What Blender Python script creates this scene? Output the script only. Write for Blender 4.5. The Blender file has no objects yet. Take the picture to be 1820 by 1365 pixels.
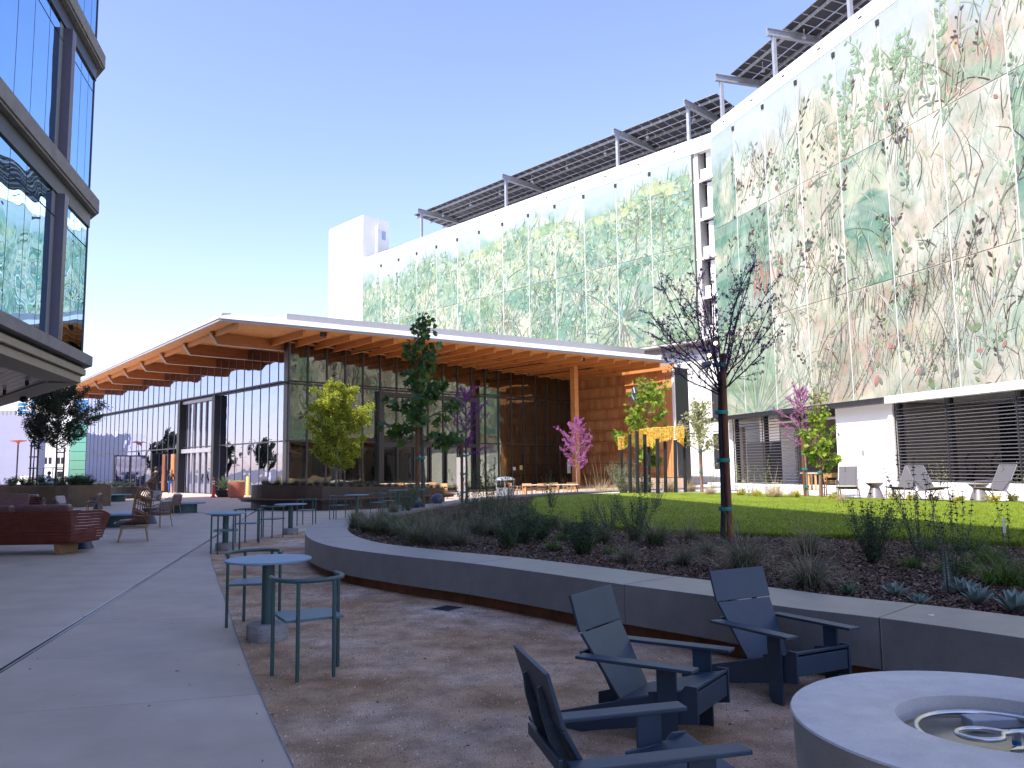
import bpy, math, random
from mathutils import Vector, Matrix
import numpy as np
D = bpy.data
S = bpy.context.scene
COL = S.collection
PI = math.pi
rad = math.radians

# ------------------------------------------------------------------ camera
FPX = 1400.0; EYE = 1.6
pitch = math.atan(148.0/1400.0); roll = 0.0135
Fv = Vector((0, math.cos(pitch), math.sin(pitch)))
R0 = Vector((1, 0, 0)); U0 = Vector((0, -math.sin(pitch), math.cos(pitch)))
Rv = math.cos(roll)*R0 - math.sin(roll)*U0
Uv = math.sin(roll)*R0 + math.cos(roll)*U0
cam_d = D.cameras.new('camera')
cam_d.sensor_width = 36.0
cam_d.lens = 36.0*FPX/1820.0
cam_d.clip_start = 0.05
cam_d.clip_end = 3000
cam = D.objects.new('camera', cam_d)
COL.objects.link(cam)
cam.matrix_world = Matrix(((Rv.x, Uv.x, -Fv.x, 0), (Rv.y, Uv.y, -Fv.y, 0), (Rv.z, Uv.z, -Fv.z, EYE), (0, 0, 0, 1)))
S.camera = cam

# ------------------------------------------------------------------ light
SUN_EL = 50.0
sunh = Vector((-0.70, -0.714)).normalized()
sunv = Vector((sunh.x*math.cos(rad(SUN_EL)), sunh.y*math.cos(rad(SUN_EL)), math.sin(rad(SUN_EL))))
W = D.worlds.new('World'); S.world = W; W.use_nodes = True
wn = W.node_tree.nodes; wl = W.node_tree.links
wn.clear()
sky = wn.new('ShaderNodeTexSky'); sky.sky_type = 'NISHITA'; sky.sun_disc = False
sky.sun_elevation = rad(SUN_EL)
sky.sun_rotation = math.atan2(sunh.x, sunh.y)
sky.altitude = 50; sky.air_density = 1.0; sky.dust_density = 0.7; sky.ozone_density = 2.6
bg = wn.new('ShaderNodeBackground'); bg.inputs['Strength'].default_value = 0.15
wo = wn.new('ShaderNodeOutputWorld')
tint = wn.new('ShaderNodeMix'); tint.data_type = 'RGBA'; tint.blend_type = 'MULTIPLY'
tint.inputs['Factor'].default_value = 1.0
tint.inputs[7].default_value = (1.13, 0.96, 1.06, 1)
wl.new(sky.outputs[0], tint.inputs[6]); wl.new(tint.outputs[2], bg.inputs['Color'])
wl.new(bg.outputs[0], wo.inputs['Surface'])
sun_d = D.lights.new('sun', 'SUN'); sun_d.energy = 3.5; sun_d.angle = rad(0.53); sun_d.color = (1.0, 0.95, 0.88)
sun = D.objects.new('sun', sun_d); COL.objects.link(sun)
sun.rotation_euler = (-sunv).to_track_quat('-Z', 'Y').to_euler()
sun.location = (0, 0, 60)
S.view_settings.view_transform = 'Standard'; S.view_settings.look = 'None'
S.view_settings.gamma = 1.0; S.view_settings.use_curve_mapping = False
S.view_settings.exposure = 1.2
S.render.engine = 'CYCLES'
S.cycles.max_bounces = 8; S.cycles.transparent_max_bounces = 24
S.cycles.glossy_bounces = 4; S.cycles.diffuse_bounces = 4

# ------------------------------------------------------------------ pixel -> world
def ray(x, y):
    return Fv*FPX + Rv*(x-910.0) + Uv*(682.5-y)
EYEV = Vector((0, 0, EYE))
def G(x, y, z=0.0):
    d = ray(x, y); return EYEV + d*((z-EYE)/d.z)
def P(x, y, Y):
    d = ray(x, y); return EYEV + d*(Y/d.y)
def zat(x, y, Y):
    return P(x, y, Y).z
def yd(deg):
    a = rad(deg); return Vector((math.sin(a), math.cos(a), 0))
def pl(x, y, A, dr):
    d = ray(x, y); n = Vector((dr.y, -dr.x, 0))
    t = n.dot(Vector((A[0], A[1], 0)) - Vector((0, 0, 0)))/n.dot(d)
    q = EYEV + d*t
    return q, (q.x-A[0])*dr.x + (q.y-A[1])*dr.y

# ------------------------------------------------------------------ object helpers
def tag(o, label=None, cat=None, group=None, kind=None):
    if label: o['label'] = label
    if cat: o['category'] = cat
    if group: o['group'] = group
    if kind: o['kind'] = kind
    return o
def thing(name, label, cat, loc=(0, 0, 0), rz=0.0, group=None):
    o = D.objects.new(name, None); COL.objects.link(o)
    o.location = loc; o.rotation_euler = (0, 0, rz); o.empty_display_size = 0.2
    return tag(o, label, cat, group)
def wloc(o):
    v = Vector((0, 0, 0))
    while o is not None:
        v = v + o.location; o = o.parent
    return v
def copy_tree(o, parent=None):
    c = o.copy(); COL.objects.link(c); c.parent = parent
    for ch in list(o.children):
        copy_tree(ch, c)
    return c
def place_copy(proto, used, loc, rz, label, group=None, cat=None, scale=None):
    o = proto if not used else copy_tree(proto)
    o.location = loc; o.rotation_euler = (0, 0, rz)
    o['label'] = label
    if group: o['group'] = group
    if cat: o['category'] = cat
    if scale: o.scale = (scale, scale, scale)
    return o

class MB:
    def __init__(s):
        s.v = []; s.f = []; s.mi = []
    def add(s, vs, fs, mi=0):
        b = len(s.v); s.v.extend([tuple(q) for q in vs])
        for f in fs:
            s.f.append(tuple(b+i for i in f)); s.mi.append(mi)
        return s
    def obox(s, o, a, b, c, mi=0):
        o = Vector(o); a = Vector(a); b = Vector(b); c = Vector(c)
        if a.cross(b).dot(c) < 0: a, b = b, a
        vs = [o, o+a, o+a+b, o+b, o+c, o+a+c, o+a+b+c, o+b+c]
        return s.add(vs, [(0, 3, 2, 1), (4, 5, 6, 7), (0, 1, 5, 4), (1, 2, 6, 5), (2, 3, 7, 6), (3, 0, 4, 7)], mi)
    def box(s, cx, cy, cz, sx, sy, sz, rz=0, mi=0):
        c, n = math.cos(rz), math.sin(rz)
        a = Vector((c*sx, n*sx, 0)); b = Vector((-n*sy, c*sy, 0)); h = Vector((0, 0, sz))
        return s.obox(Vector((cx, cy, cz)) - a/2 - b/2 - h/2, a, b, h, mi)
    def rbox(s, cx, cy, cz, sx, sy, sz, M=None, mi=0):
        M = M or Matrix.Identity(3)
        a = M @ Vector((sx, 0, 0)); b = M @ Vector((0, sy, 0)); h = M @ Vector((0, 0, sz))
        return s.obox(Vector((cx, cy, cz)) - a/2 - b/2 - h/2, a, b, h, mi)
    def prism(s, poly, z0, z1, mi=0):
        n = len(poly)
        ar = sum(poly[i][0]*poly[(i+1) % n][1]-poly[(i+1) % n][0]*poly[i][1] for i in range(n))
        if ar < 0: poly = poly[::-1]
        z0f = z0 if callable(z0) else (lambda x, y: z0)
        z1f = z1 if callable(z1) else (lambda x, y: z1)
        vs = [(p[0], p[1], z0f(p[0], p[1])) for p in poly] + [(p[0], p[1], z1f(p[0], p[1])) for p in poly]
        fs = [tuple(range(n-1, -1, -1)), tuple(range(n, 2*n))]
        fs += [(i, (i+1) % n, n+(i+1) % n, n+i) for i in range(n)]
        return s.add(vs, fs, mi)
    def plate(s, poly3, off, mi=0):
        """planar polygon (3D points) extruded by vector off"""
        off = Vector(off); ps = [Vector(p) for p in poly3]; n = len(ps)
        nr = Vector((0, 0, 0))
        for i in range(n): nr += ps[i].cross(ps[(i+1) % n])
        if nr.dot(off) < 0: ps = ps[::-1]
        vs = ps + [p+off for p in ps]
        fs = [tuple(range(n-1, -1, -1)), tuple(range(n, 2*n))]
        fs += [(i, (i+1) % n, n+(i+1) % n, n+i) for i in range(n)]
        return s.add(vs, fs, mi)
    def tube(s, pts, r, n=8, mi=0, cap=True):
        pts = [Vector(p) for p in pts]; m = len(pts)
        rs = r if isinstance(r, (list, tuple)) else [r]*m
        vs = []; up = None
        for i, p in enumerate(pts):
            t = (pts[min(i+1, m-1)] - pts[max(i-1, 0)])
            if t.length < 1e-9: t = Vector((0, 0, 1))
            t.normalize()
            if up is None:
                up = Vector((0, 0, 1)) if abs(t.z) < 0.9 else Vector((1, 0, 0))
            a = t.cross(up)
            if a.length < 1e-6: a = t.cross(Vector((0.3, 1, 0.2)))
            a.normalize(); b = a.cross(t).normalized(); up = b
            for k in range(n):
                w = 2*PI*k/n
                vs.append(p + a*(rs[i]*math.cos(w)) - b*(rs[i]*math.sin(w)))
        fs = []
        for i in range(m-1):
            for k in range(n):
                k2 = (k+1) % n
                fs.append((i*n+k, (i+1)*n+k, (i+1)*n+k2, i*n+k2))
        if cap:
            fs.append(tuple(range(0, n))); fs.append(tuple(range((m-1)*n+n-1, (m-1)*n-1, -1)))
        return s.add(vs, fs, mi)
    def lathe(s, cx, cy, prof, n=32, mi=0, cap=True, sx=1.0, sy=1.0, rz=0.0):
        vs = []; c0, s0 = math.cos(rz), math.sin(rz)
        for (r, z) in prof:
            for k in range(n):
                w = 2*PI*k/n
                x, y = r*math.cos(w)*sx, r*math.sin(w)*sy
                vs.append((cx+x*c0-y*s0, cy+x*s0+y*c0, z))
        fs = []
        for i in range(len(prof)-1):
            for k in range(n):
                k2 = (k+1) % n
                fs.append((i*n+k, i*n+k2, (i+1)*n+k2, (i+1)*n+k))
        if cap:
            fs.append(tuple(range(n-1, -1, -1)))
            m = len(prof)-1
            fs.append(tuple(range(m*n, m*n+n)))
        return s.add(vs, fs, mi)
    def ball(s, c, r, nu=10, nv=7, mi=0, sz=1.0):
        prof = []
        for j in range(nv+1):
            w = -PI/2 + PI*j/nv
            prof.append((max(1e-4, r*math.cos(w)), c[2] + r*sz*math.sin(w)))
        return s.lathe(c[0], c[1], prof, nu, mi)
    def build(s, name, mats, parent=None, smooth=False, bevel=0.0, world=True, seg=2):
        off = wloc(parent) if (parent is not None and world) else Vector((0, 0, 0))
        me = D.meshes.new(name)
        vs = s.v if off.length == 0 else [(q[0]-off.x, q[1]-off.y, q[2]-off.z) for q in s.v]
        me.from_pydata(vs, [], s.f)
        if not isinstance(mats, (list, tuple)): mats = [mats]
        for m in mats: me.materials.append(m)
        if len(mats) > 1: me.polygons.foreach_set('material_index', s.mi)
        if smooth: me.polygons.foreach_set('use_smooth', [True]*len(s.f))
        me.update()
        o = D.objects.new(name, me); COL.objects.link(o)
        if parent is not None: o.parent = parent
        if smooth:
            me.set_sharp_from_angle(angle=rad(40))
        if bevel > 0:
            b = o.modifiers.new('bevel', 'BEVEL'); b.width = bevel; b.segments = seg; b.limit_method = 'ANGLE'; b.angle_limit = rad(35)
        return o

# ------------------------------------------------------------------ materials
MC = {}
def nt(m):
    return m.node_tree.nodes, m.node_tree.links
def mat(name, col, rough=0.6, metal=0.0, var=0.12, scale=6.0, bump=0.0, bscale=40.0, spec=0.5, col2=None, stretch=None, lo=0.35, hi=0.65, detail=5.0, coords='Object', coat=0.0):
    if name in MC: return MC[name]
    m = D.materials.new(name); m.use_nodes = True; MC[name] = m
    n, l = nt(m); b = n['Principled BSDF']
    b.inputs['Roughness'].default_value = rough; b.inputs['Metallic'].default_value = metal
    b.inputs['Specular IOR Level'].default_value = spec
    if coat: b.inputs['Coat Weight'].default_value = coat
    tc = n.new('ShaderNodeTexCoord'); mp = n.new('ShaderNodeMapping')
    l.new(tc.outputs[coords], mp.inputs['Vector'])
    if stretch: mp.inputs['Scale'].default_value = stretch
    nz = n.new('ShaderNodeTexNoise'); nz.inputs['Scale'].default_value = scale; nz.inputs['Detail'].default_value = detail
    nz.inputs['Roughness'].default_value = 0.65
    l.new(mp.outputs[0], nz.inputs['Vector'])
    cr = n.new('ShaderNodeValToRGB'); l.new(nz.outputs['Fac'], cr.inputs['Fac'])
    c1 = tuple(max(0, c*(1-var)) for c in col[:3]); c2 = tuple(min(1, c*(1+var)) for c in col[:3]) if col2 is None else col2
    if col2 is not None: c1 = col
    cr.color_ramp.elements[0].position = lo; cr.color_ramp.elements[0].color = (*c1, 1)
    cr.color_ramp.elements[1].position = hi; cr.color_ramp.elements[1].color = (*c2, 1)
    l.new(cr.outputs[0], b.inputs['Base Color'])
    if bump > 0:
        n2 = n.new('ShaderNodeTexNoise'); n2.inputs['Scale'].default_value = bscale; n2.inputs['Detail'].default_value = 4
        l.new(mp.outputs[0], n2.inputs['Vector'])
        bp = n.new('ShaderNodeBump'); bp.inputs['Strength'].default_value = bump; bp.inputs['Distance'].default_value = 0.02
        l.new(n2.outputs['Fac'], bp.inputs['Height']); l.new(bp.outputs[0], b.inputs['Normal'])
    return m
def ground_mat(name, cols, scales, bump=0.3, bscale=120, rough=0.9, pos=None, spec=0.3, dist=0.01, amp=1.0):
    """multi-scale colour mix: coarse patches, medium, fine speckle"""
    m = D.materials.new(name); m.use_nodes = True; MC[name] = m
    n, l = nt(m); b = n['Principled BSDF']; b.inputs['Roughness'].default_value = rough; b.inputs['Specular IOR Level'].default_value = spec
    tc = n.new('ShaderNodeTexCoord')
    def noise(sc, det=6, ro=0.6):
        z = n.new('ShaderNodeTexNoise'); z.inputs['Scale'].default_value = sc; z.inputs['Detail'].default_value = det; z.inputs['Roughness'].default_value = ro
        l.new(tc.outputs['Object'], z.inputs['Vector']); return z
    a = noise(scales[0]); cr = n.new('ShaderNodeValToRGB'); l.new(a.outputs['Fac'], cr.inputs['Fac'])
    e = cr.color_ramp.elements; ps = pos or [0.35, 0.5, 0.65]
    e[0].position = ps[0]; e[0].color = (*cols[0], 1); e[1].position = ps[-1]; e[1].color = (*cols[-1], 1)
    for c, p_ in zip(cols[1:-1], ps[1:-1]):
        k = e.new(p_); k.color = (*c, 1)
    s2 = noise(scales[1]); r2 = n.new('ShaderNodeValToRGB'); l.new(s2.outputs['Fac'], r2.inputs['Fac'])
    r2.color_ramp.elements[0].position = 0.3; r2.color_ramp.elements[0].color = (*[1-.28*amp]*3, 1)
    r2.color_ramp.elements[1].position = 0.7; r2.color_ramp.elements[1].color = (*[1+.25*amp]*3, 1)
    mx = n.new('ShaderNodeMix'); mx.data_type = 'RGBA'; mx.blend_type = 'MULTIPLY'; mx.inputs[0].default_value = 1
    l.new(cr.outputs[0], mx.inputs[6]); l.new(r2.outputs[0], mx.inputs[7])
    s3 = noise(scales[2], 3, 0.5); r3 = n.new('ShaderNodeValToRGB'); l.new(s3.outputs['Fac'], r3.inputs['Fac'])
    r3.color_ramp.elements[0].position = 0.3; r3.color_ramp.elements[0].color = (*[1-.4*amp]*3, 1)
    r3.color_ramp.elements[1].position = 0.68; r3.color_ramp.elements[1].color = (*[1+.35*amp]*3, 1)
    m2 = n.new('ShaderNodeMix'); m2.data_type = 'RGBA'; m2.blend_type = 'MULTIPLY'; m2.inputs[0].default_value = 1
    l.new(mx.outputs[2], m2.inputs[6]); l.new(r3.outputs[0], m2.inputs[7])
    l.new(m2.outputs[2], b.inputs['Base Color'])
    s4 = noise(bscale, 4, 0.6)
    bp = n.new('ShaderNodeBump'); bp.inputs['Strength'].default_value = bump; bp.inputs['Distance'].default_value = dist
    l.new(s4.outputs['Fac'], bp.inputs['Height']); l.new(bp.outputs[0], b.inputs['Normal'])
    return m
def leaf_mat(name, c1, c2, trans=0.35, rough=0.5):
    m = D.materials.new(name); m.use_nodes = True; MC[name] = m
    n, l = nt(m); b = n['Principled BSDF']; b.inputs['Roughness'].default_value = rough; b.inputs['Specular IOR Level'].default_value = 0.3
    tc = n.new('ShaderNodeTexCoord'); nz = n.new('ShaderNodeTexNoise'); nz.inputs['Scale'].default_value = 3.1; nz.inputs['Detail'].default_value = 3
    l.new(tc.outputs['Object'], nz.inputs['Vector'])
    cr = n.new('ShaderNodeValToRGB'); l.new(nz.outputs['Fac'], cr.inputs['Fac'])
    cr.color_ramp.elements[0].position = 0.38; cr.color_ramp.elements[0].color = (*c1, 1)
    cr.color_ramp.elements[1].position = 0.62; cr.color_ramp.elements[1].color = (*c2, 1)
    l.new(cr.outputs[0], b.inputs['Base Color'])
    tr = n.new('ShaderNodeBsdfTranslucent'); l.new(cr.outputs[0], tr.inputs['Color'])
    mx = n.new('ShaderNodeMixShader'); mx.inputs[0].default_value = trans
    l.new(b.outputs[0], mx.inputs[1]); l.new(tr.outputs[0], mx.inputs[2]); l.new(mx.outputs[0], n['Material Output'].inputs['Surface'])
    return m
def glass_mat(name, refl, tintc, thru=0.5, wav=0.0, wsc=0.5, rt=(1, 1, 1)):
    """coated architectural glazing: mirror coating over tinted see-through glass"""
    m = D.materials.new(name); m.use_nodes = True; MC[name] = m
    n, l = nt(m); n.remove(n['Principled BSDF'])
    gl = n.new('ShaderNodeBsdfGlossy'); gl.inputs['Roughness'].default_value = 0.0; gl.inputs['Color'].default_value = (*rt, 1)
    tp = n.new('ShaderNodeBsdfTransparent'); tp.inputs['Color'].default_value = (*tintc, 1)
    fr = n.new('ShaderNodeFresnel'); fr.inputs['IOR'].default_value = 1.5
    ad = n.new('ShaderNodeMath'); ad.operation = 'MULTIPLY_ADD'; ad.inputs[1].default_value = 1.0-refl; ad.inputs[2].default_value = refl; ad.use_clamp = True
    l.new(fr.outputs[0], ad.inputs[0])
    mx = n.new('ShaderNodeMixShader'); l.new(ad.outputs[0], mx.inputs[0]); l.new(tp.outputs[0], mx.inputs[1]); l.new(gl.outputs[0], mx.inputs[2])
    l.new(mx.outputs[0], n['Material Output'].inputs['Surface'])
    if wav > 0:
        tc = n.new('ShaderNodeTexCoord'); nz = n.new('ShaderNodeTexNoise'); nz.inputs['Scale'].default_value = wsc; nz.inputs['Detail'].default_value = 1.0
        mp = n.new('ShaderNodeMapping'); mp.inputs['Scale'].default_value = (1, 1, 1.6)
        l.new(tc.outputs['Object'], mp.inputs[0]); l.new(mp.outputs[0], nz.inputs['Vector'])
        bp = n.new('ShaderNodeBump'); bp.inputs['Strength'].default_value = 1.0; bp.inputs['Distance'].default_value = wav
        l.new(nz.outputs['Fac'], bp.inputs['Height']); l.new(bp.outputs[0], gl.inputs['Normal'])
    return m
def emis_mat(name, col, st):
    m = D.materials.new(name); m.use_nodes = True; MC[name] = m
    b = m.node_tree.nodes['Principled BSDF']; b.inputs['Base Color'].default_value = (*col, 1)
    b.inputs['Emission Color'].default_value = (*col, 1); b.inputs['Emission Strength'].default_value = st
    return m

WHITE = mat('white_wall_paint', (0.80, 0.79, 0.76), 0.8, var=0.03, scale=0.6, bump=0.05)
WHITE2 = mat('white_metal_panel', (0.74, 0.74, 0.74), 0.4, var=0.03, scale=1.5)
FASCIA = mat('roof_fascia_metal', (0.62, 0.60, 0.60), 0.4, var=0.04, scale=0.7)
GREYM = mat('grey_coping_metal', (0.30, 0.30, 0.33), 0.45, var=0.08, scale=1)
JOINT = mat('dark_joint', (0.09, 0.085, 0.09), 0.9, var=0.05)
CONC = ground_mat('plaza_concrete', [(0.45, 0.375, 0.30), (0.485, 0.405, 0.33), (0.52, 0.435, 0.355)], (0.28, 1.1, 160), 0.10, 300, 0.7, amp=.48)
CONCW = ground_mat('planter_concrete', [(0.185, 0.18, 0.18), (0.205, 0.20, 0.20), (0.225, 0.22, 0.215)], (0.8, 5, 160), 0.04, 150, 0.42, amp=.4, spec=.7)
CONCP = ground_mat('fire_pit_concrete', [(0.52, 0.49, 0.46), (0.56, 0.53, 0.50), (0.60, 0.57, 0.53)], (2.2, 9, 140), 0.04, 150, 0.7, amp=.22)
CONCB = ground_mat('cast_base_concrete', [(0.25, 0.24, 0.24), (0.28, 0.27, 0.27), (0.31, 0.3, 0.3)], (3, 9, 140), 0.06, 150, 0.85)
RUST = mat('weathered_steel', (0.17, 0.065, 0.025), 0.8, var=0.4, scale=3, bump=0.1)
GRAV = ground_mat('decomposed_granite', [(0.42, 0.25, 0.135), (0.54, 0.36, 0.235), (0.60, 0.43, 0.32), (0.76, 0.62, 0.52)], (0.75, 3.5, 140), 0.9, 200, 0.95, pos=[0.34, 0.47, 0.56, 0.70], dist=0.02, amp=1.35)
MULCH = ground_mat('bark_mulch', [(0.06, 0.034, 0.021), (0.10, 0.058, 0.037), (0.14, 0.088, 0.06)], (1.2, 14, 60), 1.0, 55, 0.95, dist=0.06)
LAWN = ground_mat('lawn_turf', [(0.19, 0.25, 0.016), (0.22, 0.285, 0.02), (0.24, 0.31, 0.026)], (0.5, 3.0, 45), 1.0, 55, 0.8, dist=0.05, spec=0.2)
BASE = ground_mat('site_ground', [(0.16, 0.155, 0.15), (0.19, 0.18, 0.17), (0.22, 0.2, 0.19)], (0.1, 1, 50), 0.1, 50, 0.9)
CHARB = mat('navy_grey_board', (0.028, 0.050, 0.080), 0.5, var=0.10, scale=5, bump=0.05, bscale=200, spec=0.5)
TEAL = mat('teal_powder_coat', (0.035, 0.085, 0.085), 0.45, var=0.06, scale=8)
TEALTOP = mat('blue_grey_table_top', (0.16, 0.27, 0.36), 0.5, var=0.08, scale=4, bump=0.03, bscale=200)
TEALS = mat('teal_seat', (0.09, 0.15, 0.17), 0.5, var=0.08, scale=4)
BLACKM = mat('black_metal', (0.014, 0.014, 0.017), 0.45, var=0.1)
DARKF = mat('dark_bronze_frame', (0.030, 0.028, 0.032), 0.4, var=0.1)
STEEL = mat('brushed_steel', (0.60, 0.59, 0.57), 0.28, metal=1.0, var=0.06, scale=12)
GALV = mat('galvanised_steel', (0.34, 0.36, 0.40), 0.5, metal=0.3, var=0.12, scale=4)
BRONZE = mat('bronze_planter_metal', (0.12, 0.075, 0.045), 0.55, var=0.2, scale=2)
def wood_mat(name, c1, c2, st=(1, 1, 8), sc=3.0, rough=0.55):
    return mat(name, c1, rough, var=0.2, scale=sc, col2=c2, stretch=st, bump=0.05, bscale=30)
GLU = wood_mat('glulam_fir', (0.42, 0.155, 0.04), (0.56, 0.24, 0.075), (0.6, 0.6, 9), 2.0)
SOFW = wood_mat('soffit_boards', (0.58, 0.24, 0.065), (0.68, 0.32, 0.10), (2.5, 0.4, 1), 2.2)
CEDAR2 = wood_mat('cedar_panel_light', (0.52, 0.215, 0.075), (0.66, 0.31, 0.125), (1, 1, 0.5), 1.3)
CEDAR3 = wood_mat('cedar_panel_dark', (0.40, 0.155, 0.05), (0.54, 0.235, 0.085), (1, 1, 0.5), 1.3)
GLUD = wood_mat('glulam_fin_shaded', (0.26, 0.085, 0.022), (0.40, 0.15, 0.045), (0.6, 0.6, 9), 2.0)  # darker copy of the fir; the shade under the eave is put into the colour
CEDAR = wood_mat('cedar_panel', (0.46, 0.18, 0.06), (0.60, 0.27, 0.10), (1, 1, 0.5), 1.3)
INW = wood_mat('interior_wood', (0.48, 0.25, 0.10), (0.62, 0.34, 0.15), (2, 2, 0.3), 1.5)
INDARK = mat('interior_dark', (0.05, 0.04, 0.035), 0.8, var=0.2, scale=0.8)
TEAK = wood_mat('teak_furniture', (0.50, 0.26, 0.10), (0.62, 0.36, 0.16), (1, 1, 6), 8.0)
WICK = mat('brown_wicker', (0.10, 0.045, 0.025), 0.6, var=0.35, scale=30)
WICKF = mat('wicker_frame', (0.20, 0.08, 0.035), 0.5, var=0.25, scale=10)
ROPE = mat('taupe_rope', (0.17, 0.11, 0.085), 0.8, var=0.25, scale=30)
LEGW = mat('pale_teak_legs', (0.30, 0.18, 0.09), 0.5, var=0.2, scale=10)
CUSH = mat('pale_cushion', (0.42, 0.36, 0.36), 0.9, var=0.06, scale=6, bump=0.1, bscale=150)
LEATH = mat('burgundy_leather', (0.085, 0.022, 0.022), 0.42, var=0.2, scale=5, bump=0.15, bscale=60)
LEATH2 = mat('pale_burgundy_leather', (0.15, 0.075, 0.075), 0.45, var=0.15, scale=5, bump=0.15, bscale=60)  # paler, greyer burgundy for the back cushions and the wicker seat
SOFAW = mat('red_stained_slats', (0.13, 0.026, 0.014), 0.5, var=0.25, scale=6)
NAVYC = mat('navy_ceramic', (0.03, 0.045, 0.08), 0.3, var=0.1)
YELLOW = mat('yellow_mosaic', (0.75, 0.42, 0.03), 0.35, var=0.1, scale=9, col2=(0.85, 0.60, 0.14))
ORANGEM = mat('amber_mosaic', (0.60, 0.28, 0.02), 0.35, var=0.2, scale=3)
TERRA = mat('terracotta', (0.36, 0.105, 0.06), 0.8, var=0.12, scale=3, stretch=(1, 1, 0.3))
STAKE = mat('treated_tree_stake', (0.16, 0.06, 0.025), 0.75, var=0.35, scale=5, stretch=(4, 4, 0.6), bump=0.2, bscale=30)
TIE = mat('green_tree_tie', (0.0, 0.20, 0.17), 0.5, var=0.1)
BARK = mat('grey_brown_bark', (0.085, 0.065, 0.055), 0.9, var=0.3, scale=12, bump=0.4, bscale=60)
BARKD = mat('dark_bark', (0.022, 0.017, 0.022), 0.85, var=0.3, scale=12, bump=0.4, bscale=60)
BARKP = mat('pale_bark', (0.22, 0.18, 0.15), 0.9, var=0.3, scale=14, bump=0.4, bscale=60)
REDP = mat('red_plastic', (0.55, 0.02, 0.015), 0.4, var=0.05)
YELP = mat('yellow_paint', (0.75, 0.55, 0.16), 0.5, var=0.05)
PLACARD = mat('stainless_placard', (0.30, 0.27, 0.26), 0.4, metal=0.6, var=0.05)
CEMW = mat('pillar_cement', (0.48, 0.43, 0.41), 0.8, var=0.05, scale=2, bump=0.05)
LW = mat('stucco_white', (0.82, 0.80, 0.78), 0.85, var=0.02, scale=0.5, bump=0.06, bscale=90)
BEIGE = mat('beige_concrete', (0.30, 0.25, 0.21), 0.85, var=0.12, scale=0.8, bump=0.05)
LSL = mat('grey_louvre_metal', (0.10, 0.10, 0.115), 0.4, var=0.08)
MESHF = mat('grey_mesh_fabric', (0.11, 0.105, 0.115), 0.8, var=0.08, scale=60)
ALU = mat('taupe_aluminium', (0.24, 0.21, 0.22), 0.4, metal=0.3, var=0.05)
LILAC = mat('lilac_tilt_wall', (0.30, 0.30, 0.40), 0.8, var=0.03, scale=0.6)
TEALG = glass_mat('teal_curtain_glass', 0.25, (0.02, 0.2, 0.22), rt=(0.35, 0.95, 0.95))
BLUEG = mat('blue_window_glass', (0.04, 0.22, 0.50), 0.1, var=0.15, scale=0.5)
SKIN = mat('skin', (0.42, 0.24, 0.17), 0.6, var=0.05)
HAIRB = mat('blonde_hair', (0.22, 0.13, 0.07), 0.6, var=0.3, scale=20)
HAIRD = mat('dark_hair', (0.02, 0.015, 0.012), 0.6, var=0.2)
BLACKC = mat('black_cloth', (0.012, 0.012, 0.016), 0.9, var=0.1)
NAVYCL = mat('navy_cloth', (0.015, 0.02, 0.04), 0.9, var=0.1)
JEANS = mat('blue_jeans', (0.03, 0.11, 0.30), 0.9, var=0.15, scale=12)
BLUECL = mat('blue_shirt', (0.02, 0.14, 0.62), 0.8, var=0.1)
GREENV = mat('green_cart_paint', (0.02, 0.35, 0.06), 0.4, var=0.05)
PVB = mat('solar_cell_back', (0.030, 0.026, 0.032), 0.4, var=0.3, scale=20)
WARM = emis_mat('lit_spotlight_lens', (1.0, 0.62, 0.28), 4.0)
STRIPG = mat('dark_recess', (0.03, 0.03, 0.035), 0.9, var=0.1)
CONCG = mat('garage_concrete', (0.50, 0.485, 0.465), 0.85, var=0.07, scale=0.7, bump=0.06)
CONCT = mat('tower_ledge_concrete', (0.24, 0.225, 0.22), 0.8, var=0.12, scale=2.5, bump=0.1)
SOFT = mat('tower_soffit_metal', (0.20, 0.195, 0.21), 0.35, metal=0.0, var=0.08, scale=1)
TAN = mat('tan_soffit_trim', (0.36, 0.31, 0.24), 0.7, var=0.05)
FIN = mat('plum_grey_fin', (0.11, 0.09, 0.115), 0.4, var=0.05)
SPAND = mat('grey_spandrel', (0.26, 0.28, 0.32), 0.4, var=0.05)
GLT = glass_mat('tower_blue_glass', 0.80, (0.05, 0.13, 0.22), wav=0.018, wsc=0.55, rt=(0.50, 0.76, 1.0))
GLP = glass_mat('pavilion_glass_front', 0.12, (0.62, 0.56, 0.50), wav=0.010, wsc=0.6, rt=(0.85, 0.95, 0.88))
GLL = glass_mat('pavilion_glass_side', 0.62, (0.45, 0.45, 0.5), wav=0.010, wsc=0.8, rt=(0.64, 0.67, 0.88))
# ================================================================== GROUND
def smooth_poly(pts, k=6, closed=False):
    out = []; n = len(pts)
    rng = range(n if closed else n-1)
    for i in rng:
        if closed: p0, p1, p2, p3 = pts[(i-1) % n], pts[i], pts[(i+1) % n], pts[(i+2) % n]
        else: p0, p1, p2, p3 = pts[max(i-1, 0)], pts[i], pts[i+1], pts[min(i+2, n-1)]
        for j in range(k):
            t = j/k
            out.append(tuple(0.5*((2*p1[a]) + (-p0[a]+p2[a])*t + (2*p0[a]-5*p1[a]+4*p2[a]-p3[a])*t*t + (-p0[a]+3*p1[a]-3*p2[a]+p3[a])*t**3) for a in (0, 1)))
    if not closed: out.append(tuple(pts[-1][:2]))
    return out
def inpoly(x, y, poly):
    c = False; n = len(poly); j = n-1
    for i in range(n):
        xi, yi = poly[i][0], poly[i][1]; xj, yj = poly[j][0], poly[j][1]
        if (yi > y) != (yj > y) and x < (xj-xi)*(y-yi)/(yj-yi)+xi: c = not c
        j = i
    return c
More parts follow.
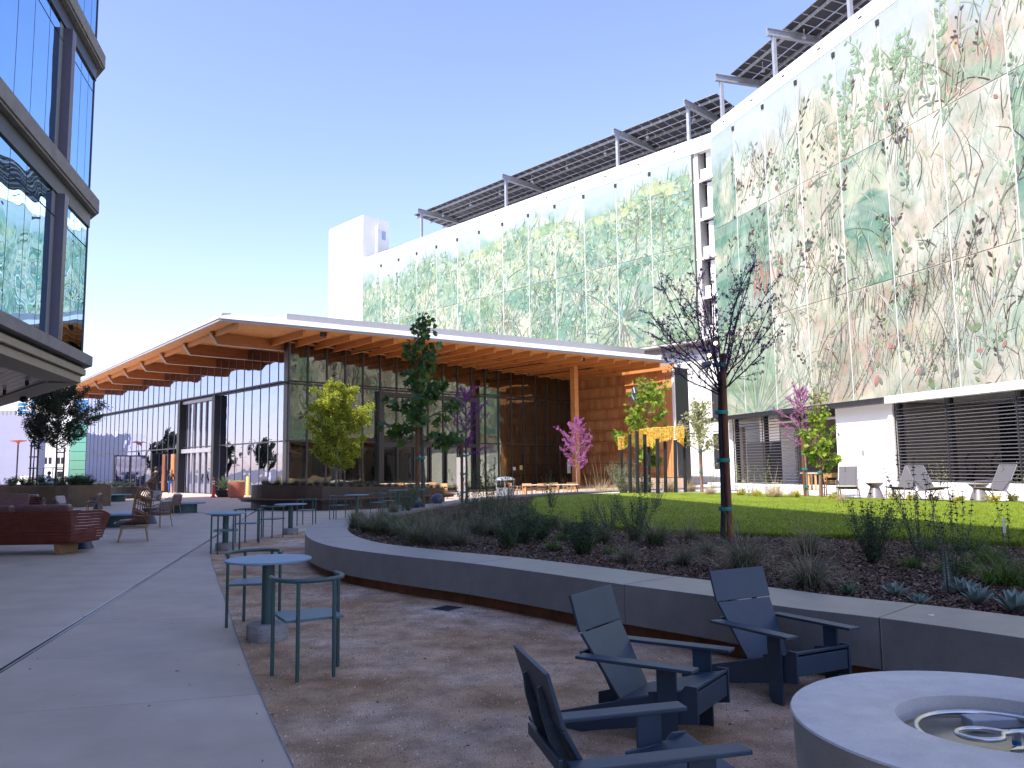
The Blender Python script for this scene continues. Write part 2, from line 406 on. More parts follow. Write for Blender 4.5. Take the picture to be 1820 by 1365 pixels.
def offset_line(pts, d):
    out = []; n = len(pts)
    for i in range(n):
        a = Vector(pts[max(i-1, 0)]); b = Vector(pts[min(i+1, n-1)])
        t = (b-a).normalized(); out.append((pts[i][0]-t.y*d, pts[i][1]+t.x*d))
    return out
def xy(v): return (v[0], v[1])

m = MB(); m.obox((-900, -300, -0.4), (1800, 0, 0), (0, 2200, 0), (0, 0, 0.37))
tag(m.build('ground', BASE), kind='structure')
m = MB(); m.obox((-70, -12, -0.03), (110, 0, 0), (0, 125, 0), (0, 0, 0.012))
plaza = tag(m.build('plaza_paving', CONC), kind='structure')

e1 = Vector((math.cos(rad(13.6)), math.sin(rad(13.6)), 0)); e2 = Vector((-e1.y, e1.x, 0))
O0 = G(0, 1192); O0.z = 0
v0 = (G(0, 1269)-O0).dot(e2)
SP = 1.65
rs = random.Random(5)
slabmats = [CONC]
slab_me = {}
for ci in range(-6, 3):
    for ri in range(-3, 25):
        u0, u1 = ci*4.95, ci*4.95+4.95
        if ci == 0: u0 += 0.035
        if ci == -1: u1 -= 0.035
        va, vb = v0+ri*SP, v0+(ri+1)*SP
        key = (round(u1-u0, 3))
        if key not in slab_me:
            mm = MB(); mm.obox((0.004, 0.004, -0.06), (u1-u0-0.008, 0, 0), (0, SP-0.008, 0), (0, 0, 0.06))
            o = mm.build('paving_slab', CONC, bevel=0.003)
            o.modifiers.clear()
            slab_me[key] = o.data; D.objects.remove(o)
        o = D.objects.new('paving_slab', slab_me[key]); COL.objects.link(o)
        q = O0+e1*u0+e2*va
        o.location = (q.x, q.y, rs.uniform(-0.0008, 0.0008)); o.rotation_euler = (0, 0, math.atan2(e1.y, e1.x)); o.parent = plaza
# slot drain along the slab seam
dr = thing('slot_drain', 'thin bright steel slot drain running diagonally across the grey concrete plaza', 'drain', (O0.x, O0.y, 0))
for nm, off in (('drain_edge', -0.031), ('drain_edge', 0.013)):
    m = MB(); m.obox(O0+e1*off-e2*7+Vector((0, 0, -0.03)), e1*0.014, e2*45, (0, 0, 0.034)); m.build(nm, STEEL, dr)
m = MB(); m.obox(O0-e1*0.016-e2*7+Vector((0, 0, -0.045)), e1*0.028, e2*45, (0, 0, 0.030)); m.build('drain_channel', STRIPG, dr)

# gravel court
gpx = [(545, 944), (505, 950), (440, 961), (400, 971), (376, 985), (384, 1020), (400, 1065), (427, 1145), (470, 1250), (523, 1365), (580, 1480)]
gp = smooth_poly([xy(G(x, y)) for x, y in gpx], 5)
gp += [(-0.6, 1.0), (0.5, -6), (25, -6), (25, 8), (9, 6), (2.5, 8.2), (-1.5, 13), (-3.2, 14.5)]
m = MB(); m.prism(gp, -0.03, 0.006)
gravel = tag(m.build('gravel_court', GRAV), kind='structure')
m = MB()
edge = gp[:51]
for i in range(len(edge)-1):
    a = Vector((*edge[i], 0)); b = Vector((*edge[i+1], 0)); t = (b-a).normalized(); nn = Vector((-t.y, t.x, 0))
    m.obox(a-nn*0.004-Vector((0, 0, 0.03)), b-a, nn*0.006, (0, 0, 0.0375))
m.build('gravel_edging', CONCB, gravel)
# loose grit lying on the court
rs = random.Random(11); m = MB(); cnt = 0
while cnt < 26000:
    Y = 2.6+rs.random()**1.5*12; X = rs.uniform(-3.4, 3.4)
    if not inpoly(X, Y, gp): continue
    r = rs.uniform(0.0015, 0.0045)*(1+Y*0.10); a = rs.uniform(0, 6.28)
    c, s_ = math.cos(a)*r, math.sin(a)*r; h = 0.006
    b = len(m.v)
    m.v += [(X+c, Y+s_, h), (X-s_, Y+c, h), (X-c, Y-s_, h), (X+s_, Y-c, h), (X, Y, h+r*0.9)]
    k = rs.choice((0, 0, 0, 0, 1, 1, 1, 2))
    for f in ((0, 1, 4), (1, 2, 4), (2, 3, 4), (3, 0, 4)):
        m.f.append(tuple(b+i for i in f)); m.mi.append(k)
    cnt += 1
GR1 = mat('grit_tan', (0.50, 0.34, 0.23), 0.9, var=0.2); GR2 = mat('grit_brown', (0.24, 0.125, 0.065), 0.9, var=0.2); GR3 = mat('grit_pale', (0.80, 0.70, 0.62), 0.9, var=0.1)
tag(m.build('gravel', [GR1, GR2, GR3]), 'loose tan granite grit scattered over the gravel court', 'gravel', kind='stuff')
# utility cover flush in the gravel
uc = thing('drain_cover', 'small dark square drain grate set flush in the gravel near the planter wall', 'drain grate', G(795, 1083))
q = G(795, 1083)
m = MB(); m.box(q.x, q.y, 0.006, 0.30, 0.30, 0.012, rz=-0.6); m.build('frame', GALV, uc)
for i in range(7):
    mm = MB(); M = Matrix.Rotation(-0.6, 3, 'Z'); c = M @ Vector((0, -0.12+i*0.04, 0)); mm.box(q.x+c.x, q.y+c.y, 0.014, 0.25, 0.018, 0.006, rz=-0.6); mm.build('grate_bar', STRIPG, uc)

# ------------------------------------------------------------------ raised planter
ZT = 0.5
opx = [(620, 919), (588, 924.5), (564, 930), (548, 937), (542, 945), (549, 956), (575, 967), (620, 976), (723, 989), (837, 1001), (1000, 1023), (1110, 1039), (1265, 1059), (1393, 1078), (1563, 1098), (1690, 1115), (1820, 1134)]
near = [xy(G(x, y, ZT)) for x, y in opx]
t_end = (Vector(near[-1])-Vector(near[-2])).normalized()
near += [tuple(Vector(near[-1])+t_end*1.6), tuple(Vector(near[-1])+t_end*3.6+Vector((0.35, -0.1)))]
back = [(-3.0, 23.2), (-2.3, 26.5), (-1.2, 29.7), (0.6, 32.6), (3.2, 35.2), (6.5, 37.6), (10.4, 40.2)]
outer = smooth_poly(list(reversed(back))+near, 7)
inner = offset_line(outer, 0.76)
def cum(pts):
    L = [0]
    for i in range(1, len(pts)): L.append(L[-1]+(Vector(pts[i])-Vector(pts[i-1])).length)
    return L
Lc = cum(outer)
def ppt(pts, s):
    for i in range(1, len(pts)):
        if Lc[i] >= s:
            t = (s-Lc[i-1])/max(1e-6, Lc[i]-Lc[i-1]); a, b = pts[i-1], pts[i]
            return (a[0]+(b[0]-a[0])*t, a[1]+(b[1]-a[1])*t)
    return pts[-1][:2]
tot = Lc[-1]
def s_of_px(x, y):
    q = G(x, y, ZT); best = min(range(len(outer)), key=lambda i: (outer[i][0]-q.x)**2+(outer[i][1]-q.y)**2); return Lc[best]
joints = sorted([s_of_px(649, 979), s_of_px(837, 1001), s_of_px(1110, 1039), s_of_px(1563, 1098)])
step = 2.45
js = list(joints); s = joints[0]-step
while s > 0.6: js.append(s); s -= step
s = joints[-1]+step
while s < tot-0.5: js.append(s); s += step
# split the long gaps
js = sorted(js+[0, tot]); js2 = [js[0]]
for a in js[1:]:
    g = a-js2[-1]
    if g > 3.6: js2 += [js2[-1]+g/2, a]
    else: js2.append(a)
pw = thing('planter_wall', 'long curved grey concrete seat wall around the raised planting bed', 'planter wall', (*near[4], 0))
for a, b in zip(js2[:-1], js2[1:]):
    n = max(2, int((b-a)/0.16)); m = MB()
    ss = [a+0.004+(b-a-0.008)*i/n for i in range(n+1)]
    po = [ppt(outer, s) for s in ss]; pi = [ppt(inner, s) for s in ss]
    vs = []; fs = []
    for i in range(n+1):
        for (p, z) in ((po[i], 0.14), (po[i], ZT), (pi[i], ZT), (pi[i], 0.14)): vs.append((p[0], p[1], z))
    for i in range(n):
        for k in range(4):
            k2 = (k+1) % 4; fs.append((i*4+k, (i+1)*4+k, (i+1)*4+k2, i*4+k2))
    fs.append((3, 2, 1, 0)); fs.append((n*4, n*4+1, n*4+2, n*4+3))
    m.add(vs, fs); o = m.build('wall_block', CONCW, pw, bevel=0.003)
m = MB()
co = offset_line(outer, 0.012); ci_ = offset_line(outer, 0.70)
for i in range(len(co)-1):
    m.prism([co[i], co[i+1], ci_[i+1], ci_[i]], 0.15, ZT-0.012)
m.build('joint_filler', JOINT, pw)
m = MB()
po = offset_line(outer, 0.10); pi = offset_line(outer, 0.5)
for i in range(len(po)-1):
    m.add([(po[i][0], po[i][1], 0), (po[i+1][0], po[i+1][1], 0), (po[i+1][0], po[i+1][1], 0.142), (po[i][0], po[i][1], 0.142)], [(0, 1, 2, 3)])
    m.add([(pi[i][0], pi[i][1], 0), (pi[i+1][0], pi[i+1][1], 0), (pi[i+1][0], pi[i+1][1], 0.142), (pi[i][0], pi[i][1], 0.142)], [(3, 2, 1, 0)])
m.build('recessed_plinth', RUST, pw)
# bed fill
bed = [tuple(p) for p in inner]+[(30, -3), (34, 20), (24, 45)]
MZ = 0.435
m = MB(); m.prism(bed, 0.0, MZ)
tag(m.build('planting_bed', MULCH), kind='structure')
# lawn
lpx_near = [(952, 884), (945, 891), (943, 900), (950, 912), (968, 921), (1018, 929), (1100, 937), (1200, 943), (1290, 946), (1400, 950), (1500, 952), (1600, 955), (1700, 959), (1820, 967)]
lpx_far = [(1820, 891.8), (1700, 888.5), (1540, 884.6), (1420, 879.5), (1310, 875.5), (1180, 875), (1080, 876.5), (1000, 879.5)]
LZ = 0.485
ln = smooth_poly([xy(G(x, y, LZ)) for x, y in lpx_near], 5); lf = smooth_poly([xy(G(x, y, LZ)) for x, y in lpx_far], 4)
lawn_poly = ln+[(16, 8), (24, 10), (26, 16)]+lf
m = MB(); m.prism(lawn_poly, MZ-0.02, LZ)
tag(m.build('lawn', LAWN), kind='structure')
# terrace paving beyond the lawn
ter = [(p[0]+0.25, p[1]+0.35) for p in lf[::-1]][:-1]+[(26, 17), (30, 20), (24, 45), (11, 46), (8.5, 40)]
m = MB(); m.prism(ter, MZ-0.02, 0.462)
tag(m.build('terrace_paving', mat('terrace_concrete', (0.62, 0.57, 0.53), 0.8, var=0.08, scale=1.5, bump=0.1)), kind='structure')
# turf blades: a fringe along the near edge and a scatter over the visible turf
rs = random.Random(3); m = MB()
def blade(m, X, Y, Z, h, w, mi):
    a = rs.uniform(0, 6.28); dx, dy = math.cos(a)*w, math.sin(a)*w; lx, ly = rs.uniform(-.4, .4)*h, rs.uniform(-.4, .4)*h
    b = len(m.v); m.v += [(X-dx, Y-dy, Z), (X+dx, Y+dy, Z), (X+lx, Y+ly, Z+h)]; m.f.append((b, b+1, b+2)); m.mi.append(mi)
for i in range(45000):
    t = rs.random(); px = 940+t*900; py = 886+rs.random()**0.8*90
    q = G(px, py, LZ)
    if inpoly(q.x, q.y, lawn_poly): blade(m, q.x, q.y, LZ, rs.uniform(.02, .045), rs.uniform(.003, .006)*(1+q.y*0.03), rs.choice((0, 0, 1)))
for i in range(14000):
    k = rs.randrange(len(ln)-1); t = rs.random(); a, b = ln[k], ln[k+1]
    blade(m, a[0]+(b[0]-a[0])*t+rs.uniform(-.05, .03), a[1]+(b[1]-a[1])*t+rs.uniform(-.05, .05), MZ, rs.uniform(.05, .10), .006, rs.choice((0, 1, 1)))
G1 = leaf_mat('turf_blade', (0.20, 0.27, 0.016), (0.25, 0.33, 0.022), 0.2); G2 = leaf_mat('turf_blade_dark', (0.10, 0.155, 0.012), (0.14, 0.20, 0.016), 0.2)
tag(m.build('grass', [G1, G2]), 'short dense green turf blades covering the lawn and its near edge', 'grass', kind='stuff')
# bark chips
rs = random.Random(8); m = MB(); cnt = 0
while cnt < 42000:
    px = rs.uniform(590, 1830); py = rs.uniform(900, 1140); q = G(px, py, MZ)
    if not inpoly(q.x, q.y, bed) or inpoly(q.x, q.y, lawn_poly): continue
    L = rs.uniform(.006, .020)*(1+q.y*0.04); w = L*rs.uniform(.2, .45)
    M = Matrix.Rotation(rs.uniform(0, 6.28), 3, 'Z') @ Matrix.Rotation(rs.uniform(-.6, .6), 3, 'X') @ Matrix.Rotation(rs.uniform(-.7, .7), 3, 'Y')
    c = Vector((q.x, q.y, MZ+rs.uniform(.004, .02))); b = len(m.v)
    for sx, sy in ((-1, -1), (1, -1), (1, 1), (-1, 1)): m.v.append(tuple(c+M @ Vector((sx*L, sy*w, 0))))
    m.f.append((b, b+1, b+2, b+3)); m.mi.append(rs.choice((0, 0, 0, 1, 1, 2))); cnt += 1
tag(m.build('bark_chips', [mat('chip_dark', (0.07, 0.04, 0.027), 0.9, var=0.3), mat('chip_mid', (0.14, 0.08, 0.052), 0.9, var=0.3), mat('chip_pale', (0.26, 0.18, 0.14), 0.9, var=0.2)]), 'loose shredded bark chips covering the raised bed', 'bark mulch', kind='stuff')

# ================================================================== PAVILION
dL = yd(-43.5); dF = yd(46.5)
Cq = P(511, 700, 49); C0 = Vector((Cq.x, Cq.y, 0))
Z3 = Vector((0, 0, 1))
def PV(f, l, z=0.0): return C0+dF*f+dL*l+Z3*z
Aq = G(391, 570, 9.9); A0 = Vector((Aq.x, Aq.y, 0))
Bq = G(1184, 644, 9.3); B0 = Vector((Bq.x, Bq.y, 0))
Eq = G(106, 695, 9.9); E0 = Vector((Eq.x, Eq.y, 0))
def zso(x, y):
    return 9.9-0.0189*((x-A0.x)*dF.x+(y-A0.y)*dF.y)
pav = thing('pavilion', 'glass-walled timber pavilion with a broad orange wood overhanging roof behind the plaza', 'building', C0)
RB = B0+dL*46; EB = E0+dF*32
rpoly = [xy(A0), xy(B0), xy(RB), xy(EB), xy(E0)]
m = MB(); m.prism(rpoly, zso, lambda x, y: zso(x, y)+0.18); m.build('roof_soffit', SOFW, pav)
# fascia: dark lower lip, pale sloped face
def fascia(a, b, name, out):
    a = Vector(a); b = Vector(b); t = (b-a).normalized(); n = Vector((t.y, -t.x, 0))*out
    m = MB(); za, zb = zso(a.x, a.y), zso(b.x, b.y)
    m.plate([a+Z3*(za-0.02), b+Z3*(zb-0.02), b+Z3*(zb+0.12), a+Z3*(za+0.12)], n*0.05); m.build(name+'_lip', GREYM, pav)
    m = MB()
    pa = [(0.02, 0.12), (0.10, 0.13), (-0.12, 0.46), (-0.6, 0.50), (-0.6, 0.12)]
    va = [a+n*x+Z3*(za+z) for x, z in pa]; vb = [b+n*x+Z3*(zb+z) for x, z in pa]; k = len(pa)
    fs = [(i, (i+1) % k, k+(i+1) % k, k+i) for i in range(k)]+[tuple(range(k-1, -1, -1)), tuple(range(k, 2*k))]
    m.add(va+vb, fs); o = m.build(name, FASCIA, pav)
    bm_fix(o)
def bm_fix(o):
    import bmesh
    bm = bmesh.new(); bm.from_mesh(o.data); bmesh.ops.recalc_face_normals(bm, faces=bm.faces); bm.to_mesh(o.data); bm.free()
fascia(A0, B0, 'front_fascia', 1)
fascia(E0, A0, 'side_fascia', 1)
fascia(B0, RB, 'end_fascia', 1)
m = MB(); m.prism([xy(A0+dL*1.0+dF*.5), xy(B0-dF*.3+dL*.5), xy(RB-dF*.5), xy(EB), xy(E0+dF*.8)], lambda x, y: zso(x, y)+.17, lambda x, y: zso(x, y)+.44); m.build('roof_deck', WHITE2, pav)
# upper roof step
ua = G(510, 557, 11.2); ub = G(1145, 620, 11.2); ua.z = ub.z = 0
m = MB(); m.prism([xy(ua), xy(ub), xy(ub+dL*20), xy(ua+dL*20)], 10.0, 11.2); m.build('upper_roof_step', mat('step_grey_metal', (0.36, 0.35, 0.38), 0.5, var=0.05), pav)
# glulam joists over the front glazing
def front_l(f):
    # distance along -dL from glass line to roof edge
    p = PV(f, 0); ab = B0-A0; d = -dL
    den = d.x*ab.y-d.y*ab.x; w = A0-p
    return (w.x*ab.y-w.y*ab.x)/den
JS = 1.372
for i in range(-1, 20):
    f = 0.45+i*JS
    Lm = front_l(f)-0.45
    a = PV(f, 0.6); b = PV(f, -Lm); m = MB(); h = 0.46
    za, zb = zso(a.x, a.y), zso(b.x, b.y); w = dF*0.15
    m.plate([a+Z3*(za-h), b+Z3*(zb-h+0.10), b+Z3*(zb+0.01), a+Z3*(za+0.01)], w); j = m.build('roof_joist', GLU, pav)
    if i > 4:
        mm = MB()
        for r in range(2):
            for c in range(3):
                q = PV(f, -Lm*0.55-0.16*c, zso(a.x, a.y)-0.22-0.15*r)-dF*0.012
                mm.obox(q, -dL*0.06, Z3*0.06, dF*0.01)
        mm.build('bolt_plate', BLACKM, j)
# deep fins over the side glazing
for k in range(9):
    l = 0.55+5.15*k
    a = PV(0.6, l); out = A0-C0; fo = -(out.dot(dF))-0.75
    # local eave distance
    ea = (E0-A0).normalized(); p = PV(0, l); w = A0-p; d = -dF; den = d.x*ea.y-d.y*ea.x; fo = (w.x*ea.y-w.y*ea.x)/den-0.7
    b = PV(-fo, l); zt = zso(b.x, b.y)
    m = MB(); m.plate([a+Z3*9.14, b+dF*0.42+Z3*9.14, b+Z3*(zt-.14), b+Z3*(zt+.01), a+Z3*(zso(a.x, a.y)+.01)], dL*0.26); fn = m.build('roof_fin', GLUD, pav)
    m = MB(); m.plate([b+dF*0.42+Z3*9.12, b+Z3*(zt-.14), b-dF*0.03+Z3*(zt-.14), b+dF*0.39+Z3*9.12], dL*0.262); m.build('fin_end_cap', mat('fin_cap_grey', (0.30, 0.26, 0.25), 0.5, var=0.05), fn)
    m = MB(); m.obox(b+dF*0.42+Z3*9.115, a-b-dF*0.42, dL*0.262, Z3*0.022); m.build('fin_edge_trim', mat('fin_trim', (0.50, 0.42, 0.36), 0.6, var=0.05), fn)
# eave beams continuing under the side edge
m = MB(); a = A0+dF*0.9; b = E0+dF*0.9
m.plate([a+Z3*(zso(a.x, a.y)-.3), b+Z3*(zso(b.x, b.y)-.3), b+Z3*zso(b.x, b.y), a+Z3*zso(a.x, a.y)], dF*.16); m.build('eave_beam', GLU, pav)
# front glazing: 19 bays, 3 rows
GE = 26.1
def ztop(f): return 9.58-0.0245*f
rowz = [(0.04, 3.38), (3.46, 6.98)]
for i in range(19):
    f0, f1 = i*JS+0.03, (i+1)*JS-0.03
    for (za, zb) in rowz:
        m = MB(); m.obox(PV(f0, 0.0, za), dF*(f1-f0), dL*0.02, Z3*(zb-za)); m.build('glass_pane', GLP, pav)
    m = MB(); m.plate([PV(f0, 0, 7.06), PV(f1, 0, 7.06), PV(f1, 0, ztop(f1)), PV(f0, 0, ztop(f0))], dL*0.02); m.build('glass_pane', GLP, pav)
for i in range(20):
    f = i*JS
    m = MB(); m.plate([PV(f-.05, 0.42, 0), PV(f-.05, -0.05, 0), PV(f-.05, -0.05, ztop(f)), PV(f-.05, 0.42, ztop(f))], dF*0.11); m.build('mullion', DARKF, pav)
for z, h, dpt in ((6.98, .08, .18), (7.16, .05, .22), (3.38, .08, .1)):
    m = MB(); m.obox(PV(0.03, -dpt, z), dF*(GE-.06), dL*(dpt+.03), Z3*h); m.build('transom', DARKF, pav)
m = MB(); m.plate([PV(0, -.1, ztop(0)), PV(GE, -.1, ztop(GE)), PV(GE, -.1, ztop(GE)+.5), PV(0, -.1, ztop(0)+.5)], dL*.35); m.build('head_beam', GLU, pav)
m = MB(); m.tube([PV(0, -.25, ztop(0)+.13), PV(GE, -.25, ztop(GE)+.13)], .06, 8); m.build('sprinkler_pipe', BLACKM, pav)
for f in (4.2, 9.0, 16.5, 21.0):
    m = MB(); L2 = front_l(f)*.75; zz = zso(*xy(PV(f, -L2)))-.5
    m.tube([PV(f, -.25, ztop(f)+.13), PV(f, -.25, zz), PV(f, -L2, zz)], .035, 6); m.build('branch_pipe', BLACKM, pav)
for f in (0.2, 7.2, 14.2, 19.0, 24.2):
    L2 = front_l(f)*.86; q = PV(f+.1, -L2); m = MB(); m.box(q.x, q.y, zso(q.x, q.y)-.13, .24, .24, .24, rz=0.8); m.build('soffit_lamp', BLACKM, pav)
# portal around the front doors
fp0 = pl(674, 790, C0, dF)[1]; fp1 = pl(845, 790, C0, dF)[1]
for f in (fp0, fp1):
    m = MB(); m.obox(PV(f-.2, -.3, 0), dF*.4, dL*.36, Z3*6.9); m.build('portal_post', DARKF, pav)
m = MB(); m.obox(PV(fp0+.2, -.28, 6.55), dF*(fp1-fp0-.4), dL*.26, Z3*.3); m.build('portal_head', DARKF, pav)
m = MB(); m.obox(PV(fp0+.2, -.28, 3.1), dF*(fp1-fp0-.4), dL*.26, Z3*.26); m.build('portal_head', DARKF, pav)
nf = 6
for i in range(1, nf):
    f = fp0+(fp1-fp0)*i/nf; m = MB(); m.obox(PV(f-.06, -.14, 0), dF*.12, dL*.13, Z3*3.1); m.build('door_stile', DARKF, pav)
# side glazing: 34 bays
SE = 42.0; SS = 1.235
for i in range(34):
    l0, l1 = i*SS+.03, (i+1)*SS-.03
    for (za, zb) in rowz+[(7.06, 9.72)]:
        m = MB(); m.obox(PV(0, l0, za), dL*(l1-l0), dF*.02, Z3*(zb-za)); m.build('glass_pane', GLL, pav)
for i in range(35):
    l = i*SS; m = MB(); m.obox(PV(-.03, l-.02, 0), dF*.2, dL*.035, Z3*9.72); m.build('mullion', mat('lavender_grey_mullion', (.10, .10, .14), .4), pav)
for z, h, dpt in ((6.98, .08, .12), (3.38, .08, .1)):
    m = MB(); m.obox(PV(-dpt, 0.03, z), dL*(SE-.06), dF*(dpt+.03), Z3*h); m.build('transom', DARKF, pav)
m = MB()
for dd in (.14, .42): m.obox(PV(-dd-.05, 0, 7.08), dL*SE, dF*.05, Z3*.07)
for i in range(70): m.obox(PV(-.42, i*.6, 7.09), dL*.05, dF*.3, Z3*.05)
m.build('sunshade_ladder', DARKF, pav)
for x in (326, 388):
    l = pl(x, 800, C0, dL)[1]; m = MB(); m.obox(PV(-.45, l-.22, 0), dF*.5, dL*.44, Z3*7.0); m.build('door_portal_post', BLACKM, pav)
la = pl(388, 800, C0, dL)[1]; lb = pl(326, 800, C0, dL)[1]
m = MB(); m.obox(PV(-.25, la+.22, 3.0), dF*.24, dL*(lb-la-.44), Z3*.3); m.build('door_head', GREYM, pav)
m = MB(); m.obox(PV(-.25, la+.22, 6.75), dF*.24, dL*(lb-la-.44), Z3*.2); m.build('door_head', GREYM, pav)
for i in range(1, 6):
    l = la+(lb-la)*i/6; m = MB(); m.obox(PV(-.1, l-.05, 0), dF*.09, dL*.1, Z3*6.75); m.build('door_stile', GREYM, pav)
# an open glass door leaf and its frame further along
for x0 in (300, 231):
    l = pl(x0, 850, C0, dL)[1]; q = PV(-1.3, l)
    pass
    m = MB()
    for o_, a_, b_ in (((-1.35, 0), .09, 3.1), ((-.1, 0), .09, 3.1)): m.obox(PV(o_[0], l, 0), dF*a_, dL*.07, Z3*b_)
    m.obox(PV(-1.35, l, 3.0), dF*1.34, dL*.07, Z3*.1); m.obox(PV(-1.35, l, 0.0), dF*1.34, dL*.07, Z3*.12)
    fr = m.build('open_door_leaf', BLACKM, pav)
    m = MB(); m.obox(PV(-1.26, l+.02, .12), dF*1.16, dL*.02, Z3*2.88); m.build('glass_pane', GLL, fr)
m = MB(); l = pl(308, 850, C0, dL)[1]; m.obox(PV(-.1, l-.3, 0), dF*.2, dL*.6, Z3*3.0); m.build('wood_door_jamb', CEDAR, pav)
# interior
m = MB(); m.prism([xy(PV(.1, .1)), xy(PV(27, .1)), xy(PV(27, 41.5)), xy(PV(.1, 41.5))], -.02, .02); m.build('interior_floor', mat('interior_floor', (0.16, 0.13, 0.11), 0.35, var=0.1, scale=1), pav)
m = MB(); m.obox(PV(2.5, 11, 0), dF*24.5, dL*.3, Z3*9.2); m.build('interior_wall', INW, pav)
m = MB(); m.obox(PV(4, 7.0, 3.1), dF*22.5, dL*.3, Z3*.9); m.build('gallery_edge', CEDAR, pav)
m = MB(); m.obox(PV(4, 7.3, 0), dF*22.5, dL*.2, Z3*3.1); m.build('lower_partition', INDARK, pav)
m = MB(); m.obox(PV(26.9, .3, 0), dF*.25, dL*38, Z3*9.0); m.build('interior_wall', INW, pav)
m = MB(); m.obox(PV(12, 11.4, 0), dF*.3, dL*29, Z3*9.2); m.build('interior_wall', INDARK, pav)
for x in (520, 575, 888, 940, 985):
    f = pl(x, 760, C0+dL*1.2, dF)[1]; m = MB(); m.obox(PV(f, 1.1, 0), dF*.5, dL*.5, Z3*9.2); m.build('interior_column', GLU, pav)
for l in (6, 12, 18, 24, 30, 36):
    m = MB(); m.obox(PV(1.3, l, 0), dF*.5, dL*.5, Z3*9.3); m.build('interior_column', GLU, pav)
for x0, x1 in ((602, 620), (627, 648)):
    f0 = pl(x0, 850, C0+dL*2.5, dF)[1]; f1 = pl(x1, 850, C0+dL*2.5, dF)[1]; m = MB(); m.obox(PV(f0, 2.5, 0), dF*(f1-f0), dL*.6, Z3*1.3); m.build('reception_desk', BEIGE, pav)
for x0, x1, z0, z1 in ((713, 730, .5, 3.0), (862, 871, .6, 5.8), (885, 895, 1.0, 6.6)):
    f0 = pl(x0, 800, C0+dL*3.0, dF)[1]; f1 = pl(x1, 800, C0+dL*3.0, dF)[1]; m = MB(); m.obox(PV(f0, 3.0, z0), dF*(f1-f0), dL*.2, Z3*(z1-z0)); m.build('white_banner', CEMW, pav)
for (x, y, w, h, mt) in ((914, 833, .28, .26, WHITE2), (926, 831, .3, .34, YELP), (1011, 831, .42, .95, WHITE2)):
    q, f = pl(x, y, C0-dL*.08, dF); m = MB(); m.obox(PV(f-w/2, -.09, q.z-h/2), dF*w, dL*.02, Z3*h); m.build('door_notice', mt, pav)
# glulam column at the open corner
cq = P(1021, 700, 59.0)
m = MB(); m.obox(Vector((cq.x-.3, cq.y, 0)), dF*.42, dL*-.42, Z3*(zso(cq.x, cq.y)-.3)); m.build('timber_column', GLU, pav)
# cedar end wall
WI = PV(27.15, 0.4); wl_ = 10.2
rs = random.Random(21); nrow = 10; ncol = 20
ws = [rs.uniform(.6, 1.3) for _ in range(ncol)]; sm = sum(ws); ws = [w*(wl_-.9)/sm for w in ws]
m = MB(); m.obox(WI+dF*.06, -dL*wl_, dF*.25, Z3*9.15); m.build('cedar_backing', mat('cedar_shadow_gap', (0.10, 0.04, 0.02), 0.9), pav)
zt = 9.05
for r in range(nrow):
    ws = [rs.uniform(.5, 1.0) for _ in range(26)]; sm = sum(ws); ws = [w*(wl_-.9)/sm for w in ws]
    z0 = r*zt/nrow; z1 = (r+1)*zt/nrow-.10; x = 0.0
    for w in ws:
        m = MB(); d_ = rs.uniform(.0, .05); m.obox(WI-dL*(x+.012)-dF*d_+Z3*(z0+.01), -dL*(w-.024), dF*.09, Z3*(z1-z0)); m.build('cedar_board', rs.choice((CEDAR, CEDAR, CEDAR2, CEDAR3)), pav); x += w
    m = MB(); m.obox(WI-dF*.22+Z3*z1, -dL*(wl_-.9), dF*.3, Z3*.085); m.build('cedar_rail', GLU, pav)
for k in range(3):
    m = MB(); m.obox(WI-dL*(wl_-.88+k*.3)-dF*.05+Z3*0, -dL*.27, dF*.35, Z3*9.1); m.build('end_trim', CEDAR, pav)
we = WI-dL*(wl_)
m = MB(); m.obox(we-dL*.06-dF*.06, dF*1.9, -dL*.12, Z3*9.15); m.build('end_cladding', mat('charcoal_cladding', (0.035, 0.033, 0.038), 0.6, var=0.1), pav)
m = MB(); m.obox(we-dL*.02-dF*.12, dF*.14, -dL*.2, Z3*9.15); m.build('end_edge', WHITE2, pav)

# scattered dry leaf litter on the paving and seat wall
rs = random.Random(55); m = MB()
for i in range(170):
    Y = 2.5+rs.random()**1.6*20; X = rs.uniform(-.62, .5)*Y; z = .007
    L = rs.uniform(.008, .022)*(1+Y*.03); a = rs.uniform(0, 6.28); c, s_ = math.cos(a)*L, math.sin(a)*L; w = rs.uniform(.25, .5)
    b = len(m.v); m.v += [(X-c, Y-s_, z+.001), (X+s_*w, Y-c*w, z+.006), (X+c, Y+s_, z+.003), (X-s_*w, Y+c*w, z+.001)]; m.f.append((b, b+1, b+2, b+3)); m.mi.append(rs.choice((0, 0, 1)))
tag(m.build('leaf_litter', [mat('litter_dark', (.03, .022, .018), .9), mat('litter_tan', (.22, .14, .08), .9)]), 'tiny dry leaves and debris scattered on the plaza and gravel', 'leaf litter', kind='stuff')
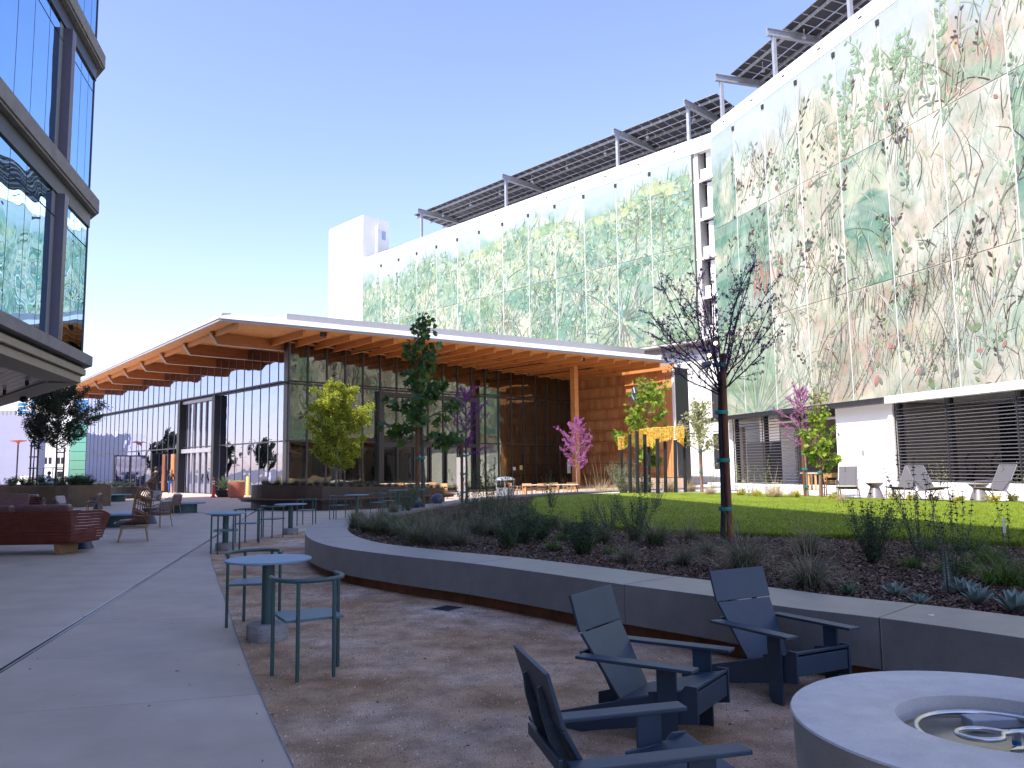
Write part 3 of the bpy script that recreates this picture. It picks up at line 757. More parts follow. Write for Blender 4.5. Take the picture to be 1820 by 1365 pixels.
# ================================================================== GARAGE
Kq = P(1264, 232, 64.5); K0 = Vector((Kq.x, Kq.y, 0)); dR = yd(180-17.3)
nL = Vector((-dL.y, dL.x, 0));  nL = nL if nL.dot(-K0) > 0 else -nL
nR = Vector((-dR.y, dR.x, 0));  nR = nR if nR.dot(-K0) > 0 else -nR
gar = thing('parking_garage', 'tall white parking garage covered with a green botanical mural and carrying solar panels', 'parking garage', K0)
LT = 29.6
def mural_mat(name, cols, seed):
    m = D.materials.new(name); m.use_nodes = True
    n, l = nt(m); b = n['Principled BSDF']; b.inputs['Roughness'].default_value = 0.75; b.inputs['Specular IOR Level'].default_value = 0.2
    tc = n.new('ShaderNodeTexCoord')
    def noise(sc, det, st=(1, 1, 1), dist=0.0, loc=0):
        mp = n.new('ShaderNodeMapping'); mp.inputs['Scale'].default_value = st; mp.inputs['Location'].default_value = (loc, loc*.7, 0)
        l.new(tc.outputs['Object'], mp.inputs[0])
        z = n.new('ShaderNodeTexNoise'); z.inputs['Scale'].default_value = sc; z.inputs['Detail'].default_value = det; z.inputs['Distortion'].default_value = dist
        l.new(mp.outputs[0], z.inputs['Vector']); return z
    def ramp(src, stops):
        r = n.new('ShaderNodeValToRGB'); e = r.color_ramp.elements
        e[0].position = stops[0][0]; e[0].color = (*stops[0][1], 1); e[1].position = stops[-1][0]; e[1].color = (*stops[-1][1], 1)
        for p_, c in stops[1:-1]:
            k = e.new(p_); k.color = (*c, 1)
        l.new(src, r.inputs['Fac']); return r
    def mix(a, b_, f, mode='MIX'):
        x = n.new('ShaderNodeMix'); x.data_type = 'RGBA'; x.blend_type = mode
        if isinstance(f, float): x.inputs[0].default_value = f
        else: l.new(f, x.inputs[0])
        l.new(a, x.inputs[6]); l.new(b_, x.inputs[7]); return x.outputs[2]
    st = 0.30
    a = noise(0.13, 6, (1, 1, 1.5), 0.5, seed)
    base = ramp(a.outputs['Fac'], [(0.30, cols[0]), (0.42, cols[1]), (0.50, cols[2]), (0.58, cols[3]), (0.70, cols[4])])
    b1 = noise(0.55, 8, (1, 1, 0.55), 1.0, seed+3)
    tex = ramp(b1.outputs['Fac'], [(0.3, (0.66, 0.80, 0.72)), (0.5, (1.0, 1.0, 0.98)), (0.7, (1.28, 1.24, 1.18))])
    c = mix(base.outputs[0], tex.outputs[0], 1.0, 'MULTIPLY')
    b2 = noise(2.3, 6, (1, 1, 0.35), 2.5, seed+9)
    t2 = ramp(b2.outputs['Fac'], [(0.36, (0.55, 0.72, 0.62)), (0.46, (1, 1, 1)), (0.60, (1, 1, 1)), (0.72, (1.25, 1.2, 1.15))])
    c = mix(c, t2.outputs[0], 0.5, 'MULTIPLY')
    # pale wash near the top (painted sky)
    sx = n.new('ShaderNodeSeparateXYZ'); l.new(tc.outputs['Object'], sx.inputs[0])
    wob = noise(0.25, 3, (1, 1, 0), 0, seed+5)
    ma = n.new('ShaderNodeMath'); ma.operation = 'MULTIPLY_ADD'; l.new(wob.outputs['Fac'], ma.inputs[0]); ma.inputs[1].default_value = 7.0; l.new(sx.outputs['Z'], ma.inputs[2])
    mr = n.new('ShaderNodeMapRange'); l.new(ma.outputs[0], mr.inputs['Value']); mr.inputs['From Min'].default_value = 28.6; mr.inputs['From Max'].default_value = 30.6
    mm_ = n.new('ShaderNodeMath'); mm_.operation = 'MULTIPLY'; l.new(mr.outputs[0], mm_.inputs[0]); mm_.inputs[1].default_value = 0.8
    skyc = n.new('ShaderNodeRGB'); skyc.outputs[0].default_value = (0.33, 0.39, 0.40, 1)
    c = mix(c, skyc.outputs[0], mm_.outputs[0])
    # printed mesh reads a little paler where a floor slab stands right behind it
    md = n.new('ShaderNodeMath'); md.operation = 'MODULO'; l.new(sx.outputs['Z'], md.inputs[0]); md.inputs[1].default_value = 3.6
    gt = n.new('ShaderNodeMath'); gt.operation = 'GREATER_THAN'; l.new(md.outputs[0], gt.inputs[0]); gt.inputs[1].default_value = 2.3
    m3 = n.new('ShaderNodeMath'); m3.operation = 'MULTIPLY'; l.new(gt.outputs[0], m3.inputs[0]); m3.inputs[1].default_value = 0.16
    wc = n.new('ShaderNodeRGB'); wc.outputs[0].default_value = (0.48, 0.48, 0.43, 1)
    c = mix(c, wc.outputs[0], m3.outputs[0])
    l.new(c, b.inputs['Base Color'])
    return m
mint = (0.24, 0.325, 0.235); teal = (0.11, 0.215, 0.165); cream = (0.40, 0.40, 0.30); sage = (0.155, 0.215, 0.13); pink = (0.35, 0.26, 0.205); grey = (0.27, 0.27, 0.24)
MUA = mural_mat('mural_wash_green', (teal, sage, mint, cream, teal), 1.3)
MUB = mural_mat('mural_wash_teal', (mint, cream, teal, mint, grey), 7.7)
MUC = mural_mat('mural_wash_rose', (cream, pink, cream, grey, mint), 4.1)
MUD = mural_mat('mural_wash_sage', (sage, teal, mint, cream, sage), 12.9)
pale_ = (0.46, 0.46, 0.39); tan_ = (0.41, 0.36, 0.29)
MUE = mural_mat('mural_wash_pale', (mint, pale_, tan_, pale_, cream), 6.2)
MUF = mural_mat('mural_wash_tan', (pale_, tan_, cream, pink, mint), 9.4)
def wallbox(A, d, n, s0, s1, z0, z1, o0, o1, name, mt, par, bevel=0):
    """box on a wall plane: s along d, o outward along n"""
    m = MB(); m.obox(A+d*s0+n*o0+Z3*z0, d*(s1-s0), n*(o1-o0), Z3*(z1-z0)); return m.build(name, mt, par, bevel=bevel)
# bodies
wallbox(K0, dL, nL, 2.1, 53.8, 12.15, 29.0, -22, -0.30, 'upper_body', CONCG, gar)
wallbox(K0, dL, nL, -0.2, 53.8, 0, 12.15, -22, -1.35, 'lower_body', WHITE, gar)
wallbox(K0, dR, nR, 0.2, 62, 5.0, 29.2, -20, -0.30, 'upper_body', CONCG, gar)
wallbox(K0, dR, nR, 3.0, 62, 0, 5.0, -20, -1.35, 'lower_body', WHITE, gar)
# projecting soffit slab under the left mural
wallbox(K0, dL, nL, 0.6, 53.8, 12.0, 12.15, -1.4, 0.0, 'soffit_slab', CONCG, gar)
wallbox(K0, dL, nL, 0.6, 53.8, 11.1, 12.0, -1.40, -1.2, 'beam_band', mat('soffit_beam_grey', (0.40, 0.39, 0.40), 0.8, var=0.04), gar)
# lower wall panels and slot openings at the corner
zrow = [0.0, 4.35, 8.3, 11.1]
cols_ = [(-0.2, 0.8), (0.8, 1.9), (1.9, 3.6), (3.6, 5.3), (5.3, 8.0)]
for zi in range(3):
    for ci, (a, b) in enumerate(cols_):
        if ci == 1 and zi < 2: 
            wallbox(K0, dL, nL, a+.02, b-.02, zrow[zi]+.1, zrow[zi]+1.2, -1.36, -1.27, 'wall_panel', WHITE, gar)
            continue
        wallbox(K0, dL, nL, a+.02, b-.02, zrow[zi]+.02, zrow[zi+1]-.02, -1.36, -1.22, 'wall_panel', WHITE, gar)
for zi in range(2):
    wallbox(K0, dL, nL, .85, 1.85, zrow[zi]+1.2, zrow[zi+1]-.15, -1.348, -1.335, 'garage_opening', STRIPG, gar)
# corner slot between the murals
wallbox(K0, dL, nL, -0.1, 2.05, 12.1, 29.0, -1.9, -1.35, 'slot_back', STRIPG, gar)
for k in range(5):
    zf = 12.15+3.42*k
    wallbox(K0, dL, nL, 0.1, 0.95, zf, zf+3.3, -1.33, -.55, 'slot_pier', WHITE, gar)
    wallbox(K0, dL, nL, 0.95, 1.5, zf, zf+1.15, -1.0, -.45, 'slot_parapet', WHITE, gar)
    m = MB(); base = K0+Z3*zf
    m.plate([base+dL*2.1-nL*1.3, base+dL*2.1-nL*.25, base+dL*1.4-nL*.28, base+dL*.75-nL*.10, base+dL*.0+nL*.06, base-nL*1.3], Z3*.2); m.build('slot_floor', WHITE, gar)
wallbox(K0, dL, nL, 1.62, 2.1, 12.1, 29.0, -1.3, -.28, 'slot_jamb', CONCG, gar)
# coping band
def coping(A, d, n, s0, s1, step, z0, z1, o):
    s = s0
    while s < s1-.01:
        e = min(s1, s+step); wallbox(A, d, n, s+.015, e-.015, z0, z1, -.6, o, 'coping_block', WHITE, gar)
        wallbox(A, d, n, s+step*.45, min(e, s+step*.45+.30), z0+(z1-z0)*.55, z0+(z1-z0)*.55+.07, o-.02, o+.04, 'scupper', BLACKM, gar); s = e
coping(K0, dL, nL, 1.9, 53.8, 3.93, 28.45, 29.75, 0.0)
coping(K0, dR, nR, 0.0, 62, 3.95, 29.2, 30.35, 0.0)
wallbox(K0, dL, nL, -.25, 1.88, 28.45, 29.75, -.6, -.06, 'coping_block', WHITE, gar)
# murals
seamL = [2.08, 2.61, 6.54, 10.49, 14.5, 18.4, 22.25, 26.24, 30.11, 33.95, 37.85, 41.78, 45.6, 49.5, 53.8]
seamL = seamL[0:1]+seamL[2:]
seamR = [-.26, 3.25, 7.25, 11.2, 15.15, 19.15, 23.3, 27.5, 31.5, 35.5, 39.5, 43.5, 47.5, 51.5]
mural = thing('botanical_mural', 'huge painted mural of green washes, branches, leaves and fan palms on the garage walls', 'mural', K0+nL*.1)
panels = {}
rs = random.Random(31)
MUS = [MUA, MUB, MUC, MUD]
rowsL = [(12.2, 20.37), (20.41, 28.4)]; rowsR = [(5.0, 12.52), (12.56, 21.22), (21.26, 29.15)]
def pickmat(side, i, r):
    if side == 'L': return [MUA, MUB, MUA, MUD][(i+r) % 4]
    if r == 0: return [MUA, MUA, MUE, MUF, MUF, MUF, MUE, MUD][min(i, 7)]
    if r == 1: return [MUD, MUB, MUE, MUF, MUB, MUE, MUE, MUB][i % 8]
    return [MUB, MUE, MUE, MUF, MUE, MUE, MUF, MUE][i % 8]
for side, A, d, n, seams, rows in (('L', K0, dL, nL, seamL, rowsL), ('R', K0, dR, nR, seamR, rowsR)):
    for i in range(len(seams)-1):
        for r, (za, zb) in enumerate(rows):
            o = wallbox(A, d, n, seams[i]+.025, seams[i+1]-.025, za, zb, -.05, 0.0, 'mural_panel', pickmat(side, i, r), mural)
            # panel meshes use world-aligned coordinates through the parent offset so washes run on across panels
            panels[(side, i, r)] = (o, seams[i]+.03, seams[i+1]-.03, za+.03, zb-.03)
    for i in range(1, len(seams)-1):
        zt_ = rows[-1][1]
        wallbox(A, d, n, seams[i]-.12, seams[i]+.12, zt_-.62, zt_-.30, .0, .10, 'panel_bracket', STRIPG, mural)
        wallbox(A, d, n, seams[i]-.02, seams[i]+.02, rows[0][0], zt_, -.045, .012, 'seam_cable', WHITE2, mural)
# painted strokes
TINT = {}
def tint_(name, c):
    TINT[name] = mat('paint_'+name, c, 0.8, var=0.22, scale=1.4, spec=0.1)
tint_('umber', (0.081, 0.062, 0.054)); tint_('grey', (0.166, 0.166, 0.147)); tint_('deep', (0.094, 0.170, 0.122)); tint_('leaf', (0.200, 0.290, 0.176)); tint_('moss', (0.166, 0.217, 0.118))
tint_('lime', (0.310, 0.362, 0.206)); tint_('teal', (0.144, 0.258, 0.220)); tint_('pale', (0.410, 0.424, 0.353)); tint_('white', (0.466, 0.445, 0.392)); tint_('rose', (0.326, 0.164, 0.138)); tint_('ochre', (0.333, 0.258, 0.127)); tint_('aqua', (0.278, 0.372, 0.342)); tint_('mistg', (0.289, 0.341, 0.264))
TN = list(TINT.keys()); TM = [TINT[k] for k in TN]
paint = {k: MB() for k in panels}
def find(side, s, z):
    for (sd, i, r), (o, s0, s1, z0, z1) in panels.items():
        if sd == side and s0 <= s <= s1 and z0 <= z <= z1: return (sd, i, r)
    return None
wallof = {'L': (K0, dL, nL), 'R': (K0, dR, nR)}
def polyg(side, pts, tn, off):
    cs = sum(p[0] for p in pts)/len(pts); cz = sum(p[1] for p in pts)/len(pts)
    k = find(side, cs, cz)
    if k is None: return
    o, s0, s1, z0, z1 = panels[k]
    A, d, n = wallof[side]; mb = paint[k]
    b = len(mb.v); q = []
    for s, z in pts:
        s = min(max(s, s0), s1); z = min(max(z, z0), z1)
        w = A+d*s+n*off; mb.v.append((w.x, w.y, z)); q.append(len(mb.v)-1)
    mb.f.append(tuple(q)); mb.mi.append(TN.index(tn))
def leafp(side, s, z, L, w, ang, tn, off):
    c, sn = math.cos(ang), math.sin(ang); pts = []
    for t, u in ((0, 0), (.2, .7), (.5, 1), (.8, .65), (1, 0), (.8, -.65), (.5, -1), (.2, -.7)):
        x, y = L*t, w*u*.5; pts.append((s+x*c-y*sn, z+x*sn+y*c))
    polyg(side, pts, tn, off)
def stroke(side, s, z, L, ang, curv, w, tn, off, seg=7, hook=0.0, leaves=None):
    pts = [(s, z)]; a = ang; st = L/seg
    for i in range(seg):
        a += curv/seg+hook*math.sin(i*1.7)/seg; pts.append((pts[-1][0]+st*math.cos(a), pts[-1][1]+st*math.sin(a)))
    for i in range(seg):
        w0 = w*(1-i/seg)**.7*(.6 if i == 0 else 1); w1 = w*(1-(i+1)/seg)**.7+.004
        dx, dy = pts[i+1][0]-pts[i][0], pts[i+1][1]-pts[i][1]; L_ = math.hypot(dx, dy)+1e-6; nx, ny = -dy/L_, dx/L_
        polyg(side, [(pts[i][0]+nx*w0/2, pts[i][1]+ny*w0/2), (pts[i][0]-nx*w0/2, pts[i][1]-ny*w0/2), (pts[i+1][0]-nx*w1/2, pts[i+1][1]-ny*w1/2), (pts[i+1][0]+nx*w1/2, pts[i+1][1]+ny*w1/2)], tn, off)
    return pts
OFF = [0.003]
def noff():
    OFF[0] = 0.003+rs.random()*0.035; return OFF[0]
def sprig(side, s, z, L, ang, sc, stem, leafc, nl=10, w=.05):
    o = noff(); pts = stroke(side, s, z, L, ang, rs.uniform(-.9, .9), w*sc, stem, o, 9, rs.uniform(-1.2, 1.2))
    for i in range(nl):
        t = rs.uniform(.15, 1); k = min(int(t*9), 8); p, q = pts[k], pts[k+1]; a = math.atan2(q[1]-p[1], q[0]-p[0])
        sd = rs.choice((-1, 1)); off2 = rs.uniform(.02, .22)*sc
        a2 = a+sd*rs.uniform(.4, 1.1)
        leafp(side, p[0]+math.cos(a2)*off2, p[1]+math.sin(a2)*off2, rs.uniform(.22, .5)*sc, rs.uniform(.12, .2)*sc, a2, leafc if rs.random() < .8 else stem, noff())
def feather(side, s, z, L, ang, sc, c):
    o = noff(); pts = stroke(side, s, z, L, ang, rs.uniform(-.8, .8), .035*sc, c, o, 10)
    for k in range(2, 10):
        p, q = pts[k], pts[k+1]; a = math.atan2(q[1]-p[1], q[0]-p[0])
        for sd in (-1, 1): stroke(side, p[0], p[1], .28*sc*(1.2-k/11), a+sd*.7, 0, .022*sc, c, o+.0005*sd+.001, 2)
def tuft(side, s, z, n, L, sc, cs, spread=.5, w=.04):
    for i in range(n):
        stroke(side, s+rs.uniform(-1, 1)*.35*sc, z+rs.uniform(-.4, .4)*sc, L*rs.uniform(.5, 1.1), PI/2+rs.uniform(-spread, spread), rs.uniform(-.7, .7), w*sc*rs.uniform(.5, 1.3), rs.choice(cs), noff(), 6)
def fan(side, s, z, R, cs, n=30, w=.11, a0=-2.7, a1=5.8):
    for i in range(n):
        a = a0+(a1-a0)*i/n+rs.uniform(-.05, .05); stroke(side, s+math.cos(a)*R*.07, z+math.sin(a)*R*.07, R*rs.uniform(.75, 1.1), a, rs.uniform(-.25, .25), w*R/3, rs.choice(cs), noff(), 5)
def blob(side, s, z, r, tn, rag=.35, n=14):
    pts = []
    for i in range(n):
        a = 2*PI*i/n; q = r*(1+rs.uniform(-rag, rag)); pts.append((s+q*math.cos(a)*1.3, z+q*math.sin(a)))
    for i in range(n):
        polyg(side, [(s, z), pts[i], pts[(i+1) % n]], tn, OFF[0])
def dab(side, s, z, r, tn):
    noff(); leafp(side, s, z, r*2, r*rs.uniform(.6, 1.3), rs.uniform(0, 6.28), tn, OFF[0])
# left wall: dense small dabbed foliage
for i in range(6500):
    s = rs.uniform(2.2, 53.6); z = 12.3+rs.random()**.85*14.6
    if z > 26.3+1.2*math.sin(s*.35): continue
    c = rs.choice(('mistg', 'leaf', 'teal', 'teal', 'lime', 'pale', 'mistg', 'teal', 'deep', 'mistg', 'leaf'))
    if rs.random() < .55: dab('L', s, z, rs.uniform(.10, .30), c)
    else: stroke('L', s, z, rs.uniform(.5, 1.7), PI/2+rs.uniform(-.8, .8), rs.uniform(-.9, .9), rs.uniform(.05, .13), c, noff(), 4)
for i in range(110):
    s = rs.uniform(2.5, 53); z = rs.uniform(12.5, 25); sprig('L', s, z, rs.uniform(1.2, 2.8), PI/2+rs.uniform(-.7, .7), rs.uniform(.7, 1.2), rs.choice(('umber', 'deep', 'grey')), rs.choice(('leaf', 'deep', 'lime', 'teal')), 9)
for i in range(70):
    s = rs.uniform(10, 50); z = rs.uniform(13, 22); stroke('L', s, z, rs.uniform(2, 4.5), rs.uniform(.3, 2.6), rs.uniform(-1.4, 1.4), .09, rs.choice(('umber', 'grey')), noff(), 9, 1.0)
for i in range(60):
    tuft('L', rs.uniform(3, 50), rs.uniform(12.3, 18), 9, 2.4, 1.2, ('white', 'pale', 'deep', 'mistg'), .5, .06)
for (x, y, R, cs) in ((1035, 520, 2.7, ('deep', 'grey', 'teal')), (1108, 570, 4.2, ('grey', 'mistg', 'deep')), (900, 570, 2.6, ('moss', 'grey'))):
    q, s = pl(x, y, K0, dL); fan('L', s, q.z, R, cs, 38)
for (x, y, H_, sp) in ((1178, 400, 4.5, 3.0), (1130, 408, 3.6, 2.5)):
    q, s = pl(x, y+10, K0, dL); z0 = q.z-1
    stroke('L', s, z0-1, H_+2, PI/2, .1, .22, 'grey', noff(), 8)
    for i in range(18):
        a = rs.uniform(.2, 2.9); stroke('L', s, z0+rs.uniform(.5, H_*.7), rs.uniform(1.2, sp), a, rs.uniform(-.6, .6), .08, 'grey', noff(), 6)
    for i in range(260):
        a = rs.uniform(0, 6.28); r = sp*math.sqrt(rs.random()); dab('L', s+r*math.cos(a)*1.1, z0+H_*.65+r*math.sin(a)*.75, rs.uniform(.10, .24), rs.choice(('leaf', 'moss', 'leaf', 'lime', 'deep')))
for i in range(120):   # hill line near the top
    s = 3+i*.3; z = 26.0+.9*math.sin(s*.33)+.4*math.sin(s*1.1)
    if rs.random() < .8:
        noff(); blob('L', s, z-.5, rs.uniform(.25, .6), rs.choice(('lime', 'mistg', 'leaf')), .3, 9)
# right wall: bigger brushwork
for i in range(1900):
    s = rs.uniform(-.2, 40); z = 5.2+rs.random()*21.5; big = .6+min(1, max(0, s)/30)*.6
    c = rs.choice(('mistg', 'pale', 'aqua', 'lime', 'mistg', 'grey', 'pale', 'mistg'))
    if s < 8 and z > 14 and z < 22: c = rs.choice(('teal', 'deep', 'mistg', 'aqua'))
    stroke('R', s, z, rs.uniform(.6, 2.2), PI/2+rs.uniform(-.6, .6), rs.uniform(-.7, .7), rs.uniform(.04, .12)*big, c, noff(), 4)
for i in range(120):
    s = rs.uniform(2, 36); z = rs.uniform(6, 25); c = rs.choice(('leaf', 'leaf', 'moss', 'grey', 'umber', 'deep', 'lime'))
    sprig('R', s, z, rs.uniform(1.6, 3.4), PI/2+rs.uniform(-.6, .6), rs.uniform(.8, 1.15), rs.choice(('umber', 'umber', 'grey', 'leaf')), c, 12, .06)
for i in range(90):
    s = rs.uniform(8, 38); z = rs.uniform(5.3, 25); stroke('R', s, z, rs.uniform(1.5, 4.2), rs.uniform(.4, 2.7), rs.uniform(-1.6, 1.6), rs.uniform(.04, .11), rs.choice(('umber', 'umber', 'grey')), noff(), 10, rs.uniform(-2, 2))
for i in range(26):
    s = rs.uniform(9, 36); z = rs.uniform(5.5, 14); a_ = rs.uniform(.7, 2.1); c_ = rs.choice(('umber', 'umber', 'grey'))
    for j in range(rs.randrange(4, 8)): feather('R', s+j*.42+rs.uniform(-.1, .1), z+rs.uniform(-.5, .5), rs.uniform(1.8, 3.6), a_+rs.uniform(-.12, .12), rs.uniform(.8, 1.1), c_)
for i in range(22):
    s = rs.uniform(3, 36); z = rs.uniform(6, 24); a_ = rs.uniform(1.0, 2.1); cv = rs.uniform(-1.2, 1.2)
    for j in range(9): stroke('R', s+j*.25, z+rs.uniform(-.4, .4), rs.uniform(1.2, 3.2), a_+rs.uniform(-.15, .15), cv, .05, rs.choice(('umber', 'grey', 'deep')), noff(), 8, .5)
for i in range(240):
    s = rs.uniform(3, 16); z = rs.uniform(15, 24); dab('R', s, z, rs.uniform(.08, .26), rs.choice(('leaf', 'leaf', 'moss', 'umber', 'grey')))
for i in range(60): dab('R', rs.uniform(6, 36), rs.uniform(14, 27), rs.uniform(.12, .3), rs.choice(('leaf', 'leaf', 'rose', 'ochre', 'moss')))
for i in range(30): stroke('R', rs.uniform(4.5, 8.5), rs.uniform(14.2, 16), rs.uniform(1, 2), PI/2+rs.uniform(-.4, .4), 0, rs.uniform(.08, .2), 'rose', noff(), 4)
for i in range(26): sprig('R', rs.uniform(14, 24), rs.uniform(20, 27), rs.uniform(1.5, 3.5), PI/2+rs.uniform(-.4, .4), 1.1, 'leaf', 'leaf', 14, .08)
for i in range(40): tuft('R', rs.uniform(8, 36), rs.uniform(5.2, 10), 9, 3.0, 1.1, ('umber', 'grey', 'pale', 'white', 'mistg'), .4, .04)
q, s = pl(1345, 728, K0, dR); fan('R', s, 5.2, 5.8, ('mistg', 'teal', 'mistg', 'leaf'), 30, .10, .1, 3.05)
for i in range(60): dab('R', rs.uniform(17, 26), rs.uniform(5.3, 9), rs.uniform(.15, .4), rs.choice(('rose', 'grey', 'moss', 'mistg')))
for k, mb in paint.items():
    if mb.f:
        o = mb.build('painted_strokes', TM, panels[k][0]); o['kind'] = 'stuff'

# lift tower at the far end
lt = K0+dL*53.85
m = MB()
for z0, z1 in ((0, 12), (12.03, 18.3), (18.33, 24.3), (24.33, 30.3), (30.33, 35.8)):
    m = MB(); m.obox(lt+nL*.05+Z3*z0, dL*8.8, -nL*4.2, Z3*(z1-z0)); m.build('tower_block', WHITE, gar)
wallbox(lt, dL, nL, .05, 8.75, 0, 35.7, -4.1, -.05, 'tower_core', GREYM, gar)
m = MB(); a = lt-nL*2.1-dL*.2; m.obox(a+Z3*29.5, dL*.18, -nL*.35, Z3*5.2); m.obox(a+Z3*34.2, -dL*.15, -nL*.6, Z3*.8); m.build('downpipe', WHITE2, gar)
m = MB(); m.obox(lt-nL*3.0-dL*.02+Z3*33, -dL*.03, -nL*.6, Z3*1.2); m.build('tower_window', mat('pale_blue_pane', (.30, .42, .60), .3, var=.05), gar)
m = MB(); m.obox(lt-nL*3.6-dL*4+Z3*30, dL*4, -nL*.3, Z3*1.6); m.build('stair_screen', BLACKM, gar)
# solar canopies on the roof deck
pv_me = {}
def canopy(A, d, n, s0, s1, posts, zt, lab, depth=5, slope=-.09, pz=30.0):
    c = thing('solar_canopy', lab, 'solar canopy', A+d*s0+Z3*pz, group='solar canopies on the garage roof')
    mw, ml = 1.05, 2.08
    if 'pv' not in pv_me:
        mm = MB(); mm.obox((0, 0, 0), (1.0, 0, 0), (0, 2.02, 0), (0, 0, .03), 0)
        for i in range(1, 6): mm.obox((i*.1667-.006, .03, -.004), (.012, 0, 0), (0, 1.96, 0), (0, 0, .006), 1)
        for j in range(1, 10): mm.obox((.03, j*.202-.006, -.003), (.94, 0, 0), (0, .012, 0), (0, 0, .005), 1)
        for (x, y, a, b) in ((0, -.0, 1.0, .03), (0, 1.99, 1.0, .03)): mm.obox((x, y, -.01), (a, 0, 0), (0, b, 0), (0, 0, .05), 2)
        for (x, y, a, b) in ((-.0, 0, .03, 2.02), (.97, 0, .03, 2.02)): mm.obox((x, y, -.011), (a, 0, 0), (0, b, 0), (0, 0, .052), 2)
        o = mm.build('solar_panel', [PVB, mat('cell_line', (.10, .09, .10), .6), GALV]); pv_me['pv'] = o.data; D.objects.remove(o)
    k = 0; s = s0
    ang = math.atan2(d.y, d.x); flip = (Z3.cross(d)).dot(-n) < 0
    while s < s1-mw:
        for j in range(depth):
            o = D.objects.new('solar_panel', pv_me['pv']); COL.objects.link(o)
            jj = (j+1) if flip else j
            q = A+d*s-n*(1.3)-n*(ml*jj)
            zz = zt+slope*(ml*jj)
            o.location = Vector((q.x, q.y, zz))-c.location; o.rotation_euler = (-math.atan(slope) if flip else math.atan(slope), 0, ang); o.parent = c
        s += mw
    for o_ in (1.9, 4.0, 6.1, 8.2, 10.3):
        m = MB(); m.obox(A+d*(s0)-n*o_+Z3*(zt-.26+slope*(o_-1.3)), d*(s1-s0), n*-.12, Z3*.22); m.build('purlin', GALV, c)
    for sp in posts:
        m = MB(); m.obox(A+d*(sp-.13)-n*.15+Z3*28.9, d*.26, -n*.26, Z3*(zt-.86-28.9)); m.build('post', GALV, c)
        m = MB(); zb = zt-.86
        m.obox(A+d*(sp-.15)+n*.3+Z3*zb, d*.3, -n*12, Z3*.05); m.obox(A+d*(sp-.15)+n*.3+Z3*(zb+.52), d*.3, -n*12, Z3*.05); m.obox(A+d*(sp-.03)+n*.3+Z3*(zb+.05), d*.06, -n*12, Z3*.47)
        m.build('beam', GALV, c)
        m = MB(); m.box(*(xy(A+d*sp-n*.28)), zb-.02, .34, .34, .03, rz=ang); m.build('base_plate', GALV, c)
    m = MB()
    s = s0+3
    while s < s1-1: 
        p_ = A+d*s-n*2.4; m.tube([p_+Z3*(zt-.3), p_+Z3*(zt-1.0)], .03, 5); m.box(p_.x, p_.y, zt-1.05, .25, .25, .12); s += 5.2
    m.build('canopy_lamp', GALV, c)
    return c
canopy(K0, dL, nL, .2, 44.6, (2.4, 10.35, 25.9, 41.2), 33.75, 'long solar canopy over the left wing of the garage roof, seen from underneath')
canopy(K0, dR, nR, 1.2, 34, (1.4, 8.6, 16.6, 24.6, 32), 34.5, 'solar canopy over the right wing of the garage roof')

# ================================================================== PODIUM TERRACE BUILDING
dP = yd(-17.3); PB = P(1820, 677, 27); PB0 = Vector((PB.x, PB.y, 0)); nP = Vector((-dP.y, dP.x, 0)); nP = nP if nP.dot(-PB0) > 0 else -nP
pod = thing('podium_building', 'low terrace building with louvred bays and flat canopy under the right mural', 'building', PB0)
def tp(x, y=780): return pl(x, y, PB0, dP)[1]
t1590, t1487, t1420, t1357, t1305, t1255 = tp(1588), tp(1487), tp(1420), tp(1357), tp(1305), tp(1256, 745)
m = MB(); m.obox(PB0+dP*-14+nP*.35+Z3*4.03, dP*(t1590+14), -nP*12, Z3*.30); m.build('white_canopy', WHITE2, pod)
for t in (-10, -6, -2.5, 1.0, 4.5):
    m = MB(); m.obox(PB0+dP*t+nP*.352+Z3*4.031, dP*.35, nP*.004, Z3*.298); m.build('canopy_joint_plate', LW, pod)
m = MB(); m.obox(PB0+dP*t1590+nP*.1+Z3*4.13, dP*(t1255-t1590), -nP*11.5, Z3*.20); m.obox(PB0+dP*(t1590)+nP*.5+Z3*4.06, dP*(t1255-t1590+.3), -nP*.8, Z3*.12); m.build('dark_canopy', DARKF, pod)
wallbox(PB0, dP, nP, t1590-.02, t1487, .4, 4.12, -.35, 0, 'white_wall', LW, pod)
wallbox(PB0, dP, nP, t1487, t1487+.3, .4, 4.1, -5, -.36, 'alcove_side_wall', LW, pod)
wallbox(PB0, dP, nP, t1590-.4, t1590-.1, .4, 4.0, -7, -.36, 'gym_side_wall', BEIGE, pod)
wallbox(PB0, dP, nP, -14, t1590-.05, .4, .80, -.4, .06, 'white_curb', LW, pod)
wallbox(PB0, dP, nP, t1487, t1255, .4, .56, -.5, .1, 'white_curb', LW, pod)
# louvre bays
slat_me = {}
def louvre(t0, t1, z0, z1, st, posts):
    nsl = int((z1-z0)/st)
    for i in range(nsl):
        z = z0+i*st
        m = MB(); a = PB0+dP*t0-nP*.06+Z3*z
        m.obox(a, dP*(t1-t0), nP*.09, Z3*.030+nP*.0); m.build('louvre_slat', LSL, pod)
    for t in posts: wallbox(PB0, dP, nP, t-.07, t+.07, .5, 4.1, -.30, -.10, 'louvre_post', DARKF, pod)
    for t in posts: wallbox(PB0, dP, nP, t-.02, t+.02, .5, 4.1, .032, .06, 'louvre_rail', DARKF, pod)
tA, tB, tC = tp(1686), tp(1813), tp(1590)
louvre(tA, tC-.08, .84, 4.0, .132, (tC-.15, tA))
louvre(tB, tA-.02, .84, 4.0, .132, (tB,))
louvre(-6, tB-.02, .84, 4.0, .132, (-6,))
louvre(t1420+.1, t1357, .60, 4.05, .15, (t1420+.1, t1357))
louvre(t1357+.02, t1305, .60, 4.05, .15, (t1305,))
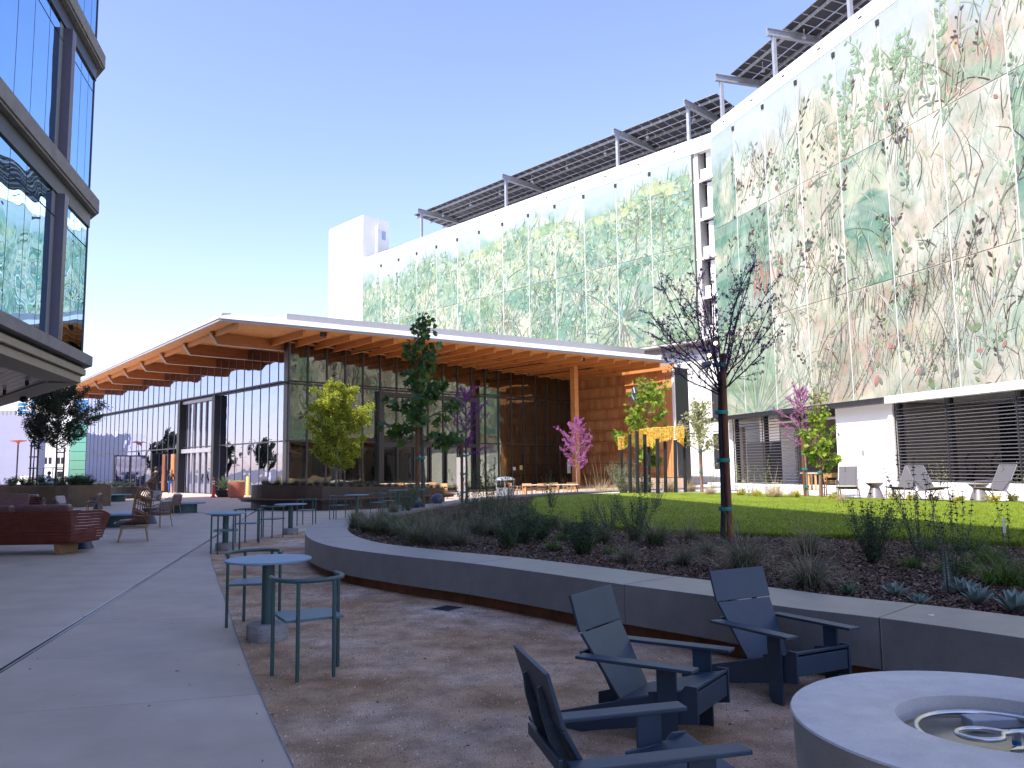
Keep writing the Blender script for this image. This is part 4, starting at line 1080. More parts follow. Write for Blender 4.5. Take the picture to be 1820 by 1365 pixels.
# rooms behind
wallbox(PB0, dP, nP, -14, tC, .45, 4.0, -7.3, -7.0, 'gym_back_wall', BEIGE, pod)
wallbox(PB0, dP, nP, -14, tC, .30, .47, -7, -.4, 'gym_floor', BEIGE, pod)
for x0, x1, z0, z1, mt in ((1713, 1748, .9, 3.3, LW), (1758, 1785, .9, 2.8, WHITE2), (1793, 1812, .9, 2.9, CEMW)):
    a, b = pl(x0, 800, PB0-nP*6.9, dP)[1], pl(x1, 800, PB0-nP*6.9, dP)[1]; wallbox(PB0, dP, nP, min(a, b), max(a, b), z0, z1, -6.98, -6.9, 'bright_opening', mt, pod)
for x in (1700, 1752, 1790):
    a = pl(x, 800, PB0-nP*5.5, dP)[1]; wallbox(PB0, dP, nP, a-.25, a+.25, .47, 4.0, -5.8, -5.3, 'gym_column', BLACKM, pod)
m = MB(); a = pl(1597, 735, PB0-nP*1.5, dP)[0]; b = pl(1672, 862, PB0-nP*1.5, dP)[0]; m.obox(a, b-a, Vector((dP.x, dP.y, 0))*.12, -nP*.1); m.build('stair_stringer', mat('stair_grey', (.30, .28, .27), .6), pod)
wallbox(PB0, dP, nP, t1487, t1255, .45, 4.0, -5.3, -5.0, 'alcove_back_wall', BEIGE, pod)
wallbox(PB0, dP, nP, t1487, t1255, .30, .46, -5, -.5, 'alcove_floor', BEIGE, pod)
a, b = pl(1330, 830, PB0-nP*4.9, dP)[1], pl(1400, 830, PB0-nP*4.9, dP)[1]; wallbox(PB0, dP, nP, min(a, b), max(a, b), .46, 3.0, -4.98, -4.85, 'alcove_doorway', STRIPG, pod)
a, b = pl(1396, 830, PB0-nP*2.9, dP)[1], pl(1420, 830, PB0-nP*2.9, dP)[1]; wallbox(PB0, dP, nP, min(a, b), max(a, b), .46, 3.6, -3.0, -2.7, 'bright_pier', LW, pod)
a, b = pl(1312, 830, PB0-nP*2.0, dP)[1], pl(1322, 830, PB0-nP*2.0, dP)[1]; wallbox(PB0, dP, nP, min(a, b), max(a, b), .46, 3.8, -2.2, -2.0, 'timber_pier', BEIGE, pod)
q, s = pl(1534, 805, PB0+nP*.02, dP); wallbox(PB0, dP, nP, s-.06, s+.06, q.z-.1, q.z+.12, 0, .05, 'wall_sensor', GALV, pod)

# ================================================================== OFFICE TOWER (left)
Tq = P(147, 628, 22); T0 = Vector((Tq.x, Tq.y, 0)); dT = yd(166); dT2 = yd(-43.5)
nT = Vector((-dT.y, dT.x, 0)); nT = nT if nT.x > 0 else -nT
nT2 = Vector((-dT2.y, dT2.x, 0)); nT2 = nT2 if nT2.y > 0 else -nT2
tow = thing('office_tower', 'blue glass office tower with concrete ledges and dark fins at the left edge', 'office building', T0)
LEN = 58.0; LEN2 = 26.0
inset = lambda a: [xy(T0+dT*LEN-nT*a), xy(T0-nT*a*1.3+dT*0), xy(T0+dT2*LEN2-nT2*a), xy(T0+dT2*LEN2+dT*40)]
m = MB(); m.prism(inset(.5), 5.0, 18.3); m.build('floor_core', mat('tower_core_dark', (0.10, 0.14, 0.20), .7, var=.2, scale=.4), tow)
cham = [xy(T0+dT*LEN-nT*.3), xy(T0-nT*.2), xy(T0+Vector((-11.2, -2.4, 0))), xy(T0+Vector((-20, 8, 0))), xy(T0+dT2*LEN2+dT*40)]
m = MB(); m.prism(cham, 18.3, 25.5); m.build('shadow_shaped_storeys', mat('tower_upper_blue', (0.10, 0.16, 0.24), .3, var=.1, scale=.3), tow)  # unseen tower top; its corner is cut back to shape the shadow it casts
m = MB()
gi = [xy(T0+dT*LEN-nT*6), xy(T0-nT*6+dT*4), xy(T0+dT2*LEN2-nT2*6), xy(T0+dT2*LEN2+dT*40)]
m.prism(gi, 0, 4.1); m.build('ground_floor_core', mat('ground_floor_dark', (0.12, 0.11, 0.11), .7, var=.1), tow)
def ring(z0, z1, o, name, mt, i0=-.8, back=None):
    m = MB(); ta = T0+nT*o*.78-dT*o*.92
    for A_, d_, n_, L_, oo in ((T0, dT, nT, LEN, o), (T0, dT2, nT2, LEN2, o)):
        a = A_+n_*i0; b = a+d_*L_; c = A_+d_*L_+n_*oo
        m.plate([a+Z3*z0, b+Z3*z0, c+Z3*z0, ta+Z3*z0], Z3*(z1-z0))
    return m.build(name, mt, tow)
ledges = [(4.62, 4.90), (9.12, 9.50), (13.55, 13.92)]
for k, (a, b) in enumerate(ledges):
    ring(a, b, .26, 'floor_ledge', CONCT)
    if k: ring(a-.06, a-.002, .20, 'ledge_soffit', CONCT)
    ring(a-.5 if k else a-.12, a-.07, .04, 'ledge_recess', DARKF)
ring(4.34, 4.50, .10, 'soffit_trim', TAN); ring(4.12, 4.30, -.02, 'soffit_trim', TAN)
# soffit planks
poly = [xy(T0+dT*LEN-nT*.05), xy(T0-nT*.02), xy(T0+dT2*LEN2-nT2*.05), xy(T0+dT2*LEN2+dT*40)]
m = MB(); m.prism(poly, 4.19, 4.5); m.build('soffit_deck', DARKF, tow)
u_ = nT; k = 0
for i in range(46):
    # planks run along the second face direction, stepped along the first
    s = .25+i*.46
    a = T0+dT*s*1.0-nT*.45; b = a+dT2*(LEN2-2)*.8
    m = MB(); m.plate([a+Z3*4.16, b+Z3*4.16, b+dT*.43+Z3*4.16, a+dT*.43+Z3*4.16], Z3*.03); m.build('soffit_plank', SOFT, tow)
for (x, y) in ((48, 681), (8, 697)):
    q = G(x, y, 4.1); m = MB(); m.lathe(q.x, q.y, [(.03, 4.02), (.05, 4.05), (.05, 4.17)], 8); m.build('sprinkler_head', BLACKM, tow)
q = G(42, 711, 4.0); m = MB(); m.ball((q.x, q.y, 4.02), .13, 10, 6, sz=.8); m.build('security_camera', BLACKM, tow)
# glazing
bays = [0.0, .55, 1.25, 2.35, 3.15, 3.9, 4.9, 5.9, 6.9, 8.1]
while bays[-1] < 30: bays.append(bays[-1]+1.05)
for (z0, z1, ztr) in ((4.92, 8.6, 8.02), (9.52, 13.0, 12.65), (13.94, 17.9, 17.2)):
    for i in range(len(bays)-1):
        a, b = bays[i]+.015, bays[i+1]-.015
        for (za, zb) in ((z0, ztr-.02), (ztr+.02, z1+.08)):
            mt = SPAND if i in (3, 11, 19) else GLT
            m = MB(); m.obox(T0+dT*a-nT*.05+Z3*za, dT*(b-a), nT*.03, Z3*(zb-za)); m.build('glass_pane', mt, tow)
    m = MB(); m.obox(T0-nT*.08+Z3*(z0), dT*30, nT*.025, Z3*(z1-z0)); m.build('glazing_frame', DARKF, tow)
    for sfin in (2.62, 10.6, 18.6):
        m = MB(); m.obox(T0+dT*sfin-nT*.02+Z3*(z0+.0), dT*.26, nT*.22, Z3*(z1-z0+.02)); m.build('vertical_fin', FIN, tow)
        m = MB(); m.obox(T0+dT*(sfin-.012)+nT*.198+Z3*(z0+.0), dT*.008, nT*.006, Z3*(z1-z0)); m.build('fin_edge', WHITE2, tow)
    for i in range(20):
        a = i*1.25+.02; m = MB(); m.obox(T0+dT2*a-nT2*.05+Z3*z0, dT2*1.21, nT2*.03, Z3*(z1-z0)); m.build('glass_pane', GLT, tow)
m = MB(); m.tube([T0-nT*.02+Z3*4.92, T0-nT*.02+Z3*17.9], .03, 6); m.build('corner_trim', DARKF, tow)

# ================================================================== BACKDROP (far left)
def bboxpx(name, label, cat, x0, x1, Y, z1, dep, mt, z0=0.0):
    a = P(x0, 800, Y); b = P(x1, 800, Y)
    t = thing(name, label, cat, (a.x, Y, 0)); m = MB(); m.obox((a.x, Y, z0), (b.x-a.x, 0, 0), (0, dep, 0), (0, 0, z1-z0)); m.build('wall', mt, t)
    return t, a.x, b.x
t, xa, xb = bboxpx('tilt_up_building', 'plain lilac grey windowless wall at the far left behind the tree', 'building', -30, 66, 112, zat(30, 738, 112), 2, LILAC)
zz = zat(30, 738, 112)
m = MB()
for i in range(4): m.obox((P(2+i*7, 735, 113).x, 112.6, zz), (.5, 0, 0), (0, .5, 0), (0, 0, .75))
m.build('roof_units', GREYM, t)
def flatwin(t, x0, y0, x1, y1, Y, mt, name='window', frame=None, nbar=0):
    a = P(x0, y0, Y); b = P(x1, y1, Y); zt_, zb_ = max(a.z, b.z), min(a.z, b.z)
    m = MB(); m.obox((a.x, Y-.06, zb_), (b.x-a.x, 0, 0), (0, .10, 0), (0, 0, zt_-zb_)); w = m.build(name, mt, t)
    for i in range(nbar):
        m = MB(); z = zb_+(zt_-zb_)*(i+1)/(nbar+1); m.obox((a.x, Y-.14, z-.06), (b.x-a.x, 0, 0), (0, .09, 0), (0, 0, .12)); m.build('window_bar', WHITE2, w)
t, xa, xb = bboxpx('white_office_block', 'bright white modern office block with blue windows behind the left tree', 'building', -40, 128, 120, zat(128, 686, 120), 3, LW)
flatwin(t, 33, 716, 46, 736, 120, BLUEG, nbar=2); flatwin(t, 58, 690, 61, 737, 120, BLUEG, nbar=4)
flatwin(t, 138, 700, 163, 731, 119.5, BLUEG, nbar=2)
for x in (71, 79, 87, 102, 109): flatwin(t, x, 813, x+4, 824, 120, DARKF)
for x in (70, 102, 108): flatwin(t, x, 838, x+5, 847, 120, DARKF)
t2, xa, xb = bboxpx('white_office_wing', 'white wing with a blue strip window beside the pavilion corner', 'building', 121, 172, 124, zat(150, 690, 124), 3, mat('pale_lilac_wall', (.72, .71, .78), .8, var=.03))
flatwin(t2, 138, 700, 163, 731, 124, BLUEG, nbar=2)
t3, xa, xb = bboxpx('teal_glass_building', 'teal glass curtain wall building behind the left tree trunks', 'building', 123, 160, 100, zat(140, 752, 100), 10, mat('teal_core', (.03, .14, .15), .6, var=.1))
for i in range(4):
    for j in range(6):
        x0 = 124+i*9; y0 = 755+j*16
        a = P(x0, y0, 99.8); b = P(x0+8.4, y0+15.2, 99.8); m = MB(); m.obox((a.x, 99.8, b.z), (b.x-a.x, 0, 0), (0, .06, 0), (0, 0, a.z-b.z)); m.build('glass_pane', TEALG, t3)
t4, xa, xb = bboxpx('low_site_wall', 'low pale wall with yellow tape behind the far left planter', 'wall', 33, 60, 58, zat(45, 846, 58), .5, LW)
# things only seen mirrored in the pavilion glass: neighbouring buildings left of the plaza
t5 = thing('ribbed_white_building', 'white ribbed building mirrored in the far end of the pavilion glass', 'building', (-110, 114, 0))
for i in range(5, 14):
    m = MB(); m.obox((-108-.2*i, 103+i*1.75, 0), (-6, 0, 0), (0, 1.6, 0), (0, 0, 8.0+(i % 2)*.25+.10*i)); m.build('wall_panel', LW, t5)
# street lamp with orange top
pp = thing('street_lamp', 'slim dark lamp post with a flat orange red top at the far left', 'lamp post', G(28, 872))
q = G(28, 872); zt_ = zat(28, 784, q.y)
m = MB(); m.tube([(q.x, q.y, 0), (q.x, q.y, zt_-.15)], .07, 8); m.build('post', BLACKM, pp)
m = MB(); m.lathe(q.x, q.y, [(.06, zt_-.35), (.15, zt_-.12), (.75, zt_), (.75, zt_+.05), (.1, zt_+.12)], 20); m.build('lamp_head', mat('orange_lamp_top', (.45, .10, .05), .5), pp)
# ================================================================== FURNITURE
def facing(dx, dy): return math.atan2(dy, dx)
# ---- slatless board lounge chairs (local: faces +x)
def make_lounge():
    t = thing('lounge_chair', 'x', 'chair', (0, 0, 0))
    for sy in (-1, 1):
        y = sy*.245-.0095
        m = MB(); m.plate([(.40, y, .365), (.40, y, .165), (.30, y, .150), (-.36, y, 0), (-.50, y, 0), (-.50, y, .10), (.10, y, .275), (.10, y, .30), (.30, y, .33), (.33, y, .365)], (0, .019, 0)); m.build('side_rail', CHARB, t, bevel=.003)
        yl = sy*.267-.0095+sy*.0005
        m = MB(); m.plate([(.165, yl, .035), (.19, yl, 0), (.285, yl, 0), (.285, yl, .452), (.165, yl, .452)], (0, .019, 0)); m.build('front_leg', CHARB, t, bevel=.003)
        ya = sy*.292
        m = MB(); m.obox((-.33, ya-.052, .446), (.74, 0, .008), (0, .104, 0), (0, 0, .019)); ar = m.build('armrest', CHARB, t, bevel=.004)
        m = MB()
        for xx, yy in ((.20, -.025), (.20, .025), (.26, 0)): m.lathe(xx, ya+yy, [(.0045, .4652), (.0045, .4664)], 8)
        o_ = m.build('screw_heads', GALV, ar); o_['kind'] = 'stuff'
    m = MB(); m.plate([(.395, -.235, .345), (.395, .235, .345), (-.13, .235, .195), (-.13, -.235, .195)], (.003, 0, .018)); m.build('seat_board', CHARB, t, bevel=.003)
    m = MB(); m.obox((.372, -.234, .205), (.018, 0, 0), (0, .468, 0), (0, 0, .125)); m.build('front_apron', CHARB, t, bevel=.003)
    m = MB(); m.plate([(-.125, -.19, .20), (-.125, .19, .20), (-.345, .255, .575), (-.345, -.255, .575)], (.017, 0, .009)); m.build('lower_back_board', CHARB, t, bevel=.003)
    m = MB(); m.plate([(-.35, -.265, .585), (-.35, .265, .585), (-.415, .265, .80), (-.415, -.265, .80)], (.018, 0, .005)); m.build('upper_back_board', CHARB, t, bevel=.003)
    for y in (-.12, .12):
        m = MB(); m.plate([(-.145, y, .20), (-.30, y, .48), (-.365, y, .64), (-.385, y, .72), (-.405, y, .71), (-.395, y, .62), (-.36, y, .50), (-.20, y, .20)], (0, .022, 0)); m.build('back_brace', CHARB, t, bevel=.003)
    m = MB(); m.obox((-.36, -.236, .42), (.02, 0, 0), (0, .472, 0), (0, 0, .05)); m.build('arm_crossbar', CHARB, t, bevel=.003)
    return t
lc = make_lounge()
k1 = (EYE-.46)/(EYE-.56)
for i, (cx, cy, yaw, lab) in enumerate((
    (.45*k1, 3.19*k1, 13.2, 'dark blue grey board lounge chair cut by the bottom of the photo, seen from behind'),
    (.78*k1, 4.51*k1, -34.9, 'dark blue grey board lounge chair, middle of the three by the fire pit'),
    (1.73*k1, 5.24*k1, -62.9, 'dark blue grey board lounge chair standing right against the concrete seat wall'))):
    place_copy(lc, i > 0, (cx-.04*math.cos(rad(yaw)), cy-.04*math.sin(rad(yaw)), .004), rad(yaw), lab, 'board lounge chairs around the fire pit')
# ---- fire pit
fx, fy = 2.13, 3.63
fp = thing('fire_pit', 'round pale concrete gas fire pit with a steel burner ring in the lower right corner', 'fire pit', (fx, fy, 0))
m = MB(); prof = [(.84, 0), (.86, .43), (.868, .447), (.862, .455), (.42, .455), (.41, .449), (.405, .33)]
vs = []; m.lathe(fx, fy, prof, 128, cap=False); o = m.build('concrete_body', CONCP, fp, smooth=True)
PAN = mat('burner_pan_steel', (0.42, 0.38, 0.32), 0.35, metal=0.85, var=0.35, scale=3)
m = MB(); m.lathe(fx, fy, [(.405, .36), (.40, .345), (.0, .335)][::-1], 64, cap=False); m.lathe(fx, fy, [(0.001, .337), (.404, .345)], 64, cap=False); m.build('burner_pan', PAN, fp, smooth=True)
def ringpts(cx, cy, r, z, a0=0, a1=2*PI, n=64, sx=1, sy=1): return [(cx+r*sx*math.cos(a0+(a1-a0)*i/n), cy+r*sy*math.sin(a0+(a1-a0)*i/n), z) for i in range(n+1)]
m = MB(); m.tube(ringpts(fx, fy, .325, .395), .013, 10, cap=False); m.build('outer_burner_ring', STEEL, fp, smooth=True)
m = MB(); m.tube([(fx+.10, fy+.02, .40), (fx+.02, fy+.0, .398)]+ringpts(fx-.07, fy+.01, .085, .395, -.9, -5.4, 24, 1.2, .9)+[(fx+.04, fy+.03, .397), (fx+.1, fy+.02, .40)], .011, 10); m.build('inner_burner_loop', STEEL, fp, smooth=True)
m = MB(); m.tube([(fx+.09, fy+.02, .40), (fx+.09, fy+.02, .35)], .017, 6); m.tube([(fx+.06, fy+.02, .40), (fx+.275, fy+.03, .40)], .012, 8); m.build('gas_fitting', STEEL, fp)
m = MB(); m.tube([(fx+.09, fy+.02, .365), (fx+.09, fy+.02, .345)], .019, 10); m.build('blue_collar', mat('blue_fitting', (.02, .12, .35), .4), fp)
m = MB(); m.obox((fx+.0, fy+.20, .35), (.34, .03, 0), (0, .10, 0), (0, 0, .045)); m.build('lava_glass_tray', GALV, fp, bevel=.006)
m = MB(); m.plate([(fx-.05, fy-.16, .375), (fx+.25, fy-.13, .375), (fx+.25, fy-.10, .378), (fx+.0, fy-.13, .378)], (0, 0, .012)); m.build('igniter_bracket', STEEL, fp)
aa = math.atan2(3.25-fy, 1.44-fx)
for i in range(1):
    c0 = Vector((fx, fy, 0)); r_ = .862; m = MB()
    for k in range(6):
        a1, a2 = aa+.00+k*.035, aa+.00+(k+1)*.035
        p1 = c0+Vector((math.cos(a1), math.sin(a1), 0))*r_; p2 = c0+Vector((math.cos(a2), math.sin(a2), 0))*r_
        m.add([p1+Z3*.20, p2+Z3*.20, p2+Z3*.36, p1+Z3*.36], [(0, 1, 2, 3)])
    pc = m.build('control_placard', PLACARD, fp)
    a1 = aa+.09; p = c0+Vector((math.cos(a1), math.sin(a1), 0))*(r_+.004); tdir = Vector((-math.sin(a1), math.cos(a1), 0))
    m = MB(); m.tube([p+tdir*(.016*math.cos(w))+Z3*(.325+.016*math.sin(w)) for w in [k*PI/8 for k in range(17)]], .003, 5, cap=False); m.build('printed_ring_mark', BLACKM, pc)
# ---- bistro tables
def make_table():
    t = thing('bistro_table', 'x', 'table', (0, 0, 0))
    m = MB(); m.lathe(0, 0, [(.385, .735), (.40, .739), (.40, .752), (.396, .756)], 72); m.build('tabletop', TEALTOP, t, smooth=True)
    m = MB(); m.lathe(0, 0, [(.058, .15), (.058, .735)], 24); m.build('pedestal', TEAL, t, smooth=True)
    m = MB(); m.lathe(0, 0, [(.185, 0), (.19, .01), (.19, .145), (.182, .152)], 48); m.build('concrete_base', CONCB, t, smooth=True)
    m = MB(); m.lathe(0, 0, [(.22, .722), (.22, .735)], 24); m.build('top_plate', TEAL, t)
    return t
def make_bchair():   # faces +x ; rail behind
    t = thing('bistro_chair', 'x', 'chair', (0, 0, 0))
    m = MB(); m.obox((-.19, -.225, .435), (.45, 0, 0), (0, .45, 0), (0, 0, .022)); m.build('seat', TEALS, t, bevel=.003)
    R_ = .012
    for nm, x, y in (('front_post', .08, -.262), ('front_post', .08, .262), ('rear_post', -.215, -.14), ('rear_post', -.215, .14)):
        m = MB(); m.tube([(x, y, 0), (x, y, .735)], .0155, 8); m.build(nm, TEAL, t, smooth=True)
    pts = [(.20, -.235, .745), (.15, -.26, .745), (.08, -.268, .745)]
    for i in range(13):
        a = -PI/2-PI*i/12; pts.append((-.03+.20*math.cos(a)*1.0-.0, .262*math.sin(a)*1.0, .745))
    pts = [(.17, -.262, .745)]+[( .02+.245*math.cos(-PI/2-PI*i/16), .268*math.sin(-PI/2-PI*i/16), .745) for i in range(17)]+[(.17, .262, .745)]
    m = MB(); m.tube(pts, .018, 8); m.build('top_rail', TEAL, t, smooth=True)
    return t
tb = make_table(); bc = make_bchair()
tabs = [((-2.36, 7.70), 'round blue grey bistro table nearest the camera, on the brown gravel'),
        ((-5.87, 16.25), 'round bistro table at the edge of the concrete, second from the camera'),
        (xy(G(516, 950)), 'round bistro table standing left of the nose of the curved seat wall'),
        (xy(G(634, 920)), 'round bistro table just behind the left end of the curved seat wall'),
        (xy(G(708, 905)), 'farthest round bistro table, by the boulder and planter bench')]
for i, (p, lab) in enumerate(tabs): place_copy(tb, i > 0, (p[0], p[1], .004), 0, lab, 'round bistro tables along the seat wall')
def tow_(p, q, off=0): return math.atan2(q[1]-p[1], q[0]-p[0])+off
cd = [((-1.64, 6.42), tow_((-1.64, 6.42), tabs[0][0], 0.0), 'bistro chair in front of the nearest round table, its curved rail towards the camera'),
      ((-2.72, 8.42), tow_((-2.72, 8.42), tabs[0][0], -.3), 'bistro chair pushed behind the nearest round table'),
      (xy(G(400, 984)), None, 'bistro chair in front of the second round table'),
      (xy(G(441, 966)), None, 'bistro chair to the right of the second round table'),
      (xy(G(482, 956)), None, 'bistro chair left of the table by the seat wall nose'),
      (xy(G(545, 934)), None, 'bistro chair right of the table by the seat wall nose'),
      (xy(G(600, 923)), None, 'bistro chair left of the table behind the wall end'),
      (xy(G(672, 916)), None, 'bistro chair right of the table behind the wall end'),
      (xy(G(688, 912)), None, 'bistro chair left of the farthest bistro table'),
      (xy(G(731, 903)), None, 'bistro chair right of the farthest bistro table')]
for i, (p, a, lab) in enumerate(cd):
    ti = 0 if i < 2 else i//2
    if a is None: a = tow_(p, tabs[ti][0])
    place_copy(bc, i > 0, (p[0], p[1], .004), a, lab, 'teal bistro chairs along the seat wall')
# ---- red slatted sofa (local: back towards -x, width along y)
def make_sofa():
    t = thing('outdoor_sofa', 'x', 'sofa', (0, 0, 0))
    Wd = 1.25
    # curved slatted shell: back and wrap-around arms
    def shell(u, v):   # u along perimeter -1..1, v height 0..1
        # perimeter: arm front right -> back -> arm front left
        a = u
        if abs(a) <= .62: x, y = -.42, a/.62*(Wd-.12)
        else:
            k = (abs(a)-.62)/.38; sg = 1 if a > 0 else -1
            if k < .3: w = k/.3*PI/2; x = -.42+.14*(1-math.cos(w)); y = sg*(Wd-.12+.14*math.sin(w))
            else: x = -.28+(k-.3)/.7*.72; y = sg*(Wd+.02)
        fl = .06+.16*v
        dx = -1 if abs(a) <= .62 else 0
        sg = (1 if y > 0 else -1) if abs(a) > .62 else 0
        kk = min(1, max(0, (abs(a)-.62)/.12))
        return Vector((x-(1-kk)*fl*.6, y+sg*kk*fl, .26+.60*v-(.12*max(0, (abs(a)-.8)/.2)**2)*v))
    for j in range(10):
        v0_, v1_ = j/10+.008, (j+1)/10-.008; m = MB(); n = 44; vs = []; fs = []
        for i in range(n+1):
            u = -1+2*i/n; p0, p1 = shell(u, v0_), shell(u, v1_)
            c = Vector((0, p0.y*.8, p0.z)); inn = (Vector((0, 0, 0))-Vector((p0.x, p0.y*.2, 0))).normalized()*.018
            vs += [p0, p1, p1+inn, p0+inn]
        for i in range(n):
            for k in range(4): fs.append((i*4+k, i*4+(k+1) % 4, (i+1)*4+(k+1) % 4, (i+1)*4+k))
        fs += [(0, 3, 2, 1), (n*4, n*4+1, n*4+2, n*4+3)]
        m.add(vs, fs); o = m.build('shell_slat', SOFAW, t); bm_fix(o)
    m = MB(); m.obox((-.40, -Wd+.02, .20), (.95, 0, 0), (0, 2*Wd-.04, 0), (0, 0, .07)); m.build('base_frame', SOFAW, t, bevel=.02)
    for sy in (-1, 1):
        m = MB(); m.plate([(-.30, sy*.78, 0), (.30, sy*.78, 0), (.36, sy*.78, .20), (-.36, sy*.78, .20)], (0, sy*.12, 0)); m.build('foot', LEGW, t, bevel=.01)
    m = MB(); m.obox((-.38, -Wd+.06, .27), (.90, 0, 0), (0, 2*Wd-.12, 0), (0, 0, .18)); m.build('seat_cushion', LEATH, t, bevel=.05, seg=4)
    for sy in (-1, 1):
        m = MB(); y0 = -Wd+.12 if sy < 0 else .02
        m.plate([(-.38, y0, .44), (-.20, y0, .44), (-.34, y0, .98), (-.50, y0, .98)], (0, Wd-.16, 0)); m.build('back_cushion', LEATH2, t, bevel=.05, seg=4)
    return t
sf = make_sofa()
q = G(148, 985)
place_copy(sf, False, (q.x-1.35, q.y+.30, .004), rad(90), 'red slatted outdoor sofa with burgundy leather cushions, its back to the camera', 'red slatted sofas')
place_copy(sf, True, (-16.1, 24.3, .004), rad(-60), 'dark red slatted sofa farther back at the left edge of the photo', 'red slatted sofas')
# ---- hourglass side tables
def make_hour():
    t = thing('side_table', 'x', 'side table', (0, 0, 0))
    m = MB(); m.lathe(0, 0, [(.215, 0), (.21, .01), (.105, .29)], 32, cap=False); m.build('base_cone', NAVYC, t, smooth=True)
    m = MB(); m.lathe(0, 0, [(.105, .29), (.235, .46), (.24, .475), (.235, .485)], 32); m.build('top_bowl', NAVYC, t, smooth=True)
    return t
ht = make_hour()
for i, (x, y, lab) in enumerate(((147, 978, 'navy hourglass side table next to the red sofa'), (128, 938, 'navy hourglass side table behind the red sofa arm'), (174, 908, 'navy hourglass side table beneath the woven armchair left of the green table'), (266, 934, 'navy hourglass side table behind the high backed wicker chair'), (12, 912, 'navy hourglass side table near the left edge in deep shade'))):
    q = G(x, y-3); place_copy(ht, i > 0, (q.x, q.y, .004), 0, lab, 'hourglass side tables')
# ---- low oval tables
def make_oval():
    t = thing('coffee_table', 'x', 'coffee table', (0, 0, 0))
    m = MB(); m.lathe(0, 0, [(.80, .34), (.83, .36), (.83, .385), (.81, .395)], 64, sx=1.0, sy=.62); m.build('tabletop', TEALTOP, t, smooth=True)
    m = MB(); m.lathe(0, 0, [(.50, 0), (.50, .345)], 48, sx=1.0, sy=.55); m.build('drum_base', TEAL, t, smooth=True)
    return t
ov = make_oval()
q = G(195, 938); place_copy(ov, False, (q.x+.1, q.y+.3, .004), 0.1, 'low oval coffee table with a pale blue top behind the wicker chair', 'low oval coffee tables')
q = G(322, 912); place_copy(ov, True, (q.x, q.y+.2, .004), 0.35, 'low oval green coffee table to the right of the woven armchairs', 'low oval coffee tables')
q = G(170, 893); o = place_copy(ov, True, (q.x+.6, q.y+1, .004), 0.1, 'low oval table in front of the dark round planter', 'low oval coffee tables')
# ---- woven armchairs (faces +x)
def make_arm():
    t = thing('woven_armchair', 'x', 'armchair', (0, 0, 0))
    def sh(u, v):    # u 0..1 around the back, v 0..1 up
        a = -PI*.62+2*PI*.62*u; r = .27+.055*v
        h = .74-.17*abs(2*u-1)**1.6
        return Vector((-.02-r*math.cos(a)*1.05, r*math.sin(a), .38+(h-.38)*v))
    fr = MB(); fr.tube([sh(i/24, 1) for i in range(25)], .012, 6); fr.tube([sh(i/24, 0) for i in range(25)], .012, 6); fr.build('rim_frame', ROPE, t, smooth=True)
    m = MB()
    for i in range(30): m.tube([sh(i/29, 0), sh(i/29, 1)], .009, 4, cap=False)
    for j in range(1, 7): m.tube([sh(i/24, j/7) for i in range(25)], .006, 4, cap=False)
    m.build('rope_weave', ROPE, t)
    m = MB(); m.lathe(0, 0, [(.27, .345), (.28, .36), (.28, .39)], 24); m.build('seat_frame', LEGW, t)
    for x, y in ((.19, .19), (.19, -.19), (-.19, .19), (-.19, -.19)):
        m = MB(); m.tube([(x, y, .36), (x*1.25, y*1.25, 0)], [.018, .012], 7); m.build('leg', LEGW, t, smooth=True)
    m = MB(); m.lathe(0, 0, [(.22, .39), (.25, .41), (.25, .45), (.22, .475)], 24); m.build('seat_cushion', CUSH, t, smooth=True)
    M = Matrix.Rotation(-.35, 3, 'Y'); m = MB(); m.rbox(-.17, 0, .63, .10, .40, .32, M); m.build('back_pillow', CUSH, t, bevel=.045, seg=4)
    return t
ac = make_arm()
for i, (x, y, az, lab) in enumerate(((66, 914, 80, 'woven armchair with a pale cushion seen from behind, above the red sofa'), (112, 920, -20, 'low woven armchair with pale pillow right of the other chair above the sofa'), (166, 911, 200, 'woven armchair with pale cushion standing left of the coffee table'), (284, 937, 160, 'woven armchair partly hidden behind the high backed wicker chair'), (305, 915, 170, 'woven armchair standing just left of the oval green table'), (272, 905, 250, 'woven armchair with a pale pillow seen through the wicker chair'))):
    q = G(x, y); place_copy(ac, i > 0, (q.x, q.y, .004), rad(az), lab, 'woven armchairs in the lounge area')
# ---- high back wicker chair (faces +x locally)
wk = thing('wicker_chair', 'tall high backed brown wicker chair with open weave on oak legs', 'chair', (0, 0, 0))
def wsh(u, v):
    """u -1..1 across, v 0..1 from seat front up over the back"""
    if v < .35:
        k = v/.35; x = .46-.72*k; z = .43-.05*math.sin(k*PI*.7); w = .30+.08*math.sin(k*PI/2)
    else:
        k = (v-.35)/.65; x = -.26-.10*k; z = .37+1.16*k; w = .52*math.sqrt(max(0.0, 1-(max(0, k-.30)/.72)**3.2))+.01
        z += 0
    lift = (u*u)*(.30*min(1, v/.35) if v < .35 else .30*(1-(v-.35)/.65))
    fwd = (u*u)*(.36 if v > .35 else .10*v/.35+.0)*(1 if v < .35 else 1)*(1-max(0, (v-.7)/.3))
    return Vector((x+fwd, w*u*1.12, z+lift*.75))
m = MB()
for s_ in (-1, 1): m.tube([wsh(s_, i/40) for i in range(41)], .016, 7)
m.tube([wsh(-1+2*i/16, 0) for i in range(17)], .016, 7); m.build('rim_frame', WICKF, wk, smooth=True)
m = MB()
for v in (.18, .35, .46, .57, .68, .79, .90): m.tube([wsh(-1+2*i/20, v) for i in range(21)], .013, 6)
m.build('hoop', WICKF, wk, smooth=True)
m = MB()
for i in range(23):
    u = -.96+1.92*i/22
    m.tube([wsh(u, j/26) for j in range(27)], .0075, 4, cap=False)
m.build('vertical_cane', WICK, wk)
m = MB()
